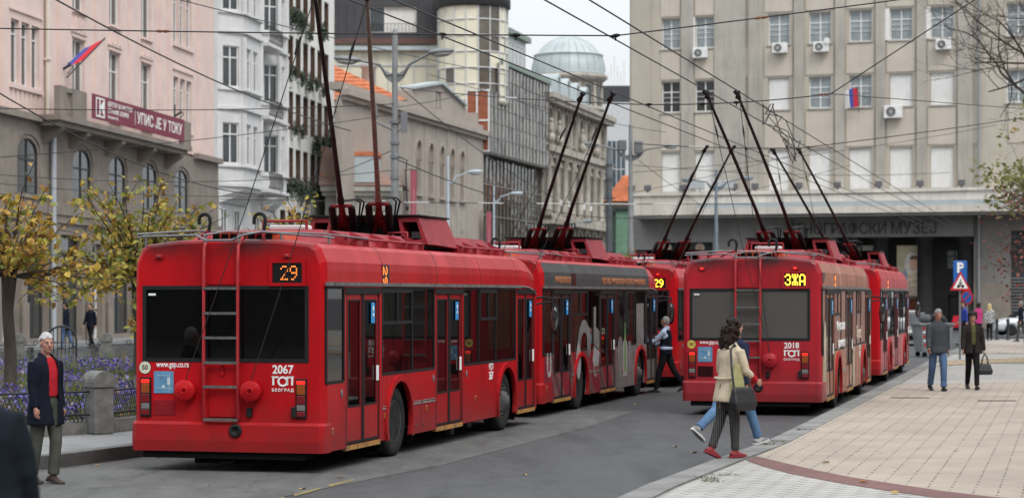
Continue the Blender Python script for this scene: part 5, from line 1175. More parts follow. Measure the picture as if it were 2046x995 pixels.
for c in [x - 1.87 for x in oc] + [oc[-1] + 1.87]:
    q = MB(); q.lathe([(.34, 10.0), (.36, 10.2), (.27, 10.35), (.25, 14.6), (.3, 14.7), (.42, 15.2), (.45, 15.4)], 12, 0, Matrix.Translation((c, -.38, 0))); q.build('column', M_CREAMST, OP)
    q = MB(); q.box(c - .3, c + .3, -.25, -.003, 16.5, 20.6); q.box(c - .22, c + .22, -.25, -.004, 5.2, 9.0); q.build('pilaster', M_CREAMST, OP)
for c in (oc[0] - 1.87, oc[0] + 1.87, oc[3] + 1.87, oc[5] + 1.87):
    q = MB(); q.ell((c, -.65, 17.2), (.42, .4, .5)); q.ell((c, -.65, 18.1), (.34, .3, .6)); q.ell((c, -.65, 18.85), (.2, .2, .24)); q.ell((c + .3, -.7, 17.9), (.16, .16, .45)); q.build('statue', M_CREAMST, OP)
for c in (oc[1], oc[2], oc[4], oc[5]):
    q = MB(); q.box(c - .45, c + .45, -.45, .1, 10.95, 11.5); q.box(c + .05, c + .4, -.46, -.452, 11.02, 11.45); q.build('air_conditioner', M_FRW, OP)
q = MB(); q.loft([[(O0, -.2, 21.5), (O1 - 6, -.2, 21.5), (O1 - 6, 10, 21.5), (O0, 10, 21.5)], [(O0, 2.2, 24.0), (O1 - 8, 2.2, 24.0), (O1 - 8, 8, 24.0), (O0, 8, 24.0)]]); q.build('roof', M_ZINC, OP)
q = MB(); q.loft([[(O0 - 8, 2.5, 23.0), (O0 + 9, 2.5, 23.0), (O0 + 9, 10, 23.0), (O0 - 8, 10, 23.0)], [(O0 - 8, 6, 26.2), (O0 + 5, 6, 26.0), (O0 + 5, 7, 26.0), (O0 - 8, 7, 26.2)]]); q.build('roof', M_TILE, OP)
for k in range(4):
    x = O0 + 7 + k * 4.6; q = MB(); q.prism(arch(x - .8, x + .8, 21.6, 23.9, .8), [arch(x - .5, x + .5, 21.9, 23.6, .5)], -.1, 1.8, 'xz'); dm = q.build('dormer', M_ZINC, OP); q = MB(); q.box(x - .5, x + .5, .1, .15, 21.9, 23.6); q.build('pane', M_WGL2, dm)
DM = thing('domed_tower', 'round cream tower under a ribbed grey dome at the street corner', 'tower', (6.3, 240, 0))
q = MB(); q.lathe([(3.7, 0), (3.7, 22.5), (4.0, 22.6), (4.0, 22.9), (3.6, 23.0), (3.6, 25.7), (3.9, 25.8), (4.35, 26.2), (4.35, 26.5), (3.9, 26.6)], 32); q.build('drum', M_CREAMST, DM)
for k in range(12):
    a = 2 * pi * k / 12 + .1; R_ = frame((3.62 * cos(a), 3.62 * sin(a), 23.2), (-sin(a), cos(a), 0), (0, 0, 1))
    q = MB(); q.prism(arch(-.4, .4, 0, 2.2, .4), (), 0, .03, 'xy'); o = q.build('window', M_WGL, DM, M=R_)
    q = MB(); q.box(.62, .92, .0, 2.4, -.05, .16); q.build('pilaster', M_CREAMST, DM, M=R_)
dome = [(4.1, 26.6)] + [(4.1 * cos(radians(a)) ** .8, 26.7 + .0 + 4.3 * sin(radians(a))) for a in (4, 12, 20, 27)] + [(3.75, 28.7), (3.85, 28.75), (3.85, 28.85)] + [(4.0 * cos(radians(a)), 26.9 + 4.05 * sin(radians(a))) for a in (31, 40, 50, 60, 68, 73)] + [(.95, 30.85), (.05, 30.9)]
q = MB(); q.lathe(dome, 40); dmo = q.build('dome', M_ZINC, DM)
for k in range(24):
    a = 2 * pi * k / 24; q = MB(); q.tube([((r_ + .02) * cos(a), (r_ + .02) * sin(a), z) for r_, z in dome[1:-1]], .045, 4); q.build('dome_rib', M_ZINC, dmo)
# ---------------- far end of the street
def far_block(label, u0, u1, vt, Y, dz, m, wcols=0, wrows=0, gl=None, roofm=None, zb=0):
    a, c = px(u0, vt, Y), px(u1, vt, Y); t = thing('building', label, 'building', (a.x, Y, 0)); w_ = c.x - a.x
    bx(t, 'wall', m, (0, w_, 0, dz, 0, a.z))
    for i in range(wcols):
        for k in range(wrows):
            sx, sz = w_ / wcols, (a.z - 3) / wrows; window(t, i * sx + sx * .2, i * sx + sx * .8, 2.4 + k * sz + sz * .15, 2.4 + k * sz + sz * .8, -.09, 'cross', M_FRW, gl or M_WGL)
    if roofm: bx(t, 'roof', roofm, (-.4, w_ + .4, -.4, dz, a.z, a.z + 1.2))
    return t, a, w_
t, a, w_ = far_block('pale grey office block far behind the domed tower', 1195, 1262, 205, 330, 12, mat('pale_concrete', (.52, .53, .54), .9, var=.1), 0, 0)
bx(t, 'penthouse', M_SLATE, (.5, w_ + 1, .5, 8, a.z, a.z + 2.6)); q = MB()
for k, h in enumerate((2.2, 3.4, 4.6, 3.1, 2.4, 4.0)): q.tube([(1.6 + k * .5, 2, a.z + 2.6), (1.6 + k * .5, 2, a.z + 2.6 + h)], .06, 5); q.box(1.5 + k * .5, 1.72 + k * .5, 1.85, 2.1, a.z + 2.4 + h * .6, a.z + 2.6 + h)
q.build('antenna_mast', M_FRW, t)
t, a, w_ = far_block('dark blue glass office block between the domed tower and the museum', 1204, 1250, 282, 300, 10, mat('blue_glass', (.05, .075, .10), .1, var=.5, vscale=.3, spec=.7), 0, 0)
q = MB()
for k in range(6): q.box(k * w_ / 5 - .05, k * w_ / 5 + .05, -.1, -.002, 2, a.z)
for k in range(7): q.box(0, w_, -.11, -.001, 4 + k * 2.6, 4.1 + k * 2.6)
q.build('mullions', M_STEELW, t)
t, a, w_ = far_block('small yellow house with orange tiled roof beside the museum', 1219, 1300, 402, 205, 9, mat('yellow_render', (.50, .40, .22), .9, var=.15), 3, 3)
hip(-.5, w_ + .5, -.5, 9.5, a.z, a.z + 2.6, 1.9, 3.5, M_TILE, t)
t, a, w_ = far_block('narrow green painted house wall beside the museum corner', 1231, 1268, 418, 185, 7, mat('green_render', (.14, .26, .18), .9, var=.2), 0, 0)
window(t, .3, 1.2, 3.5, 5.2, -.09, 'cross')
bx(t, 'roof', M_SLATE, (-.3, w_ + .3, -.3, 7, a.z, a.z + .3))
# ================================================================== museum facing the square
ML = Line((7.79, 142.4), (.9415, -.3370))
MU = building('large beige museum with tall pilasters, shutters and a dark recessed entrance', 'museum', ML)
sU = lambda u: ML.s(u); zV = lambda u, v: ML.z(u, v)
M_R = sU(2140)
zc0, zc1 = 7.15, 8.75               # canopy band
cols = [(1340, 36), (1408, 38), (1556, 41), (1638, 42), (1719, 43), (1800, 43), (1882, 44), (2034, 44)]
rows = [(zV(1556, 90), zV(1556, 28)), (zV(1556, 219), zV(1556, 156)), (zV(1556, 380), zV(1556, 300))]
holes, wl = [], []
for i, (u, wpx) in enumerate(cols):
    s_ = sU(u); hw = wpx / FPX * ML.Y(u) / 2 / ML.d[0] * 1.0
    for k, (z0, z1) in enumerate(rows):
        if i == 7 and k == 2: continue
        kind = 'win'
        if k == 2 or (k == 1 and i in (2, 5, 6)): kind = 'shut'
        holes.append(rect(s_ - hw, s_ + hw, z0, z1)); wl.append((s_, hw, z0, z1, kind, i, k))
for z0, z1 in ((zV(1556, -95), zV(1556, -35)),):
    for i, (u, wpx) in enumerate(cols): s_ = sU(u); hw = wpx / FPX * ML.Y(u) / 2 / ML.d[0]; holes.append(rect(s_ - hw, s_ + hw, z0, z1)); wl.append((s_, hw, z0, z1, 'win', i, 3))
q = MB(); q.prism(rect(0, M_R, zc1, 25.5), holes, 0, .6, 'xz'); q.build('wall', M_MUS, MU)
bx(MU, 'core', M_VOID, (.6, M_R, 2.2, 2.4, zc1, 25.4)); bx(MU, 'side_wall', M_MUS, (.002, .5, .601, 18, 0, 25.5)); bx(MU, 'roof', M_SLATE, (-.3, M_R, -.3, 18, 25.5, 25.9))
for s_, hw, z0, z1, kind, i, k in wl:
    if kind == 'win':
        window(MU, s_ - hw, s_ + hw, z0, z1, .22, 'grid', M_FRW, M_WGL2 if k != 1 or i > 1 else M_WGL)
        if i in (1, 5, 6) and k == 0:
            q = MB(); q.box(s_ - hw - .42, s_ - hw + .02, -.08, -.03, z0, z1); q.build('open_shutter', M_SHUT, MU)
    else:
        q = MB(); n = 12; w_ = 2 * hw
        for j in range(n):
            x = s_ - hw + j * w_ / n; q.loft([[(x, .18, z0), (x + w_ / n * .5, .13, z0), (x + w_ / n, .18, z0), (x + w_ / n, .24, z0), (x, .24, z0)], [(x, .18, z1), (x + w_ / n * .5, .13, z1), (x + w_ / n, .18, z1), (x + w_ / n, .24, z1), (x, .24, z1)]])
        q.build('window_shutter', M_SHUT, MU)
    q = MB(); q.box(s_ - hw - .08, s_ + hw + .08, -.12, .1, z0 - .1, z0 - .01); q.build('sill', M_MUSG, MU)
# pilasters (grey) and lighter spandrels between the storeys
def strip(u0, u1, name, m, dep, z0=zc1, z1=25.4, pr=0):
    a, c = sU(u0), sU(u1); q = MB(); q.box(a, c, -dep, -.001 - pr, z0, z1); q.build(name, m, MU)
strip(1262, 1300, 'pilaster', M_MUS, .10); strip(1362, 1386, 'pilaster', M_MUSG, .16); strip(1428, 1490, 'pilaster', M_MUSG, .12)
for u in (1506, 1597, 1679, 1760, 1842, 1924): strip(u - 9, u + 9, 'pilaster', M_MUSG, .22)
strip(1514, 1524, 'pilaster', M_MUSG, .12); strip(1933, 1944, 'pilaster', M_MUSG, .2)
for i, (u, wpx) in enumerate(cols):
    hwpx = 28 if 1 < i < 7 else 19
    for k in range(2): strip(u - hwpx, u + hwpx, 'spandrel', M_MUSP, .05, rows[k + 1][1] + .12, rows[k][0] - .14)
    strip(u - hwpx, u + hwpx, 'spandrel', M_MUSP, .05, rows[0][1] + .12, wl[-1][2] - .14)
for k in range(2):
    strip(1484, 1497, 'spandrel', M_MUSP, .055, rows[k + 1][1] + .12, rows[k][0] - .14, .0005); strip(1938, 1958, 'spandrel', M_MUSP, .055, rows[k + 1][1] + .12, rows[k][0] - .14, .0005)
q = MB(); x = sU(1957); q.tube([(x, -.28, .2), (x, -.28, 25.3)], .09, 8); q.build('downpipe', mat('grey_pipe', (.25, .26, .27), .6), MU)
# canopy band
e0 = sU(1279); m0 = sU(1410)
q = MB(); q.box(e0, M_R, -1.5, -.002, zc0 + .25, zc1); q.build('canopy', M_MUSC, MU)
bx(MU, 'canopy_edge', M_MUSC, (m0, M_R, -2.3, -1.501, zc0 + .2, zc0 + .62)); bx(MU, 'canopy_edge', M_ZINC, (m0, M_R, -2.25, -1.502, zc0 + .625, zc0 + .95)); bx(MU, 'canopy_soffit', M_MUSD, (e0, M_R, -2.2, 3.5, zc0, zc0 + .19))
bx(MU, 'parapet', M_MUSC, (e0 - .1, M_R, -1.62, -1.503, zc1 - .1, zc1 + .12))
# ground floor: left dark panel with round ornaments, then the portico behind columns
g0, g1 = 0, sU(1590)
dx0, dx1 = sU(1318), sU(1424); ex0, ex1 = sU(1516), sU(1590)
q = MB(); q.prism(rect(0, ex1, 0, zc0), [rect(dx0, dx1, 1.2, zV(1370, 484)), rect(ex0, ex1 - .2, .2, zV(1540, 480))], 0, .6, 'xz'); q.build('base_wall', mat('museum_grey_base', (.29, .285, .275), .9, var=.2, vscale=.5, streak=.4, streak_col=(.2, .195, .19)), MU)
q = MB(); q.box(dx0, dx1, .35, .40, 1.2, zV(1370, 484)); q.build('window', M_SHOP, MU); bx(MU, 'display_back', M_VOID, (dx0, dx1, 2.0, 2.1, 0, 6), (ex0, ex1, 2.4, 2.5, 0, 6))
for u in (1330, 1396):
    q = MB(); R_ = frame((sU(u), .34, zV(u, 495)), (1, 0, 0), (0, 0, 1)); q.lathe([(.30, 0), (.30, .02), (.0, .02)], 20, 0, R_, False); o = q.build('rosette', M_CREAM, MU)
    q = MB()
    for k in range(8): q.lathe([(.055, .021), (.055, .026), (0, .026)], 8, 0, R_ @ Matrix.Translation((.19 * cos(k * pi / 4), .19 * sin(k * pi / 4), 0)), False)
    q.lathe([(.09, .021), (.09, .027), (0, .027)], 12, 0, R_, False); q.build('rosette_pattern', mat('rosette_red', (.40, .06, .05), .6), o)
for u, v in ((1369, 505), (1375, 504), (1391, 507)):
    q = MB(); q.ell((sU(u), 1.2, zV(u, v)), (.11, .11, .09)); q.build('ceiling_lamp', emit_mat('warm_lamp', (1, .72, .35), 5), MU)
px0, px1 = ex1 + .001, sU(1946)
zl0 = zV(1750, 474)
bx(MU, 'lintel', mat('museum_lintel', (.20, .195, .185), .9, var=.2, vscale=.5, streak=.3, streak_col=(.14, .135, .13)), (px0, px1, -.4, .3, zl0, zc0 - .002))
for s_, u in (('ЕТНОГРАФСКИ', 1688), ('МУЗЕЈ', 1828)):
    a = sU(1578 if u < 1700 else 1783); c = sU(1773 if u < 1700 else 1873)
    o = text('lettering', s_, 1.0, mat('bronze_letters', (.03, .028, .025), .5), MU, frame(((a + c) / 2, -.405, zV(1750, 458)), (1, 0, 0), (0, 0, 1)), bold=.006, ext=.06)
    xs = [v.co.x for v in o.data.vertices]; f = (c - a) / (max(xs) - min(xs)); ys = [v.co.y for v in o.data.vertices]; fy_ = .80 / (max(ys) - min(ys))
    for v in o.data.vertices: v.co.x *= f; v.co.y *= fy_
for u in (1700, 1760, 1848, 1928):
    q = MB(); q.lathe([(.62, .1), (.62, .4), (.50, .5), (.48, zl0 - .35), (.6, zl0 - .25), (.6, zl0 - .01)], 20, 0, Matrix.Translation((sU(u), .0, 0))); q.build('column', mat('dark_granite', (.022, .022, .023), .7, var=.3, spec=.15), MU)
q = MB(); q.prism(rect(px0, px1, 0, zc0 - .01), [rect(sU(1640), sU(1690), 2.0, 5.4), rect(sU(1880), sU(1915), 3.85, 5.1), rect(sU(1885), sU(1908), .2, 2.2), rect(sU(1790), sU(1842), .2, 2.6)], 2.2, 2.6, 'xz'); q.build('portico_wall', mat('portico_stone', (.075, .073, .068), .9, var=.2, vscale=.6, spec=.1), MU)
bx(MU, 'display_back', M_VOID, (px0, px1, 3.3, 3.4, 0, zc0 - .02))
window(MU, sU(1880), sU(1915), 3.85, 5.1, 2.3, 'grid', M_FRD, M_WGL2)
q = MB(); q.box(sU(1885), sU(1908), 2.5, 2.55, .2, 2.2); q.build('door', M_FRD, MU); q = MB(); q.box(sU(1790), sU(1842), 2.5, 2.55, .2, 2.6); q.build('door', M_BRICK, MU)
# right wing ground floor
wr = sU(2020)
q = MB(); q.prism(rect(px1 + .001, M_R, 0, zc0), [rect(wr, wr + 3.4, .3, 6.2)], -.1, .6, 'xz'); q.build('base_wall', mat('museum_wing_base', (.215, .205, .19), .9, var=.2, vscale=.5, streak=.35, streak_col=(.15, .14, .13)), MU)
bx(MU, 'wing_plinth', mat('museum_plinth', (.24, .205, .175), .9, var=.2), (px1 + .002, wr - .001, -.16, -.101, .1, zV(1980, 566)))
q = MB(); q.box(wr, wr + 3.4, .2, .25, .3, 6.2); q.build('window', M_WGL, MU)
q = MB()
for k in range(14): q.box(wr, wr + 3.4, .1, .14, .6 + k * .2, .7 + k * .2)
q.build('window_grille', M_GREYMET, MU)
# posters in the portico
po = thing('poster', 'tall hanging poster with a portrait of a woman in a white scarf', 'poster', ML.loc(), ML.th)
a, c = sU(1788), sU(1838); z0, z1 = zV(1812, 594), zV(1812, 490); w_ = c - a; h = z1 - z0; yb = .75
q = MB(); q.box(a, c, yb, yb + .04, z0, z1); q.build('sheet', mat('poster_ground', (.36, .33, .20), .7, var=.5, vscale=1.2, vcol=(.58, .50, .36)), po)
cx, cz = a + w_ * .62, z0 + h * .64
q = MB(); q.ell((cx - w_ * .02, yb, cz), (w_ * .30, .012, h * .22), 18, 10); q.build('painted_scarf', mat('poster_scarf', (.72, .68, .62), .7, var=.3, vscale=3), po)
q = MB(); q.ell((cx + w_ * .06, yb - .008, cz + h * .01), (w_ * .17, .012, h * .145), 16, 10); q.build('painted_face', mat('poster_face', (.70, .42, .30), .7, var=.15, vscale=4), po)
q = MB(); q.ell((cx + w_ * .06, yb - .006, cz + h * .10), (w_ * .17, .012, h * .07), 14, 8); q.build('painted_hair', mat('poster_hair', (.13, .08, .05), .7), po)
q = MB(); q.prism([(a + .02, z0 + h * .30), (a + w_ * .1, z0 + h * .42), (cx - w_ * .25, z0 + h * .56), (cx - w_ * .1, z0 + h * .3)], (), yb - .006, yb - .001, 'xz'); q.build('painted_sleeve', mat('poster_blue_grey', (.36, .36, .50), .7, var=.3, vscale=3), po)
q = MB(); q.prism([(cx - w_ * .25, z0 + h * .22), (c - .03, z0 + h * .22), (c - .03, z0 + h * .45), (cx + w_ * .15, z0 + h * .50), (cx - w_ * .15, z0 + h * .48)], (), yb - .009, yb - .0015, 'xz'); q.build('painted_blouse', mat('poster_blouse', (.72, .58, .44), .7, var=.5, vscale=3), po)
q = MB(); q.box(a + w_ * .25, c - .05, yb - .012, yb - .003, z0 + .1, z0 + h * .2); q.build('text_block', mat('poster_text', (.62, .48, .40), .7, var=.6, vscale=8), po)
po = thing('poster', 'plain pale poster in the museum entrance behind the farthest trolleybus poles', 'poster', ML.loc(), ML.th)
q = MB(); q.box(sU(1708), sU(1758), .75, .79, zV(1733, 560), zV(1733, 490)); q.build('sheet', mat('pale_sheet', (.40, .42, .35), .7, var=.2), po)
# air conditioners on the facade
def ac(u, v, label, s_=1.0):
    t = thing('air_conditioner', label, 'air conditioner', ML.loc(), ML.th, 'air conditioners on the museum wall'); x, z = sU(u), zV(u, v)
    q = MB(); q.rbox(x - .48 * s_, x + .48 * s_, -.60, -.22, z - .33 * s_, z + .33 * s_, .03); q.build('casing', M_FRW, t)
    R_ = frame((x - .1 * s_, -.605, z), (1, 0, 0), (0, 0, 1)); q = MB(); q.lathe([(.25 * s_, 0), (.25 * s_, .012), (.21 * s_, .012), (.20 * s_, .002), (0, .002)], 18, 0, R_, False); fn = q.build('fan_grille', mat('ac_dark', (.07, .07, .07), .6), t)
    q = MB()
    for k in range(6): q.box(-.2 * s_, .2 * s_, -.006, .006, .003, .016, 0, R_ @ Matrix.Rotation(k * pi / 6, 4, 'Z'))
    q.build('fan_guard', M_FRW, fn)
    q = MB(); q.box(x - .4, x - .35, -.6, -.16, z - .40 * s_, z - .34 * s_); q.box(x + .35, x + .4, -.6, -.16, z - .40 * s_, z - .34 * s_); q.build('bracket', M_GREYMET, t)
ac(1402, 108, 'air conditioner under the museum window with one open shutter, nearest the corner'); ac(1561, 98, 'air conditioner under the top museum window left of the dish-topped one')
ac(1643, 96, 'air conditioner with a small round dish on its corner'); ac(1887, 91, 'air conditioner under the last upper museum window before the downpipe'); ac(1787, 225, 'larger air conditioner hung a storey lower, right of the flag', 1.2)
dsh = thing('satellite_dish', 'small white round dish on the corner of an air conditioner', 'dish', ML.loc(), ML.th)
q = MB(); q.lathe([(.0, .0), (.14, .02), (.2, .07)], 14, 0, frame((sU(1656), -.62, zV(1656, 84)), (1, 0, 0), (0, 0, 1))); q.build('reflector', M_FRW, dsh); q = MB(); q.tube([(sU(1656), -.6, zV(1656, 84)), (sU(1655), -.5, zV(1656, 91))], .03, 6); q.build('mount', M_GREYMET, dsh)
# floodlights standing on the canopy
for i, u in enumerate((1273, 1305, 1375, 1477, 1518, 1605, 1681, 1763, 1845, 1927)):
    q = MB(); x = sU(u); q.box(x - .06, x + .06, -1.35, -1.2, zc1 + .121, zc1 + .25); q.rbox(x - .22, x + .22, -1.45, -1.15, zc1 + .25, zc1 + .62, .03)
    o = q.build('floodlight', mat('lamp_grey', (.12, .12, .13), .5), loc=ML.loc(), rotz=ML.th, label='small dark floodlight standing on the museum canopy', cat='floodlight', group='floodlights on the museum canopy')
for i, u in enumerate((1393, 1408, 1444, 1467)):
    q = MB(); x = sU(u); q.rbox(x - .3, x + .3, -1.5, -1.1, zc1 + .3, zc1 + .85, .04); q.box(x - .04, x + .04, -1.3, -1.2, zc1 + .121, zc1 + .3)
    q.build('projector_lamp', mat('lamp_pale', (.42, .45, .46), .4), loc=ML.loc(), rotz=ML.th, label='pale boxy projector lamp on the canopy beside the grey lamp post', cat='floodlight', group='pale projector lamps on the canopy')
# flag on the museum
fl = thing('flag', 'red, blue and white flag hanging from a short pole on the museum wall', 'flag', ML.loc(), ML.th)
s_ = sU(1716); z = zV(1716, 185)
q = MB(); q.tube([(s_ + .05, -.3, z - 1.3), (s_ + .1, -1.0, z + .3)], .03, 6); q.build('flagpole', M_GREYMET, fl)
q = cloth(Vector((s_ + .08, -.95, z + .2)), Vector((-.85, -.1, -.15)), Vector((.02, .3, -1.15)), 12, .05, None, lambda u, v: 0 if u < .33 else (1 if u < .62 else 2))
q.build('flag_cloth', [MATS['flag_red'], MATS['flag_blue'], M_WHITE], fl)
# ================================================================== garden strip on the left, trees
M_IRONB = mat('black_iron', (.02, .02, .022), .55, metal=.3)
M_CAPST = mat('mossy_granite', (.15, .15, .14), .9, var=.45, vscale=5, bump=.5, bscale=40)
def wall_run(name, label, pts, h, th, m, group=None):
    q = MB(); a = offset_line(pts, -th / 2); b_ = offset_line(pts, th / 2); q.prism(a + b_[::-1], (), .17, .17 + h, 'xy'); return q.build(name, m, label=label, cat='low wall', group=group)
F0 = [(-10.2, 29.4), (-7.6, 31.0), (-6.1, 32.6), (-5.3, 34.6), (-4.2, 39), (-2.2, 47), (.4, 57.5), (1.6, 62.4)]
F1 = [(-26, 56.5), (-16.6, 60.4), (-11.2, 62.3), (-5, 63.4), (1.4, 63.9)]
wall_run('garden_kerb', 'low granite edging of the flower bed along the pavement, nearest the bus', F0, .2, .26, M_CAPST)
wall_run('garden_kerb', 'low granite edging at the far side of the flower bed', F1, .2, .26, M_CAPST)
M_SOIL = mat('soil', (.05, .06, .03), .95, var=.5, vscale=3, bump=.6, bscale=15)
sheet('flower_bed', offset_line(F0, .0) + offset_line(F1, 0)[::-1], .26, M_SOIL, th=.08)
def post(x, y, rot, label, group, h=.9):
    q = MB(); q.rbox(-.16, .16, -.17, .17, .17, .17 + h - .2, .015)
    n = 10; prof = [(-.185, .17 + h - .2)] + [(-.19 * cos(pi * i / n), .17 + h - .12 + .16 * sin(pi * i / n)) for i in range(n + 1)] + [(.185, .17 + h - .2)]
    q.prism(prof[::-1], (), -.19, .19, 'xz'); return q.build('stone_post', M_CAPST, loc=(x, y, 0), rotz=rot, label=label, cat='post', group=group)
def fence(p0, p1, label, group=None, mesh=True):
    a, b_ = Vector((*p0, 0)), Vector((*p1, 0)); d = b_ - a; ln_ = d.length; th = atan2(d.y, d.x)
    t = thing('garden_fence', label, 'fence', a, th, group)
    for z in (.46, .80): MB().tube([(.15, 0, z), (ln_ - .15, 0, z)], .018, 6).build('rail', M_IRONB, t)
    q = MB(); n = max(4, int(ln_ / .075))
    for i in range(n):
        x = .2 + (ln_ - .4) * i / n; w_ = (ln_ - .4) / n
        q.tube([(x, 0, .36), (x + w_ * 3 if i < n - 3 else x + w_, 0, .76)], .0055, 4, cap=False); q.tube([(x + w_ * 3 if i < n - 3 else x + w_, .004, .36), (x, .004, .76)], .0055, 4, cap=False)
    q.build('wire_mesh', M_IRONB, t)
    q = MB()
    for f in (.25, .75):
        x = ln_ * f; q.tube([(x + .06 * cos(k * pi / 5), 0, .87 + .06 * sin(k * pi / 5)) for k in range(11)], .012, 5)
    q.build('scroll', M_IRONB, t); return t
near_posts = [(-8.85, 30.25), (-6.18, 32.2), (-4.95, 36.0), (-3.85, 40.4)]
for i, (x, y) in enumerate(near_posts):
    post(x, y, radians(40 if i < 2 else 75), ['round-topped stone post of the near garden fence at the picture edge', 'round-topped stone post beside the man in the red sweater', 'round-topped stone post of the near fence hidden behind bus 2067', 'round-topped stone post of the near fence hidden behind bus 2067'][i], 'stone posts of the near garden fence' )
for i in range(3): fence(near_posts[i], near_posts[i + 1], ['low black mesh fence behind the man in the red sweater', 'low black mesh fence between the stone post and bus 2067', 'low black mesh fence alongside bus 2067, hidden from the pavement'][i], 'low mesh fences of the flower bed')
fp = [(-20.3, 58.9), (-17.1, 60.2), (-14.05, 61.3), (-11.72, 62.1), (-9.2, 62.6), (-6.5, 63.1), (-3.8, 63.5)]
fl_ = ['leftmost far post of the garden fence', 'far garden post behind the tree trunk', 'far garden post left of the arched iron gate', 'far garden post right of the arched iron gate', 'far garden post just left of the bus tail', 'far garden post hidden behind the bus', 'far garden post hidden behind the bus']
for i, (x, y) in enumerate(fp): post(x, y, radians(12), fl_[i], 'stone posts of the far garden fence', .92)
for i in range(6):
    if i == 2:
        fence(fp[2], (-13.45, 61.48), 'very short far fence piece left of the arched gate', 'far mesh fences'); fence((-12.35, 61.86), fp[3], 'very short far fence piece right of the arched gate', 'far mesh fences')
    else: fence(fp[i], fp[i + 1], ['far mesh fence at the left edge', 'far mesh fence behind the tree trunk', '', 'far mesh fence right of the gate, towards the bus', 'far mesh fence hidden behind the bus', 'far mesh fence hidden behind the bus'][i], 'far mesh fences')
gt = thing('garden_gate', 'small black iron gate with a rounded top in the far garden fence', 'gate', (-12.9, 61.6, .17), radians(14))
q = MB(); q.tube([(-.42, 0, 0), (-.42, 0, .75)] + [(-.42 * cos(pi * i / 10), 0, .75 + .42 * sin(pi * i / 10)) for i in range(1, 10)] + [(.42, 0, .75), (.42, 0, 0)], .03, 6); q.build('frame', M_IRONB, gt)
q = MB()
for k in range(7): x = -.33 + k * .11; q.tube([(x, 0, .05), (x, 0, .75 + sqrt(max(0, .42 ** 2 - x * x)))], .014, 5)
q.tube([(-.42, 0, .1), (.42, 0, .1)], .016, 5); q.tube([(-.42, 0, .7), (.42, 0, .7)], .016, 5); q.build('bars', M_IRONB, gt)
# flowers and grass of the bed (uncountable)
r = random.Random(21)
def in_bed():
    while True:
        t = r.random(); f = r.random(); n0 = len(F0) - 1
        i = min(n0 - 1, int(t * 5)); k = t * 5 - i; p0 = Vector(F0[i]) * (1 - k) + Vector(F0[i + 1]) * k
        n1 = len(F1) - 1; s_ = t * n1 * .9; j = min(n1 - 1, int(s_)); m_ = s_ - j; p1 = Vector(F1[j]) * (1 - m_) + Vector(F1[j + 1]) * m_
        return p0 * (1 - f) + p1 * f, f
fb = MB(); gb = MB()
for _ in range(15000):
    p, f = in_bed()
    near = r.random()
    cl = sin(p.x * 2.3 + p.y * .9) + sin(p.y * 1.7 - p.x * .8)
    h = r.uniform(.06, .24)
    if cl > -.2:
        s_ = r.uniform(.016, .034); a = r.uniform(0, 6.28); c = Vector((p.x, p.y, .26 + h + .04)); tl = r.uniform(-.5, .5)
        e = Vector((cos(a), sin(a), tl)) * s_; g_ = Vector((-sin(a), cos(a), r.uniform(.3, 1.2))) * s_
        fb.add([c - e - g_, c + e - g_, c + e + g_, c - e + g_], [(0, 1, 2, 3)])
    for k in range(2):
        a = r.uniform(0, 6.28); w_ = r.uniform(.012, .03); hh = h * r.uniform(.6, 1.3) + (.25 if f > .85 and r.random() < .3 else 0); q0 = Vector((p.x + r.uniform(-.1, .1), p.y + r.uniform(-.1, .1), .26)); d = Vector((cos(a), sin(a), 0))
        gb.add([q0 - d * w_, q0 + d * w_, q0 + d * .04 + Vector((-d.y * .06, d.x * .06, hh))], [(0, 1, 2)])
fb.build('flowers', island_mat('violet_petals', [(0, (.05, .04, .19)), (.5, (.10, .08, .31)), (.85, (.17, .14, .42)), (1, (.35, .25, .12))], .6, .3), kind='stuff')
gb.build('ground_cover', island_mat('bed_greens', [(0, (.05, .08, .02)), (.5, (.10, .14, .04)), (.8, (.20, .18, .07)), (1, (.22, .12, .05))], .7, .25), kind='stuff')
# ---------------- trees
M_BARK = mat('tree_bark', (.062, .048, .038), .95, var=.5, vscale=5, stretch=(1, 1, .25), bump=.8, bscale=18)
M_AUT = island_mat('autumn_leaves', [(0, (.16, .08, .025)), (.16, (.30, .16, .04)), (.34, (.50, .30, .06)), (.6, (.58, .42, .075)), (.8, (.42, .37, .075)), (1, (.18, .24, .05))], .6, .35)
M_AUT2 = island_mat('olive_leaves', [(0, (.17, .085, .025)), (.2, (.42, .26, .05)), (.5, (.44, .36, .065)), (.8, (.24, .26, .05)), (1, (.09, .13, .035))], .6, .35)
def leaf(b, c, d, up, s_):
    e = d.cross(up)
    if e.length < 1e-3: return
    e.normalize(); d = d.normalized(); f = e.cross(d)
    b.add([c, c + d * s_ * .35 + e * s_ * .42 + f * s_ * .10, c + d * s_ * .75 + e * s_ * .33 + f * s_ * .05, c + d * s_ * 1.05 - f * s_ * .12, c + d * s_ * .75 - e * s_ * .33 + f * s_ * .05, c + d * s_ * .35 - e * s_ * .42 + f * s_ * .10], [(0, 1, 3), (1, 2, 3), (0, 3, 5), (3, 4, 5)])
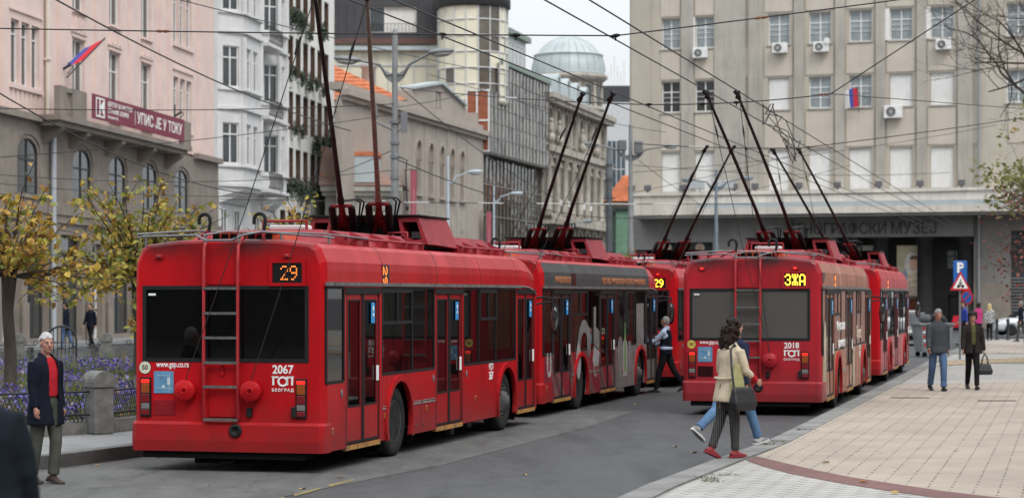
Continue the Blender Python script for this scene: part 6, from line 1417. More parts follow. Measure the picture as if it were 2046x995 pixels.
def tree(label, x, y, z0, hk, tr, shoots, leafm, lsize, lper, seed, up=(.2, 1.0), slen=(1.2, 2.2), group=None, lean=(0, 0), droop=.0, cat='tree'):
    """pollarded street tree: knobby trunk, thin shoots from the knob, big loose leaves along them"""
    r = random.Random(seed); t = thing('street_tree', label, cat, (x, y, z0), 0, group)
    b = MB(); K = Vector((lean[0], lean[1], hk))
    b.tube([(0, 0, -.05), (.02, 0, .15), (lean[0] * .3 + .03, lean[1] * .3, hk * .35), (lean[0] * .6 - .03, lean[1] * .6, hk * .7), K, K + Vector((0, 0, .15))], [tr * 1.35, tr * 1.08, tr, tr * .92, tr * 1.25, tr * .8], 12)
    for k in range(9): v = Vector((r.gauss(0, 1), r.gauss(0, 1), r.gauss(.2, .6))).normalized(); b.ell(K + v * tr * 1.0, tr * r.uniform(.35, .6), 8, 5)
    tk = b.build('trunk', M_BARK, t); sb = MB(); lb = MB()
    for k in range(shoots):
        a = r.uniform(0, 6.283); el = r.uniform(*up); L_ = r.uniform(*slen)
        d = Vector((cos(a) * cos(el), sin(a) * cos(el), sin(el))); pts = [K + d * tr * .6]; n = 7
        for i in range(n):
            d = (d + Vector((r.gauss(0, .12), r.gauss(0, .12), r.gauss(.03 - droop * i / n, .10)))).normalized(); pts.append(pts[-1] + d * L_ / n)
        sb.tube(pts, [.022 * (1 - i / (n + 1.5)) + .003 for i in range(n + 1)], 5)
        tw = [(pts, 1)]
        for i in range(2, n):
            if r.random() < .6:
                e = (d + Vector((r.gauss(0, .8), r.gauss(0, .8), r.gauss(.1, .5)))).normalized(); l2 = L_ * r.uniform(.15, .4); tp = [pts[i], pts[i] + e * l2 * .5, pts[i] + e * l2 + Vector((0, 0, -.03))]; sb.tube(tp, [.009, .007, .003], 4); tw.append((tp, .6))
        for tp, f in tw:
            for _ in range(int(lper * f)):
                i = r.uniform(.15, 1) * (len(tp) - 1); j = min(int(i), len(tp) - 2); c = tp[j].lerp(tp[j + 1], i - j) + Vector((r.gauss(0, .05), r.gauss(0, .05), r.gauss(-.03, .05)))
                dd = Vector((r.gauss(0, .7), r.gauss(0, .7), r.gauss(-.55, .5))); leaf(lb, c, dd, Vector((r.gauss(0, .5), r.gauss(0, .5), 1)), lsize * r.uniform(.55, 1.25))
    sb.build('branches', M_BARK, tk); lb.build('crown', leafm, t); return t
tree('pollarded tree with sparse yellow leaves at the left picture edge', -10.0, 42.8, .26, 2.35, .125, 46, M_AUT, .14, 15, 3, (-.05, 1.25), (1.3, 2.5))
tree('dense yellow and olive leaved tree just left of the bus tail', -8.75, 50.5, .26, 2.5, .15, 68, M_AUT2, .14, 18, 12, (-.45, 1.15), (1.4, 2.7), droop=.14)
tree('bare-topped tree with brownish leaves showing above the bus roof', -6.3, 66.5, .26, 2.9, .15, 46, M_AUT, .15, 6, 8, (.3, 1.3), (1.4, 2.3))
tree('low yellow-green tree behind the roof of bus 2067', -.6, 78, .2, 2.4, .12, 36, M_AUT2, .16, 9, 15, (.1, 1.0), (1.0, 1.6))
tree('low ochre tree behind the roof of the wrapped bus, before the ornate palace', 4.4, 100, .2, 2.6, .13, 40, M_AUT2, .2, 10, 16, (.1, 1.0), (1.2, 2.0))
tree('small olive tree between the wrapped bus and the green house', 7.4, 112, .2, 2.6, .13, 40, M_AUT2, .22, 12, 17, (.1, 1.0), (1.2, 2.0))
def big_tree(label, x, y, h, seed, leafm, nleaf, zlo, zhi, lsize, bare=True, reach=5.5, only=None, dep=4):
    r = random.Random(seed); t = thing('tree', label, 'tree', (x, y, .12)); b = MB(); tips = []
    def grow(p, d, ln_, rad, depth):
        pts = [p]; n = 4
        for i in range(n):
            d = (d + Vector((r.gauss(0, .16), r.gauss(0, .16), r.gauss(.02, .10)))).normalized(); pts.append(pts[-1] + d * ln_ / n)
        b.tube(pts, [rad * (1 - .45 * i / n) for i in range(n + 1)], 6 if rad > .03 else 4, cap=False)
        if depth == 0: tips.append((pts[-1], d)); return
        for k in range(3 if depth > 1 else 4):
            e = (d * .75 + Vector((r.gauss(0, .62), r.gauss(0, .62), r.gauss(.05, .42)))).normalized(); q_ = pts[r.choice((2, 3, 4))]
            grow(q_, e, ln_ * r.uniform(.58, .78), rad * .52, depth - 1)
        if depth < 3: tips.append((pts[2], d))
    b.tube([(0, 0, 0), (.05, 0, h * .15), (0, .05, h * .3)], [.26, .2, .17], 10)
    for k in range(7):
        a = k * .9 + r.uniform(-.3, .3); grow(Vector((0, .05, h * (.24 + .03 * k * .6))), Vector((cos(a), sin(a), r.uniform(.25, 1.0))).normalized(), reach * r.uniform(.38, .5), .075, dep)
    b.build('trunk', M_BARK, t); lb = MB()
    ok = [p for p in tips if zlo < p[0].z < zhi and (only is None or only(p[0]))]
    for _ in range(nleaf):
        p, d = r.choice(ok); c = p + Vector((r.gauss(0, .18), r.gauss(0, .18), r.gauss(0, .16))); leaf(lb, c, Vector((r.gauss(0, 1), r.gauss(0, 1), r.gauss(-.3, .6))), Vector((r.gauss(0, .5), r.gauss(0, .5), 1)), lsize * r.uniform(.6, 1.3))
    lb.build('crown', leafm, t); return t
big_tree('bare dark tree with fine twigs leaning in from the right edge', 18.4, 72, 27, 5, M_AUT2, 60, 4.6, 7.5, .15, reach=6.4, dep=5)
big_tree('tree with yellow-green leaves at the right edge', 22.2, 84, 15, 9, island_mat('lime_leaves', [(0, (.10, .10, .03)), (.5, (.17, .18, .05)), (1, (.24, .23, .07))], .6, .35), 2600, 5.2, 9.6, .2, reach=6.0)
big_tree('tree with sparse dark red leaves at the right edge, lowest of the three', 18.2, 66, 7.5, 14, island_mat('red_leaves', [(0, (.07, .014, .014)), (.6, (.15, .03, .026)), (1, (.24, .07, .045))], .6, .3), 1700, 2.0, 5.3, .12, reach=4.6, only=lambda p: p.x > -3.6)
# ================================================================== lamp posts, signs, wires
M_POLE = mat('galvanised_pole', (.20, .21, .215), .55, metal=.3, var=.25, vscale=2, streak=.4, streak_col=(.14, .11, .09))
M_POLED = mat('blue_grey_pole', (.15, .19, .225), .55, metal=.2, var=.25, vscale=2)
M_LAMPG = mat('lamp_lens', (.35, .35, .33), .3)
def lamp_post(label, u, Y, vtop, r0, arms, m=M_POLE, armz=None, head=.9, z_bot=.17, band=True, group=None):
    p = px(u, vtop, Y); t = thing('lamp_post', label, 'lamp post', (p.x, Y, 0), 0, group); H = p.z
    q = MB(); q.lathe([(r0 * 1.5, z_bot - .1), (r0 * 1.5, z_bot + .5), (r0 * 1.2, z_bot + .6), (r0 * 1.2, 5.0), (r0, 5.1), (r0 * .95, 7.2), (r0 * .78, 7.3), (r0 * .72, H - .15), (r0 * .5, H - .02), (.0, H)], 14); q.build('pole', m, t)
    for k, (dx, dy, dz) in enumerate(arms):
        za = armz or H - .7; d = Vector((dx, dy, 0)); L_ = d.length; d.normalize()
        q = MB(); q.tube([Vector((0, 0, za - .25)), d * L_ * .22 + Vector((0, 0, za - .3)), d * L_ * .4 + Vector((0, 0, za)), d * L_ + Vector((0, 0, za + dz))], [.05, .05, .04, .035], 8); ar = q.build('arm', m, t)
        if band:
            s = d.cross(Vector((0, 0, 1))); M_ = Matrix((( d.x, s.x, 0, 0), (d.y, s.y, 0, 0), (0, 0, 1, 0), (0, 0, 0, 1)))
            q = MB(); q.prism([(.05, za - .55), (L_ * .25, za - .38), (L_ * .42, za - .05), (L_ * .2, za - .2), (.05, za - .3)], (), -.02, .02, 'xz', 0, M_); q.build('arm_plate', m, t)
        e = d * (L_ + head * .35) + Vector((0, 0, za + dz)); th = atan2(d.y, d.x); M_ = Matrix.Translation(e) @ Matrix.Rotation(th, 4, 'Z') @ Matrix.Rotation(-.06, 4, 'Y')
        q = MB(); q.ell((0, 0, .02), (head * .48, head * .19, .10), 14, 8, 0, M_); h_ = q.build('lamp_head', m, t)
        q = MB(); q.ell((.03, 0, -.04), (head * .36, head * .16, .10), 12, 6, 0, M_); q.build('lamp_glass', M_LAMPG, h_)
    return t, H
lp, H = lamp_post('tall grey double-armed lamp post rising behind bus 2067', 789, 62, 58, .115, [(-1.05, -.15, .12), (1.05, -.3, .32)], armz=8.85, head=.85)
q = MB()
for z, s in ((7.2, .18), (6.6, .16), (6.2, .16), (5.6, .15), (4.2, .17)): q.lathe([(s * .9, z - .04), (s * .9, z + .04)], 12)
q.build('pole_clamp', M_GREYMET, lp)
q = MB(); q.box(-.62, -.5, -.1, .02, 7.3, 7.75); q.box(.18, .36, -.12, .02, 6.9, 7.5); q.tube([(-.62, -.05, 7.25), (0, -.05, 6.95), (.25, -.05, 7.0)], .035, 6); q.build('antenna_box', M_GREYMET, lp)
q = MB(); q.tube([(.13, -.1, 6.2), (.35, -.1, 6.1), (.32, -.1, 5.7), (.36, -.1, 4.9)], .02, 5); q.ell((.36, -.1, 4.75), (.05, .05, .1), 8, 6); q.build('hanging_switch', M_IRON, lp)
lp2, H2 = lamp_post('grey double-armed lamp post with floodlights near the museum corner', 1260, 100, 246, .12, [(-1.55, .1, .25), (1.6, -.2, .15)], armz=8.95, head=.75)
q = MB(); q.rbox(.15, .55, -.35, -.1, 8.75, 9.35, .05); q.rbox(-.6, -.2, -.3, -.1, 8.9, 9.4, .05); q.build('floodlight', mat('lamp_grey', (.12, .12, .13), .5), lp2)
lp3, H3 = lamp_post('blue-grey double-armed lamp post directly before the museum base', 1431, 122, 338, .105, [(-1.3, .1, .12), (1.45, -.1, .2)], m=M_POLED, armz=8.6, head=.8, z_bot=.17)
lamp_post('slim pale blue lamp post before the taupe building', 895, 96, 312, .07, [(.95, -.1, .18)], m=mat('pale_blue_pole', (.36, .42, .47), .5), armz=7.5, head=.75, band=False)
lamp_post('slim lamp post with one arm before the glass building', 987, 118, 372, .06, [(.95, -.1, .15)], m=mat('pale_blue_pole', (.36, .42, .47), .5), armz=7.6, head=.8, band=False)
lamp_post('slim lamp post with one arm before the blackened palace', 1141, 150, 432, .06, [(.9, -.1, .12)], m=mat('pale_blue_pole', (.36, .42, .47), .5), armz=7.2, head=.8, band=False)
q = MB(); p = px(1217, 292, 120); q.lathe([(.2, 0), (.19, 3), (.17, 8), (.15, p.z), (0, p.z + .02)], 12)
for z in (5.2, 6.9, 7.6, 8.6, 9.4): q.lathe([(.2, z), (.2, z + .12)], 10); q.tube([(-.35, 0, z), (.35, 0, z)], .03, 5)
q.build('wire_post', mat('dark_post', (.075, .085, .095), .6, var=.3), loc=(p.x, 120, 0), label='dark thick wire post left of the lamp post near the museum corner', cat='post')
# ---- overhead wires
M_WIRE = mat('wire', (.028, .026, .028), .6, metal=.3)
M_INS = mat('white_insulator', (.5, .5, .49), .6)
def wire(a, b_, label, sag=.0, r_=.011, group=None, name='overhead_wire', n=12, knots=()):
    a, b_ = Vector(a), Vector(b_); q = MB(); mid_ = (a + b_) / 2
    pts = [(a.lerp(b_, i / n) - mid_) - Vector((0, 0, sag * 4 * (i / n) * (1 - i / n))) for i in range(n + 1)]
    q.tube(pts, r_, 5); P = None
    o = link(name, q.mesh(name, M_WIRE), None, mid_, 0, label, 'wire', group)
    for k, (f, kind) in enumerate(knots):
        c = a.lerp(b_, f) - mid_ - Vector((0, 0, sag * 4 * f * (1 - f))); d = (b_ - a).normalized()
        if kind == 'ins': MB().tube([c - d * .5, c + d * .5], .024, 6).build('insulator', M_INS, o)
        elif kind == 'clip': MB().tube([c - d * .07, c - d * .02, c + d * .02, c + d * .07], [.012, .03, .03, .012], 6).tube([c, c - Vector((0, 0, .07))], .012, 5).build('hanger', M_BLK, o)
        else: MB().tube([c - d * .12, c - d * .06, c - d * .02, c + d * .02, c + d * .1], [.012, .026, .014, .026, .012], 6).build('turnbuckle', mat('rusty_fitting', (.16, .07, .04), .7), o)
    return o
d1 = (.2785, .9604)
def lane(x0, y0, label, ya=14, yb=128, slope=.255):
    f = lambda y: (x0 + slope * (y - y0), y, Z58)
    return wire(f(ya), f(yb), label, 0, .011, 'trolley wires over the two lanes', 'trolley_wire', 4)
lane(1.24, 37.75, 'left trolley wire of the lane over bus 2067 and the wrapped bus', slope=.272); lane(1.77, 37.75, 'right trolley wire of the lane over bus 2067 and the wrapped bus', slope=.272)
lane(3.35, 37.4, 'left trolley wire of the lane over bus 2018', slope=.259); lane(3.89, 37.4, 'right trolley wire of the lane over bus 2018', slope=.259)
SG = 'cross wires carrying the trolley wires'
def pw(u, v, Y): return px(u, v, Y)
wire(pw(-120, 55, 31.5), pw(1230, 72, 29.6), 'long straight cross wire nearest the viewer, from the pink house over the lamp post', .02, .010, SG, knots=((.345, 'turn'), (.755, 'clip'), (.86, 'clip')))
wire(pw(1230, 72, 29.6), pw(1960, -22, 31), 'near cross wire rising to the upper right corner past the museum corner', .01, .010, SG, knots=((.0, 'clip'), (.39, 'turn')))
wire(pw(-120, 214, 48), pw(790, 208, 62), 'cross wire from the pink house to the tall lamp post', .12, .012, SG)
wire(pw(800, 176, 61.8), pw(1240, 208, 42), 'cross wire from the tall lamp post over the wrapped bus poles', .05, .012, SG, knots=((.6, 'ins'),))
wire(pw(1240, 208, 42), pw(1660, 188, 40.4), 'cross wire over bus 2018 ending at a knot before the museum flag', .08, .011, SG, knots=((.14, 'clip'), (.4, 'clip'), (.56, 'clip'), (.97, 'turn')))
wire(pw(1660, 188, 40.4), pw(1985, -24, 38), 'steep wire running from the knot by the museum flag to the upper right', .0, .011, SG)
wire(pw(1660, 188, 40.4), pw(2150, 226, 60), 'thin wire from the knot by the museum flag to the right edge', .0, .009, SG)
wire(pw(1268, 287, 60), pw(1600, 296, 52.3), 'cross wire over the poles of the farther buses', .05, .013, SG, knots=((.42, 'ins'), (.7, 'clip')))
wire(pw(1600, 296, 52.3), pw(2150, 218, 70), 'cross wire rising from the farther bus poles to the right edge trees', .05, .013, SG, knots=((.02, 'clip'),))
wire(pw(440, 398, 85), pw(1500, 408, 85), 'distant level wire strung with white tube insulators above the bus roofs', .06, .016, SG, knots=((.37, 'ins'), (.51, 'ins'), (.62, 'ins'), (.71, 'ins'), (.76, 'ins'), (.84, 'ins')))
wire(pw(1430, 392, 122), pw(2150, 372, 122), 'level wire along the museum canopy right of the lamp post', .1, .018, SG)
DG = 'slack wires and cables slanting across the street'
wire(pw(90, -12, 40), pw(700, 262, 62), 'heavy cable slanting down from the upper left across the pink facade', .25, .017, DG)
wire(pw(-60, 150, 40), pw(560, 392, 62), 'heavy cable slanting down past the arched windows of the pink house', .55, .015, DG)
wire(pw(300, -15, 48), pw(1010, 150, 85), 'thin cable from the top left across the dark mansard', .1, .013, DG)
wire(pw(-50, 318, 50), pw(790, 228, 62), 'thin wire rising from the arched windows to the tall lamp post', .12, .010, DG)
wire(pw(-50, 345, 60), pw(790, 340, 62), 'thin slack wire at the height of the arched windows', .3, .010, DG)
wire(pw(-50, 362, 70), pw(620, 392, 85), 'thin slack wire just above the autumn trees', .2, .012, DG)
wire(pw(800, 175, 62), pw(1105, 395, 80), 'cable falling from the tall lamp post across the taupe building arches', .2, .014, DG)
wire(pw(795, 320, 62), pw(1320, 430, 100), 'sagging cable from the lamp post down along the wrapped bus roof', .7, .018, DG)
wire(pw(560, 384, 90), pw(785, 300, 62), 'short wire climbing to the tall lamp post from the cottage roof', .1, .012, DG)
wire(pw(790, 215, 62), pw(1000, 170, 90), 'thin wire from the tall lamp post up to the gable', .08, .012, DG)
wire(pw(1267, 385, 100), pw(1620, 300, 122), 'thin wire before the shuttered windows of the museum', .1, .013, DG)
wire(pw(1262, 330, 100), pw(1900, 345, 130), 'thin wire crossing all the shuttered museum windows', .3, .014, DG)
wire(pw(1262, 345, 100), pw(1990, 250, 125), 'thin wire climbing across the museum to the right edge trees', .3, .014, DG)
wire(pw(1275, 320, 100), pw(1400, 410, 122), 'short wire falling from the museum corner post to the canopy lamp post', .05, .013, DG)
wire(pw(1430, 396, 122), pw(1700, 330, 132), 'short wire rising from the canopy lamp post', .05, .015, DG)
wire(pw(860, 150, 75), pw(1330, 265, 100), 'thin wire across the glass building to the museum corner post', .2, .013, DG)
# tangle of feeders at the poles of the farthest bus
q = MB(); rw_ = random.Random(4); A = pw(1532, 208, 46); B = pw(1590, 300, 52)
for k in range(5):
    pts = [A + Vector((rw_.uniform(-.15, .15), 0, 0))]
    for i in range(1, 6): pts.append(A.lerp(B, i / 6) + Vector((rw_.uniform(-.25, .25), rw_.uniform(-.1, .1), rw_.uniform(-.35, .15))))
    pts.append(B + Vector((rw_.uniform(-.2, .2), 0, rw_.uniform(-.4, 0)))); q.tube(pts, .011, 4)
cm = (A + B) / 2; q.v = [(x - cm.x, y - cm.y, z - cm.z) for x, y, z in q.v]
link('feeder_cables', q.mesh('feeder_cables', M_WIRE), None, cm, 0, 'tangle of loose feeder cables above the farthest bus poles', 'cables')
# ---- signs on the footway
SP = px(1918, 700, 70); SP.z = .14
sg = thing('road_sign', 'parking sign with a red warning triangle on a grey pole by the strolling couple', 'sign', SP)
sc = 70 / FPX
zt = zat(521, 70) - .14; zb = zat(572, 70) - .14
q = MB(); q.tube([(0, 0, 0), (0, 0, zt - .05)], .035, 10); q.build('pole', M_POLE, sg)
q = MB(); q.rbox(-.23, .22, -.075, -.05, zb - .1, zt, .02); pk_ = q.build('parking_plate', mat('sign_blue', (.015, .12, .42), .4), sg)
text('letter', 'P', .44, M_WHITE, pk_, frame((-.01, -.078, zt - .24), (1, 0, 0), (0, 0, 1)), bold=.018)
q = MB(); ztr, zbr = zat(542, 70) - .14, zat(580, 70) - .14; tri = lambda k, c: [(-.34 * k, c - .2 * k), (.34 * k, c - .2 * k), (0, c + .42 * k)]
cz = zbr + .2
q.prism(tri(1, cz), (), -.10, -.082, 'xz'); tr = q.build('warning_triangle', mat('sign_red', (.55, .015, .025), .4), sg)
q = MB(); q.prism(tri(.72, cz + .005), (), -.104, -.1005, 'xz'); q.build('triangle_face', M_WHITE, tr)
q = MB()
R_ = frame((0, -.105, cz), (1, 0, 0), (0, 0, 1))
q.lathe([(.05, 0), (.05, .003), (.035, .003), (.035, 0)], 14, 0, R_ @ Matrix.Translation((-.07, -.07, 0)), False); q.lathe([(.05, 0), (.05, .003), (.035, .003), (.035, 0)], 14, 0, R_ @ Matrix.Translation((.07, -.07, 0)), False)
for a, c, w_ in (((-.07, -.07), (-.02, 0), .01), ((-.02, 0), (.04, 0), .01), ((.04, 0), (.07, -.07), .01), ((-.03, .0), (-.01, .09), .022), ((-.01, .08), (.05, .04), .012), ((-.02, 0), (.0, -.07), .014)):
    q.tube([R_ @ Vector((*a, .002)), R_ @ Vector((*c, .002))], w_, 6)
q.ell(R_ @ Vector((.0, .135, .002)), (.024, .004, .024), 8, 5); q.build('cyclist_symbol', M_DKTXT, tr)
S2 = px(1932, 690, 100); S2.z = .14; s2 = thing('road_sign', 'small round blue no-parking sign on a thin pole behind the parking sign', 'sign', S2)
z_ = zat(594, 100) - .14; q = MB(); q.tube([(0, 0, 0), (0, 0, z_ + .3)], .035, 8); q.build('pole', M_POLE, s2)
R_ = frame((0, -.06, z_), (.55, -.6, 0), (0, 0, 1)); q = MB(); q.lathe([(.34, 0), (.34, .01), (0, .01)], 24, 0, R_, False); ds_ = q.build('disc', MATS['sign_red'], s2); q = MB(); q.lathe([(.26, .012), (.26, .014), (0, .014)], 24, 0, R_, False); q.build('disc_face', MATS['sign_blue'], ds_)
q = MB(); q.box(-.27, .27, -.03, .03, .015, .018, 0, R_ @ Matrix.Rotation(pi / 4, 4, 'Z')); q.build('bar', MATS['sign_red'], ds_)
# fallen leaves
lr = random.Random(77); lm_ = []
for k in range(4):
    b = MB(); leaf(b, Vector((0, 0, .012)), Vector((1, .2, .05)), Vector((0, .1, 1)), .13); lm_.append(b.mesh('fallen_leaf', mat('fallen_leaf_%s' % 'ochre rust olive tan'.split()[k], [(.42, .27, .05), (.26, .10, .03), (.28, .26, .06), (.33, .22, .09)][k], .7)))
for i, (u, v, z) in enumerate([(1045, 948, 0), (680, 955, 0), (1345, 893, 0), (1275, 808, 0), (600, 978, 0), (1735, 963, .15), (1640, 925, .15), (1910, 900, .15), (1800, 985, .15), (1760, 905, .15), (310, 915, .005), (200, 930, .005), (415, 970, .005), (1410, 945, 0), (1300, 770, 0), (1380, 905, 0)]):
    p = px(u, v, gy(v, z)); o = link('fallen_leaf', lm_[i % 4], None, (p.x, p.y, z), lr.uniform(0, 6.28), 'curled fallen leaf lying on the %s' % ('asphalt road' if z < .1 else 'beige footway'), 'leaf', 'fallen leaves on the asphalt' if z < .1 else 'fallen leaves on the footway'); s_ = lr.uniform(.45, .95); o.scale = (s_, s_, s_)
p = px(1410, 943, gy(943)); 
# tufts of grass in the kerb joint
gt_ = MB(); 
for k in range(40):
    a = lr.uniform(0, 6.28); q0 = Vector((lr.gauss(0, .09), lr.gauss(0, .05), 0)); d = Vector((cos(a), sin(a), 0)); gt_.add([q0 - d * .006, q0 + d * .006, q0 + Vector((lr.gauss(0, .05), lr.gauss(0, .05), lr.uniform(.015, .05)))], [(0, 1, 2)])
gtm = gt_.mesh('grass_tuft', mat('tuft_green', (.07, .10, .03), .8, var=.4))
for u, v in ((1420, 955), (1445, 948), (1540, 887), (1608, 858), (1415, 960), (1560, 882), (1700, 795)): 
    p = px(u, v, gy(v, .15)); link('grass_tuft', gtm, None, (p.x, p.y, .145), lr.uniform(0, 6), 'tuft of grass growing from the joint behind the right kerb', 'grass tuft', 'grass tufts along the kerb joint')

# ================================================================== unseen trees and house right of and behind the viewer, added to darken reflections
M_EVG = island_mat('park_leaves', [(0, (.02, .03, .012)), (.6, (.045, .06, .02)), (1, (.10, .10, .035))], .7, .2)
cm_ = clump(2600, .55, (2.3, 2.3, 1.9), 31).mesh('crown', M_EVG); tb_ = MB(); tb_.tube([(0, 0, 0), (.1, 0, 2), (0, .1, 4), (.2, 0, 6.5)], [.32, .24, .2, .1], 10)
for k in range(5): tb_.tube([(0, 0, 3.2 + k * .4), (1.6 * cos(k * 1.3), 1.6 * sin(k * 1.3), 5.2 + k * .4)], [.09, .04], 6)
tm_ = tb_.mesh('trunk', M_BARK)
for i, (x, y, s_) in enumerate(((15, 10, 1.0), (18.5, 19, 1.15), (20, 28, 1.0), (22.5, 38, 1.2), (25, 49, 1.05), (29, 60, 1.2), (13, 0, 1.1))):
    t = thing('unseen_park_tree', 'dense leafy park tree added out of view right of the footway to darken reflections', 'tree', (x, y, .12), i * 1.7, 'unseen park trees right of the footway'); t.scale = (s_, s_, s_)
    link('trunk', tm_, t); link('crown', cm_, t, (0, 0, 6.3))
HB = thing('unseen_apartment_house', 'long grey apartment house added out of view behind the viewer to cut sky reflections', 'building', (70, -38, 0), pi)
hl = [rect(4 + i * 4.5, 6.2 + i * 4.5, z, z + 2.2) for i in range(30) for z in (1.5, 5.5, 9.2, 12.9, 16.6)]
q = MB(); q.prism(rect(0, 140, 0, 20.5), hl, 0, .5, 'xz'); q.build('wall', mat('weathered_grey_render', (.085, .08, .075), .9, var=.25, vscale=.4, streak=.4), HB); bx(HB, 'pane', M_WGL, (0, 140, .3, .35, 0, 20)); bx(HB, 'roof', M_SLATE, (-.5, 140.5, -.6, 12, 20.5, 21.2))
# ================================================================== people
def remesh(b, vox, smooth=6, keep=None):
    """weld overlapping limbs into one continuous skin"""
    me = bpy.data.meshes.new('t'); me.from_pydata(b.v, [], b.f); o = bpy.data.objects.new('t', me); COL.objects.link(o)
    m = o.modifiers.new('r', 'REMESH'); m.mode = 'VOXEL'; m.voxel_size = vox; m.use_smooth_shade = True
    if smooth:
        m2 = o.modifiers.new('s', 'SMOOTH'); m2.iterations = smooth; m2.factor = .5
    bpy.context.view_layer.update()
    r = bpy.data.meshes.new_from_object(o.evaluated_get(bpy.context.evaluated_depsgraph_get())); bpy.data.objects.remove(o)
    if keep:
        bm = bmesh.new(); bm.from_mesh(r); bmesh.ops.delete(bm, geom=[f for f in bm.faces if not keep(f.calc_center_median())], context='FACES'); bm.to_mesh(r); bm.free()
    for p in r.polygons: p.use_smooth = True
    return r
def limb(b, pts, n=12):
    """pts: (centre, half-width sideways, half-depth)"""
    C_ = [Vector(p[0]) for p in pts]; rings = []
    for i, p in enumerate(pts):
        t = (C_[min(i + 1, len(pts) - 1)] - C_[max(0, i - 1)]).normalized(); a = Vector((1, 0, 0)); a = (a - t * a.dot(t))
        a = a.normalized() if a.length > .1 else Vector((0, 1, 0)); c = t.cross(a)
        ry = p[2] if len(p) > 2 else p[1]
        rings.append([tuple(C_[i] + a * (p[1] * cos(2 * pi * k / n)) + c * (ry * sin(2 * pi * k / n))) for k in range(n)])
    b.loft(rings); return b
M_SKIN = mat('skin', (.40, .215, .15), .6, var=.12, vscale=14); M_SKIN2 = mat('skin_ruddy', (.42, .20, .145), .6, var=.15, vscale=14)
M_EYE = mat('eye_dark', (.03, .025, .022), .3); M_EYEW = mat('eye_white', (.36, .33, .30), .4); M_LIP = mat('lips', (.28, .10, .085), .6)
def clothm(name, col, var=.2, rough=.9, bump=.25): return mat(name, col, rough, var=var, vscale=6, bump=bump, bscale=22, spec=.08)
def denim(name, col): return mat(name, col, .9, var=.35, vscale=4, vcol=tuple(c * .55 for c in col), bump=.3, bscale=30, spec=.1)
def stripes(name, base, line, per=34):
    m, n, l, p = node_mat(name, .9); t = n.new('ShaderNodeTexCoord'); s = n.new('ShaderNodeSeparateXYZ'); l(t.outputs['Object'], s.inputs[0])
    a = n.new('ShaderNodeMath'); a.operation = 'MULTIPLY_ADD'; a.inputs[1].default_value = per; l(s.outputs[0], a.inputs[0]); b2 = n.new('ShaderNodeMath'); b2.operation = 'MULTIPLY'; b2.inputs[1].default_value = per * .8; l(s.outputs[1], b2.inputs[0]); l(b2.outputs[0], a.inputs[2])
    f = n.new('ShaderNodeMath'); f.operation = 'FRACT'; l(a.outputs[0], f.inputs[0]); g = n.new('ShaderNodeMath'); g.operation = 'LESS_THAN'; g.inputs[1].default_value = .16; l(f.outputs[0], g.inputs[0])
    x = n.new('ShaderNodeMix'); x.data_type = 'RGBA'; l(g.outputs[0], x.inputs['Factor']); x.inputs['A'].default_value = (*base, 1); x.inputs['B'].default_value = (*line, 1); l(x.outputs['Result'], p.inputs['Base Color']); return m
def plaid(name):
    m, n, l, p = node_mat(name, .9); t = n.new('ShaderNodeTexCoord'); c = n.new('ShaderNodeTexChecker'); c.inputs['Scale'].default_value = 14; c.inputs[1].default_value = (.55, .55, .54, 1); c.inputs[2].default_value = (.05, .05, .055, 1); l(t.outputs['Object'], c.inputs[0]); l(c.outputs['Color'], p.inputs['Base Color']); return m
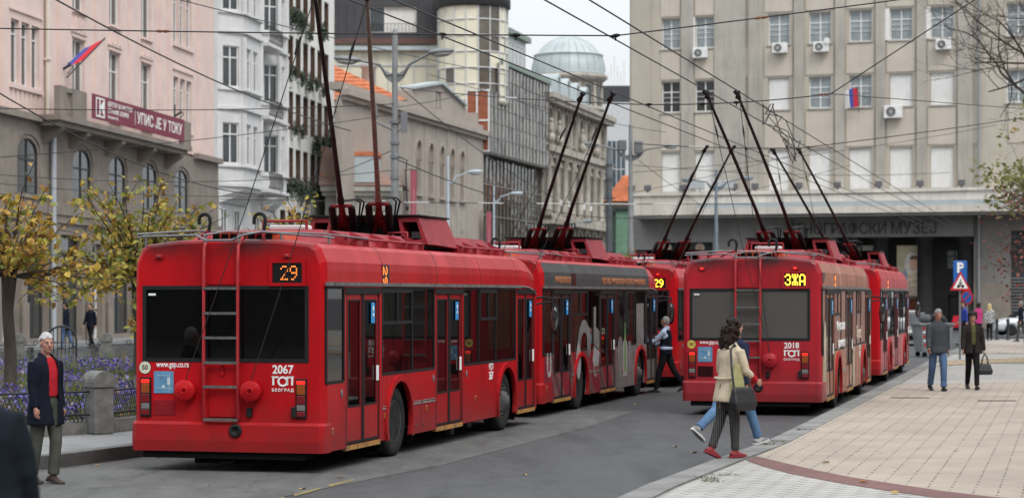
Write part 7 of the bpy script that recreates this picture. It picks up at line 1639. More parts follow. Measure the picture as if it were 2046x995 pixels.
def person(label, loc, rz, H, legs, arms, top, bottom, shoe, hair, skin=M_SKIN, vox=.011, hem=.80, lean=0., head_turn=0., head_tilt=0., girth=1., female=False, hairstyle='short', sleeve=1.0, collar=True, under=None, open_front=0., flare=1.08, trouser=1.0, hemz=.09, group=None, loose=1.0, belt=None):
    """figure facing local +Y. legs: (thigh swing, knee bend, foot pitch) left/right; arms: (swing, spread, elbow[, inward])"""
    k = H / 1.75; P = thing('person', label, 'person', loc, rz, group); D = radians
    sw = .185 * (.92 if female else 1.0) * girth ** .4; hipw = .072 if female else .095
    hip0 = Vector((0, 0, .93)); L1, L2 = .445, .425
    J = {}
    for s, (a, kb, fp) in zip((-1, 1), legs):
        h = Vector((s * hipw, 0, .91)); kn = h + L1 * Vector((0, sin(D(a)), -cos(D(a)))); an = kn + L2 * Vector((s * -.02, sin(D(a - kb)), -cos(D(a - kb)))); J['L%d' % s] = (h, kn, an, D(fp))
    low = min(min(J[q][2].z - .075 * cos(J[q][3]) - max(0, -.16 * sin(J[q][3])) * 1.0 - max(0, .05 * sin(J[q][3])) for q in ('L-1', 'L1')), 9)
    dz = -low
    up = lambda p: Vector((p[0], p[1] * cos(D(lean)) + (p[2] - .93) * sin(D(lean)), .93 + (p[2] - .93) * cos(D(lean)) - p[1] * sin(D(lean)) * .5))
    fin = lambda b: (setattr(b, 'v', [(x * k, y * k, (z + dz) * k) for x, y, z in b.v]), b)[1]
    AR = {}
    for s, ar in zip((-1, 1), arms):
        a, ab, e = ar[:3]; inn = ar[3] if len(ar) > 3 else 0
        sh = up((s * sw * .96, -.005, 1.405)); el = sh + .29 * Vector((s * sin(D(ab)), sin(D(a)) * cos(D(ab)), -cos(D(a)) * cos(D(ab))))
        d2 = Vector((s * sin(D(ab * .5)) - s * sin(D(inn)), sin(D(a + e)), -cos(D(a + e)))).normalized(); wr = el + .25 * d2; AR[s] = (sh, el, wr, d2)
    hc = up((0, .02, 1.625)); nk = up((0, -.01, 1.49))
    # ---- body: one continuous skin
    b = MB()
    limb(b, [(up((0, 0, .88)), .13, .09), (up((0, 0, .98)), .15 * girth ** .3, .10), (up((0, 0, 1.12)), .125 * girth, .09 * girth), (up((0, 0, 1.30)), .15, .10), (up((0, 0, 1.42)), .15, .085), (up((0, -.005, 1.47)), .07, .06)])
    limb(b, [(up((0, -.01, 1.44)), .058, .06), (nk, .054, .056), (up((0, .0, 1.57)), .053, .058)])
    for s in (-1, 1):
        h, kn, an, fp = J['L%d' % s]; limb(b, [(h + Vector((0, 0, .04)), .075, .085), (h.lerp(kn, .5), .068, .075), (kn, .052, .056), (kn.lerp(an, .35), .05, .056), (kn.lerp(an, .8), .035, .04), (an, .036, .042)])
        f0 = an + Vector((0, -.03, -.04)); dirf = Vector((0, cos(fp), sin(fp))); dn = Vector((0, sin(fp), -cos(fp))); limb(b, [(an + dn * .03 - dirf * .04, .032, .03), (an + dn * .04 + dirf * .05, .038, .028), (an + dn * .05 + dirf * .15, .038, .018)])
        sh, el, wr, d2 = AR[s]; limb(b, [(sh, .05, .05), (sh.lerp(el, .5), .043, .045), (el, .037, .038), (el.lerp(wr, .3), .036, .036), (wr, .026, .024)])
        # hand: palm, four curled fingers of unequal length, thumb off the side
        side = Vector((0, 1, 0)) - d2 * d2.y; side = side.normalized() if side.length > .1 else Vector((0, 0, 1)); nrm = d2.cross(side) * s; pl = wr + d2 * .085
        limb(b, [(wr, .022, .020), (wr + d2 * .04, .017, .036), (pl, .014, .040)] if abs(d2.x) < .7 else [(wr, .02), (pl, .03)])
        for j, (o, fl_) in enumerate(((.030, .066), (.010, .076), (-.010, .070), (-.028, .054))):
            q0 = pl + side * o - d2 * .01; q1 = q0 + d2 * fl_ * .5 + nrm * -.004 * s; inw = Vector((-s, 0, 0)); q2 = q1 + (d2 * .8 + inw * .5).normalized() * fl_ * .35; q3 = q2 + (d2 * .45 + inw * .85).normalized() * fl_ * .25
            b.tube([q0, q1, q2, q3], [.0095, .009, .0085, .007], 6)
        t0 = wr + d2 * .03 + side * .022; b.tube([t0, t0 + (side * .8 + d2 * .6).normalized() * .04, t0 + (side * .4 + d2 * .9).normalized() * .075], [.012, .011, .008], 6)
    Rz = Matrix.Translation(hc) @ Matrix.Rotation(D(head_turn), 4, 'Z') @ Matrix.Rotation(D(-head_tilt), 4, 'X')
    hb = MB(); hb.ell((0, -.012, .025), (.074, .094, .098), 16, 12); hb.ell((0, .02, -.045), (.058, .066, .068), 14, 10); hb.ell((0, .05, -.088), (.032, .03, .026), 10, 8)
    hb.loft([[(-.011, .088, .028), (.011, .088, .028), (.008, .075, .03), (-.008, .075, .03)], [(-.017, .112, -.022), (.017, .112, -.022), (.016, .08, -.032), (-.016, .08, -.032)]]); hb.ell((0, .103, -.02), (.017, .016, .013), 8, 6)
    for s in (-1, 1): hb.ell((s * .076, -.008, .0), (.010, .020, .032), 8, 6); hb.ell((s * .03, .074, .032), (.026, .014, .009), 8, 5); hb.ell((s * .042, .055, -.02), (.022, .022, .02), 8, 6)
    b.add([Rz @ Vector(v) for v in hb.v], hb.f)
    body = link('body', remesh(fin(b), vox * .8 * k, 3), P); body.data.materials.clear(); body.data.materials.append(skin)
    T = Matrix.Scale(k, 4) @ Matrix.Translation((0, 0, dz)) @ Rz
    for s in (-1, 1):
        q = MB(); q.ell((s * .031, .079, .012), (.012, .008, .0055), 10, 6, 0, T); ey = q.build('eye', M_EYEW, P); q = MB(); q.ell((s * .031, .0865, .012), (.0062, .004, .0055), 8, 6, 0, T); q.build('iris', M_EYE, ey)
        q = MB(); q.tube([T @ Vector((s * .048, .076, .032)), T @ Vector((s * .03, .088, .038)), T @ Vector((s * .014, .088, .033))], .0042 * k, 5); q.build('eyebrow', hair, P)
    q = MB(); q.ell((0, .081, -.058), (.023, .010, .006), 10, 6, 0, T); q.build('mouth', M_LIP, P)
    # ---- hair
    hb = MB(); rh = random.Random(len(label)); keep = None
    if hairstyle == 'short': hb.ell((0, -.022, .034), (.080, .096, .099), 16, 12); hb.ell((0, -.05, -.005), (.075, .06, .07), 12, 8); keepl = lambda p: not (p.y > -.02 and p.z < .045 + .42 * p.y + .01 * sin(p.x * 90))
    elif hairstyle == 'full': 
        hb.ell((0, -.018, .036), (.084, .10, .102), 16, 12); hb.ell((0, -.055, .0), (.080, .064, .08), 12, 8)
        for k2 in range(70):
            a, e2 = rh.uniform(0, 6.28), rh.uniform(-.1, 1.5); hb.ell((.080 * cos(a) * cos(e2), -.018 + .095 * sin(a) * cos(e2), .036 + .098 * sin(e2)), (rh.uniform(.008, .016), rh.uniform(.012, .026), rh.uniform(.007, .014)), 6, 4)
        keepl = lambda p: not (p.y > -.012 and p.z < .048 + .38 * p.y + .012 * sin(p.x * 90))
    elif hairstyle == 'bob':
        hb.ell((0, -.02, .04), (.098, .112, .112), 16, 12); hb.ell((0, -.06, -.02), (.095, .07, .09), 12, 8)
        for s in (-1, 1): hb.ell((s * .075, -.01, .01), (.035, .06, .07), 10, 8)
        for k2 in range(14): a = rh.uniform(0, 6.28); hb.ell((.08 * cos(a), -.02 + .09 * sin(a), .06 + rh.uniform(-.04, .06)), .03, 6, 5)
        keepl = lambda p: not (p.y > .025 and p.z < .06)
    elif hairstyle == 'curly':
        hb.ell((0, -.03, .03), (.105, .11, .105), 14, 10); hb.ell((0, -.07, -.09), (.13, .085, .13), 14, 10)
        for k2 in range(120):
            a = rh.uniform(.35, 2 * pi - .35) + pi / 2; el_ = rh.uniform(-1.3, 1.3); r_ = rh.uniform(.10, .135); c = Vector((r_ * 1.12 * cos(a) * cos(el_) ** .5, -.045 + r_ * sin(a) * cos(el_) ** .5, .03 + .14 * sin(el_) - (.12 if sin(a) < .4 and rh.random() < .6 else 0))); hb.ell(c, rh.uniform(.016, .03), 6, 5)
        keepl = lambda p: not (p.y > .045 and abs(p.x) < .07 and p.z < .08)
    else:
        hb.ell((0, -.02, .04), (.09, .105, .105), 14, 10); hb.ell((0, -.07, -.09), (.10, .06, .15), 12, 10)
        for k2 in range(30): hb.ell((rh.uniform(-.1, .1), -.09 + rh.uniform(-.02, .02), rh.uniform(-.22, .05)), (.02, .02, .05), 6, 5)
        keepl = lambda p: not (p.y > .03 and p.z < .07)
    hv = [tuple(c * k for c in v) for v in hb.v]; hb.v = hv
    hme = remesh(hb, .010 * k if hairstyle != 'curly' else .009 * k, 1 if hairstyle == 'curly' else 3, lambda p: keepl(p / k)); T2 = Matrix.Translation((0, 0, dz * k)) @ Matrix.Translation(hc * k) @ Matrix.Rotation(D(head_turn), 4, 'Z') @ Matrix.Rotation(D(-head_tilt), 4, 'X')
    for v in hme.vertices: v.co = T2 @ v.co
    ho = link('hair', hme, P); ho.data.materials.clear(); ho.data.materials.append(hair)
    # ---- trousers
    b = MB(); g = girth; limb(b, [(up((0, -.005, 1.04)), .142 * g ** .6, .10 * g ** .6), (up((0, -.01, .97)), .163 * g ** .4, .118 * g ** .4), (Vector((0, -.01, .90)), .172 * g ** .3, .122), (Vector((0, 0, .83)), .15, .10)])
    for s in (-1, 1):
        h, kn, an, fp = J['L%d' % s]; w_ = trouser; e_ = kn.lerp(an, 1 - hemz * .5); wob = [1 + rh.uniform(-.05, .07) for _ in range(6)]
        limb(b, [(h + Vector((0, -.005, .03)), .088, .105), (h.lerp(kn, .3), .088 * wob[0], .098), (h.lerp(kn, .65), .078 * w_ * wob[1], .085 * w_), (kn, .067 * w_ * wob[2], .073 * w_), (kn.lerp(an, .3), .064 * w_ * wob[3], .07 * w_), (kn.lerp(an, .7), .056 * w_ ** 1.5 * wob[4], .06 * w_ ** 1.5), (e_, .056 * w_ ** 2, .062 * w_ ** 2)])
        for f in (.82, .9): limb(b, [(kn.lerp(an, f - .03), .054 * w_ ** 1.7, .06 * w_ ** 1.7), (kn.lerp(an, f), .062 * w_ ** 1.7, .067 * w_ ** 1.7), (kn.lerp(an, f + .03), .054 * w_ ** 1.7, .06 * w_ ** 1.7)])
    o = link('trousers', remesh(fin(b), vox * k, 3), P); o.data.materials.clear(); o.data.materials.append(bottom)
    # ---- shoes
    for s in (-1, 1):
        h, kn, an, fp = J['L%d' % s]; f = Vector((0, cos(fp), sin(fp))); n_ = Vector((0, -sin(fp), cos(fp)))
        b = MB(); c = an - n_ * .045
        limb(b, [(c - f * .085 + n_ * .0, .034, .034), (c - f * .05 + n_ * .01, .042, .05), (c + f * .03 + n_ * .008, .044, .044), (c + f * .10 - n_ * .005, .047, .034), (c + f * .165 - n_ * .012, .04, .024), (c + f * .19 - n_ * .012, .022, .016)])
        limb(b, [(an + n_ * .03, .036, .044), (an - n_ * .02, .04, .05), (c, .04, .05)])
        up_, so = (shoe if isinstance(shoe, tuple) else (shoe, None))
        so_ = link('shoe', remesh(fin(b), vox * .8 * k, 2), P); so_.data.materials.clear(); so_.data.materials.append(up_)
        b = MB(); z0 = -.078; out = [(x * .042 * (1.08 if y > 0 else .95), y) for x, y in ((-.8, -.095), (0, -.115), (.8, -.095), (1, -.02), (1.05, .08), (.9, .16), (.4, .20), (-.3, .205), (-.85, .165), (-1.05, .08), (-1, -.02))]
        rings = [[tuple(an + f * y + n_ * zz + Vector((x, 0, 0))) for x, y in out] for zz in (-.075, -.05)]
        b.loft(rings); fin(b); b.build('sole', so or mat('shoe_sole', (.03, .03, .03), .8), so_)
    # ---- jacket / coat with its sleeves
    b = MB(); lw = loose; G = lambda z, w_, d_: (up((0, -.004, z)), w_ * g * lw, d_ * g * lw)
    prof = [G(hem + .0, .168 * flare * (1.03 if hem < .8 else 1), .125 * flare), G(hem + .05, .168 * flare, .126 * flare)]
    if hem < .85: prof.append(G(.93, .168 * (1 + (flare - 1) * .6), .125))
    prof += [G(1.05, .160 if not female else .152, .118), G(1.17, .158 if not female else .142, .115), G(1.30, .170, .122), G(1.37, .160, .108), G(1.43, .125, .088), G(1.465, .09, .075), G(1.495, .066, .064)]
    limb(b, prof, 16)
    for s in (-1, 1):
        sh, el, wr, d2 = AR[s]; e_ = el.lerp(wr, sleeve) if sleeve > 0 else el; w1, w2 = .062 * lw, .052 * lw
        limb(b, [(up((s * .08, -.004, 1.395)), .06, .075), (up((s * .13, -.004, 1.395)), .062, .075), (sh.lerp(el, .05), w1 * 1.0, w1 * 1.08), (sh.lerp(el, .5), w1, w1), (sh.lerp(el, .85), w2 * 1.1, w2 * 1.08), (el, w2 * 1.02, w2 * 1.06), (el.lerp(e_, .4), w2 * .97, w2), (e_, w2 * .9, w2 * .86)])
        for f in (.35, .7): c = sh.lerp(el, f); limb(b, [(c - (el - sh) * .05, w2 * .9), (c, w1 * 1.06), (c + (el - sh) * .05, w2 * .9)])
    if collar:
        for s in (-1, 1): limb(b, [(up((s * .062, .045, 1.455)), .028, .02), (up((s * .072, .0, 1.495)), .026, .022), (up((s * .045, -.06, 1.505)), .03, .022), (up((0, -.075, 1.505)), .03, .02)])
    kp = None
    if open_front:
        def kp(p):
            p = p / k; z = p.z - dz
            return not (p.y > .02 and abs(p.x + open_front * .2) < open_front * (.35 + .65 * min(1, max(0, (z - hem) / .35))) * (1.0 if z < 1.44 else .9) and z < 1.50 and abs(p.x) < .13)
    o = link('jacket' if hem > .7 else 'coat', remesh(fin(b), vox * k, 7, kp), P); o.data.materials.clear(); o.data.materials.append(top)
    J['coat'] = o
    if under:
        b = MB(); limb(b, [(up((0, .004, 1.0)), .150 * g, .112 * g), (up((0, .004, 1.06)), .152 * g, .114 * g), (up((0, .004, 1.3)), .158 * g, .112 * g), (up((0, 0, 1.42)), .13, .092), (up((0, 0, 1.47)), .07, .066)], 14)
        o = link('sweater', remesh(fin(b), vox * k, 3), P); o.data.materials.clear(); o.data.materials.append(under)
    Q = lambda p: Matrix.Translation(loc) @ Matrix.Rotation(rz, 4, 'Z') @ Vector((p[0] * k, p[1] * k, (p[2] + dz) * k))
    return P, dict(AR={s: [Q(p) for p in AR[s][:3]] for s in AR}, J=J, Q=Q, k=k, dz=dz, up=up)
def ground_at(u, v, z): p = px(u, v, gy(v, z)); return Vector((p.x, p.y, z))
M_NAVY = clothm('navy_wool', (.010, .012, .021)); M_NAVYB = clothm('navy_cotton', (.022, .028, .06)); M_REDK = clothm('red_knit', (.42, .02, .03)); M_OLIVE = clothm('olive_twill', (.075, .078, .066))
M_TRENCH = clothm('beige_trench', (.55, .46, .34), .18); M_JEAN = denim('blue_denim', (.115, .21, .36)); M_JEAN2 = denim('mid_denim', (.10, .17, .31)); M_CHAR = clothm('charcoal_jacket', (.055, .062, .07)); M_DKBR = clothm('dark_brown_jacket', (.028, .023, .022))
M_BLKC = clothm('black_cloth', (.014, .014, .016)); M_PIN = stripes('pinstripe_cloth', (.014, .014, .016), (.17, .16, .15)); M_SHIRT = clothm('pale_blue_shirt', (.38, .46, .60), .1)
H_WHITE = mat('white_hair', (.46, .46, .455), .8, var=.2, vscale=20, bump=.5, bscale=70, spec=.15); H_GREY = mat('grey_hair', (.24, .235, .23), .8, var=.35, vscale=18, bump=.5, bscale=70, spec=.15); H_BROWN = mat('brown_hair', (.028, .017, .013), .7, var=.4, vscale=20, bump=.6, bscale=60, spec=.15); H_DARK = mat('dark_hair', (.022, .017, .014), .6, var=.4, vscale=20, bump=.5, bscale=60, spec=.15); H_BLOND = mat('blond_hair', (.52, .40, .20), .7, var=.3, vscale=20, bump=.5, bscale=60, spec=.15)
SH_BLK = mat('black_leather_shoe', (.018, .018, .018), .4); SH_BRN = mat('brown_leather_shoe', (.05, .028, .02), .5); SH_RED = mat('red_plaid_shoe', (.38, .02, .03), .7, var=.8, vscale=30, vcol=(.08, .02, .02)); SH_GREY = mat('sneaker_grey', (.05, .055, .055), .7, var=.9, vscale=13, vcol=(.45, .45, .43)); SO_W = mat('sneaker_sole', (.55, .56, .55), .7)
# --- elderly man at the left, stepping to the right and looking at the viewer
p = ground_at(100, 966, .004)
person('elderly white-haired man in a long navy coat over a red sweater, walking on the road', (p.x - .05, p.y, .004), radians(-128), 1.74, [(9, 14, -6), (-7, 6, -4)], [(-6, 7, 14), (4, 6, 12)], M_NAVY, M_OLIVE, SH_BRN, H_WHITE, M_SKIN2, vox=.011, hem=.66, head_turn=-18, hairstyle='full', under=M_REDK, open_front=.07, flare=1.2, girth=1.12, trouser=1.1, loose=1.1)
# --- out-of-focus figure close to the camera on the near traffic island
sheet('traffic_island', [(-9, 7), (-2.6, 7), (-2.9, 12.6), (-9, 12.6)], .25, M_PAVE, th=.25)
person('blurred person in a dark padded jacket at the lower left corner, seen from behind', (-2.66, 10.6, .25), radians(14), 1.70, [(0, 2, 0), (0, 2, 0)], [(-4, 12, 18), (-4, 14, 20)], clothm('dark_padding', (.012, .016, .022)), M_BLKC, SH_BLK, H_DARK, vox=.014, hem=.8, lean=2, girth=1.3, loose=1.15)
# --- young man and woman stepping up to the footway
q0 = ground_at(1522, 889, .15)
person('young man in a navy jacket and jeans striding onto the kerb behind the woman', (q0.x - .41, q0.y - .05, .15), radians(-46), 1.85, [(-32, 26, -36), (32, 6, 10)], [(18, 8, 16), (-14, 9, 20)], M_NAVYB, M_JEAN, (SH_GREY, SO_W), H_DARK, vox=.011, hem=.82, lean=4, head_turn=-8, hairstyle='short', loose=1.14)
w0 = ground_at(1470, 914, .15)
PW, IW = person('woman with dark curly hair in a beige trench coat and striped black trousers', (w0.x - .10, w0.y - .05, .15), radians(-52), 1.68, [(-10, 14, -20), (6, 3, 1)], [(6, 14, 52, 18), (12, 12, 46, 10)], M_TRENCH, M_PIN, (SH_RED, mat('red_sole', (.22, .02, .03), .7)), H_BROWN, vox=.011, hem=.70, lean=6, head_turn=-20, head_tilt=12, hairstyle='curly', sleeve=.55, female=True, flare=1.2, trouser=1.0, hemz=.3, loose=1.08)
b = MB()
for s in (-1, 1):
    sh, el, wr = [PW.matrix_basis.inverted() @ Vector(v) if False else v for v in IW['AR'][s]]
Mi = (Matrix.Translation(PW.location) @ Matrix.Rotation(PW.rotation_euler[2], 4, 'Z')).inverted()
for s in (-1, 1):
    sh, el, wr = [Mi @ v for v in IW['AR'][s]]; b = MB(); b.tube([el.lerp(wr, .42), el.lerp(wr, .7), el.lerp(wr, .98)], [.046, .043, .036], 12); b.build('sweater_cuff', M_REDK, PW)
kk, dz_ = IW['k'], IW['dz']; L3 = lambda x, y, z: Vector((x * kk, y * kk, (z + dz_) * kk))
q = MB(); q.tube([L3(-.19, -.02, 1.03), L3(-.12, -.135, 1.03), L3(.0, -.165, 1.02), L3(.12, -.135, 1.03), L3(.19, -.02, 1.03)], .016 * kk, 8); q.build('coat_belt', M_TRENCH, PW)
q = MB(); q.loft([[L3(-.01, -.172, .62), L3(.004, -.172, .62), L3(.004, -.15, .62), L3(-.01, -.15, .62)], [L3(-.004, -.15, .95), L3(.002, -.15, .95), L3(.002, -.14, .95), L3(-.004, -.14, .95)]]); q.build('coat_vent', mat('coat_dark_seam', (.10, .08, .06), .9), PW)  # dark tapered strip marking the back vent of the coat
BG = thing('shoulder_bag', 'soft black shoulder bag hanging at the hip of the woman in the trench coat', 'bag', PW.location, PW.rotation_euler[2])
q = MB(); cx = .27
q.loft([[L3(cx - .05, -.17, .62), L3(cx + .07, -.17, .60), L3(cx + .07, .17, .60), L3(cx - .05, .17, .62)], [L3(cx - .07, -.20, .70), L3(cx + .09, -.20, .70), L3(cx + .09, .20, .70), L3(cx - .07, .20, .70)], [L3(cx - .02, -.17, .92), L3(cx + .035, -.17, .90), L3(cx + .035, .17, .90), L3(cx - .02, .17, .92)]])
bm_ = remesh(q, .012, 5); o = link('bag_body', bm_, BG); o.data.materials.clear(); o.data.materials.append(mat('black_bag', (.016, .016, .018), .5, bump=.3, bscale=20))
q = MB(); q.tube([L3(cx - .0, -.15, .90), L3(.20, -.13, 1.15), L3(.14, -.09, 1.42), L3(.12, -.01, 1.475), L3(.13, .09, 1.40), L3(.2, .13, 1.15), L3(cx, .15, .90)], .014, 8); q.build('strap', mat('black_strap', (.02, .02, .022), .6), BG)
TB = thing('tote_bag', 'limp pale green cloth bag under the arm of the woman in the trench coat', 'bag', PW.location, PW.rotation_euler[2])
q = MB(); q.loft([[L3(.17, -.12, .74), L3(.215, -.12, .74), L3(.215, .12, .74), L3(.17, .12, .74)], [L3(.165, -.13, .95), L3(.215, -.13, .95), L3(.215, .10, .95), L3(.165, .10, .95)], [L3(.17, -.06, 1.22), L3(.20, -.06, 1.22), L3(.20, .06, 1.22), L3(.17, .06, 1.22)]]); o = link('cloth', remesh(q, .011, 4), TB); o.data.materials.clear(); o.data.materials.append(clothm('pale_green_cloth', (.36, .35, .17)))
# --- driver at the door of the wrapped bus
d0 = ground_at(1326, 784, 0)
PD, ID = person('grey-haired man in a navy vest and pale blue shirt at the bus door', (d0.x + .05, d0.y, 0), radians(70), 1.73, [(16, 4, 2), (-22, 14, -22)], [(42, 4, 32), (24, 4, 50)], M_SHIRT, M_BLKC, SH_BLK, H_GREY, M_SKIN2, vox=.012, hem=.985, hairstyle='short', girth=1.08, collar=True, loose=1.03)
b = MB(); u_ = ID['up']; limb(b, [(u_((0, -.004, .87)), .186, .142), (u_((0, -.004, .95)), .190, .144), (u_((0, -.004, 1.1)), .176, .134), (u_((0, -.004, 1.3)), .186, .138), (u_((0, -.004, 1.40)), .172, .118), (u_((0, -.004, 1.455)), .125, .092)], 16)
kd, dd = ID['k'], ID['dz']; b.v = [(x * kd, y * kd, (z + dd) * kd) for x, y, z in b.v]; o = link('vest', remesh(b, .012, 3), PD); o.data.materials.clear(); o.data.materials.append(M_NAVY)
# --- couple strolling towards the viewer
c0 = ground_at(1874, 781, .14)
person('grey-haired man in a charcoal jacket and jeans strolling beside the dark-haired woman', (c0.x, c0.y, .142), radians(184), 1.76, [(15, 10, 6), (-15, 12, -18)], [(-14, 8, 14), (14, 9, 18)], M_CHAR, M_JEAN2, SH_BLK, H_GREY, M_SKIN2, vox=.011, hem=.80, head_tilt=16, head_turn=6, hairstyle='full', girth=1.1, trouser=1.12, loose=1.12)
c1 = ground_at(1943, 778, .14)
PC, IC = person('dark-haired woman in a dark brown jacket and black trousers carrying a black handbag', (c1.x, c1.y, .142), radians(178), 1.70, [(17, 6, 8), (-13, 16, -18)], [(-6, 13, 8), (10, 10, 16)], M_DKBR, M_BLKC, SH_BLK, H_DARK, M_SKIN, vox=.011, hem=.80, head_tilt=11, hairstyle='bob', female=True, under=clothm('green_top', (.09, .085, .035)), open_front=.05, flare=1.16, girth=1.06, loose=1.1)
wr = IC['AR'][-1][2]; hb_ = thing('handbag', 'black leather handbag in the hand of the dark-haired woman', 'bag', (wr.x + .02, wr.y - .02, wr.z - .56), radians(8))
q = MB(); q.loft([[(-.15, -.05, .02), (.15, -.05, .02), (.15, .05, .02), (-.15, .05, .02)], [(-.17, -.07, .10), (.17, -.07, .10), (.17, .07, .10), (-.17, .07, .10)], [(-.12, -.03, .26), (.12, -.03, .26), (.12, .03, .26), (-.12, .03, .26)]]); o = link('bag_body', remesh(q, .012, 4), hb_); o.data.materials.clear(); o.data.materials.append(MATS['black_bag'])
for y in (-.03, .03):
    q = MB(); q.tube([(-.08, y, .24), (-.05, y, .40), (0, y * .4, .49), (.05, y, .40), (.08, y, .24)], .009, 6); q.build('handle', MATS['black_strap'], hb_)
# --- distant pedestrians
def far(label, u, v, z, rz, H, top, bottom, hair, **k): p = ground_at(u, v, z); return person(label, (p.x, p.y, z), radians(rz), H, k.pop('legs', [(12, 6, 2), (-12, 12, -10)]), k.pop('arms', [(-10, 7, 12), (12, 7, 14)]), top, bottom, SH_BLK, hair, vox=.018, **k)
far('man in a dark jacket and jeans walking past the shop left of the bus', 132, 697, .15, 80, 1.76, M_NAVY, M_JEAN2, H_DARK, hem=.72, flare=1.15)
far('person in dark clothes half hidden by leaves in front of a shop', 181, 695, .15, 150, 1.72, M_NAVY, M_BLKC, H_DARK)
P4, I4 = far('person in a bright blue jacket with a red bag behind the parking sign', 1926, 683, .14, 100, 1.74, clothm('bright_blue_jacket', (.035, .06, .30)), M_BLKC, H_DARK)
far('woman in a pink jacket walking away next to the blond woman', 1955, 682, .14, 20, 1.70, clothm('pink_jacket', (.42, .045, .17)), M_BLKC, H_DARK, female=True, hairstyle='bob')
far('blond woman in a black and white checked jacket walking away', 1977, 680, .14, -8, 1.66, plaid('checked_wool'), M_BLKC, H_BLOND, female=True, hairstyle='long')
far('balding man in a dark coat at the right picture edge', 2040, 682, .14, 60, 1.78, M_NAVY, M_OLIVE, H_GREY, hem=.74)
p = ground_at(1911, 682, .14); q = MB(); q.loft([[(-.2, -.06, .62), (.2, -.06, .62), (.2, .06, .62), (-.2, .06, .62)], [(-.24, -.08, .8), (.24, -.08, .8), (.24, .08, .8), (-.24, .08, .8)], [(-.15, -.03, 1.15), (.15, -.03, 1.15), (.15, .03, 1.15), (-.15, .03, 1.15)]]); o = link('red_bag', remesh(q, .02, 4), None, p, .3, 'red carrier bag held by the person in the bright blue jacket', 'bag'); o.data.materials.clear(); o.data.materials.append(M_REDK)
# ================================================================== cars, container, small street things
def car(label, loc, rz, paint, L_=4.3, Wd=1.74, H=1.45, hatch=True):
    """simple saloon built from side profile: body, glass band, wheels, lamps"""
    t = thing('parked_car', label, 'car', loc, rz); w = Wd / 2
    def ring(x, zs): return [(x, y * w, z) for y, z in zs]
    low = lambda zt, i: [(-1 + i, .22), (-1 + i * .4, .34), (-1, .6), (-.96 + i * .3, zt - .04), (-.84 + i, zt), (.84 - i, zt), (.96 - i * .3, zt - .04), (1, .6), (1 - i * .4, .34), (1 - i, .22)]
    xs = [(-L_ / 2, .62, .16), (-L_ / 2 + .12, .86, .06), (-L_ / 2 + .5, .93, .02), (-.6, .95, 0), (.5, .94, 0), (L_ / 2 - 1.0, .90, .02), (L_ / 2 - .35, .78, .06), (L_ / 2, .58, .18)]
    q = MB(); q.loft([ring(x, low(z, i)) for x, z, i in xs], smooth=True)
    body = q.build('body', paint, t)
    cab = [(-L_ / 2 + .22, .88, .86, .90), (-L_ / 2 + .75, H - .06, .70, .90), (-.25, H, .68, .92), (.35, H - .05, .68, .92), (1.15, .92, .84, .90)]
    q = MB()
    for a, c in zip(cab[:-1], cab[1:]):
        q.add([(a[0], -w * a[2], a[1]), (c[0], -w * c[2], c[1]), (c[0], w * c[2], c[1]), (a[0], w * a[2], a[1])], [(0, 1, 2, 3)], 0 if a is cab[0] or a is cab[3] else 1, None, False)
        for s in (-1, 1): q.add([(a[0], s * w * a[2], a[1]), (c[0], s * w * c[2], c[1]), (c[0], s * w * .90, .92), (a[0], s * w * .90, .90)], [(0, 1, 2, 3)], 0)
    q.build('cabin', [mat('car_glass', (.02, .024, .026), .06, spec=.7), paint], t)
    for x in (-L_ / 2 + .85, L_ / 2 - .85):
        for s in (-1, 1):
            R_ = frame((x, s * (w - .0), .31), (1, 0, 0) if s < 0 else (-1, 0, 0), (0, 0, 1)); q = MB(); q.lathe([(.2, -.2), (.30, -.2), (.31, -.16), (.31, -.03), (.27, .005), (.2, .005)], 20, 0, R_); wh = q.build('wheel', M_TYRE, t)
            q = MB(); q.lathe([(.2, .004), (.17, -.02), (.06, .0), (0, .0)], 14, 0, R_); q.build('rim', M_ALU, wh)
            q = MB(); q.lathe([(.34, -.1), (.34, .004), (.315, .006), (.315, -.1)], 20, 0, R_, False); q.build('wheel_arch', M_UND, t)
    for s in (-1, 1):
        q = MB(); q.rbox(-L_ / 2 - .02, -L_ / 2 + .14, s * w * .90 - .1, s * w * .90 + .1, .62, .84, .02); q.build('tail_light', M_LRED, t)
        q = MB(); q.ell((L_ / 2 - .12, s * w * .72, .62), (.14, .2, .09)); q.build('headlight', M_LWHT, t)
        q = MB(); q.ell((.75, s * (w + .08), .95), (.09, .1, .07)); q.build('wing_mirror', paint, t)
    q = MB(); q.box(-L_ / 2 - .03, -L_ / 2 - .01, -.26, .26, .58, .70); q.build('number_plate', M_WHITE, t)
    q = MB(); q.box(-L_ / 2 - .04, -L_ / 2 + .3, -w * .9, w * .9, .28, .46); q.build('bumper', M_UND, t)
    return t
GP = mat('grey_green_car_paint', (.14, .16, .155), .35, coat=.4, metal=.3); WP = mat('silver_white_car_paint', (.50, .52, .54), .35, coat=.4, metal=.1); 
p = ground_at(1834, 692, 0); car('grey-green hatchback seen from behind past the farthest trolleybus', (p.x + .3, p.y + 3.0, 0), radians(76), GP)
car('silver-white car parked side-on before the museum at the right edge', (px(2068, 680, 112).x, 112.5, 0.13), radians(184), WP, 4.5)
car('white car mostly hidden behind the grey-green hatchback', (px(1822, 670, 106).x, 108, 0), radians(78), mat('white_car_paint', (.6, .61, .61), .35, coat=.4))
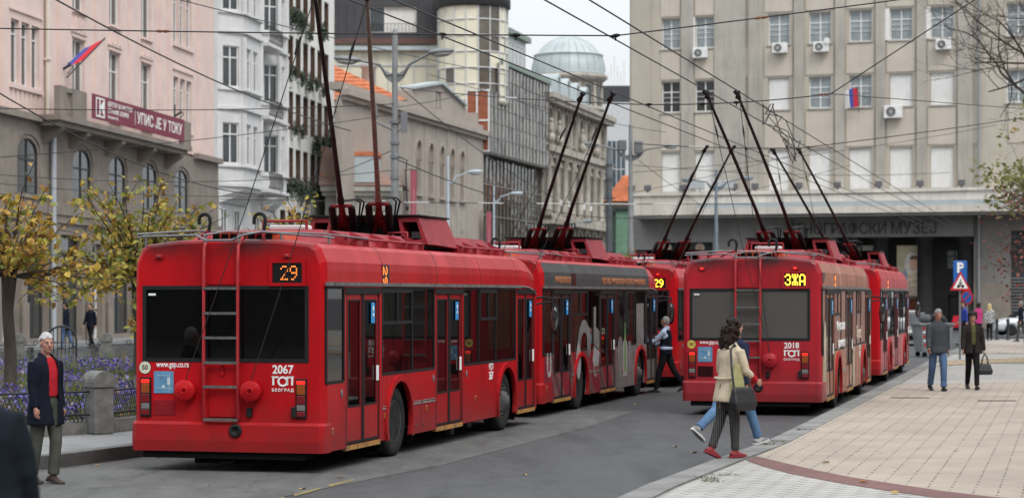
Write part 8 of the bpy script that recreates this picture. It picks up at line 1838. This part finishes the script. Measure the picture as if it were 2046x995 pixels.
# waste container with bags on top
p = ground_at(1868, 712, 0); p.z = 0
ct = thing('waste_container', 'grey waste container with striped corners beside the grey-green car', 'container', (p.x - .1, p.y, 0), radians(10)); GC = mat('container_grey', (.20, .21, .215), .6, var=.3, vscale=3)
q = MB(); q.loft([[(-.5, -.4, .18), (.5, -.4, .18), (.5, .4, .18), (-.5, .4, .18)], [(-.62, -.5, 1.15), (.62, -.5, 1.15), (.62, .5, 1.15), (-.62, .5, 1.15)]]); q.box(-.68, .68, -.56, .56, 1.15, 1.22); q.build('tub', GC, ct)
q = MB()
for k in range(5): q.add([(-.48 - .02 * k, -.43 - .02 * k, .40 + k * .15), (-.36 - .02 * k, -.43 - .02 * k, .40 + k * .15), (-.36 - .02 * k, -.44 - .02 * k, .47 + k * .15), (-.48 - .02 * k, -.44 - .02 * k, .47 + k * .15)], [(0, 1, 2, 3)], k % 2)
q.build('warning_stripes', [MATS['sign_red'], M_WHITE], ct)
for x in (-.42, .42):
    for y in (-.34, .34): q = MB(); q.lathe([(.09, -.03), (.09, .03)], 10, 0, frame((x, y, .09), (1, 0, 0), (0, 0, 1))); q.tube([(x, y, .09), (x, y, .2)], .02, 5); q.build('castor', M_UND, ct)
for i, (dx, dz, s_, m_, lb) in enumerate(((-.25, 1.36, .22, clothm('grey_bag_plastic', (.11, .11, .12)), 'grey stuffed rubbish bag heaped on the container, left one'), (.22, 1.37, .24, clothm('dark_bag_plastic', (.05, .05, .055)), 'dark stuffed rubbish bag heaped on the container, right one'))):
    rr2 = random.Random(i); q = MB(); q.ell((0, 0, 0), (s_ * 1.15, s_, s_ * .75), 12, 9)
    for k in range(10): q.ell((rr2.uniform(-.8, .8) * s_, rr2.uniform(-.7, .7) * s_, rr2.uniform(-.4, .5) * s_), s_ * rr2.uniform(.25, .5), 8, 6)
    o = link('rubbish_bag', remesh(q, .03, 3), None, (p.x - .1 + dx, p.y, dz), 0, lb, 'rubbish bag'); o.data.materials.clear(); o.data.materials.append(m_)
# bollards in front of the museum
bm = MB(); bm.lathe([(.09, 0), (.09, .06), (.06, .08), (.06, .82), (.085, .85), (.085, .9), (.05, .98), (0, 1.0)], 12); bmm = bm.mesh('bollard', M_IRONB)
for u in (1889, 1992, 2014): p = ground_at(u, 679, .14); link('bollard', bmm, None, p, 0, 'slim black iron bollard at the edge of the footway before the museum', 'bollard', 'bollards before the museum')
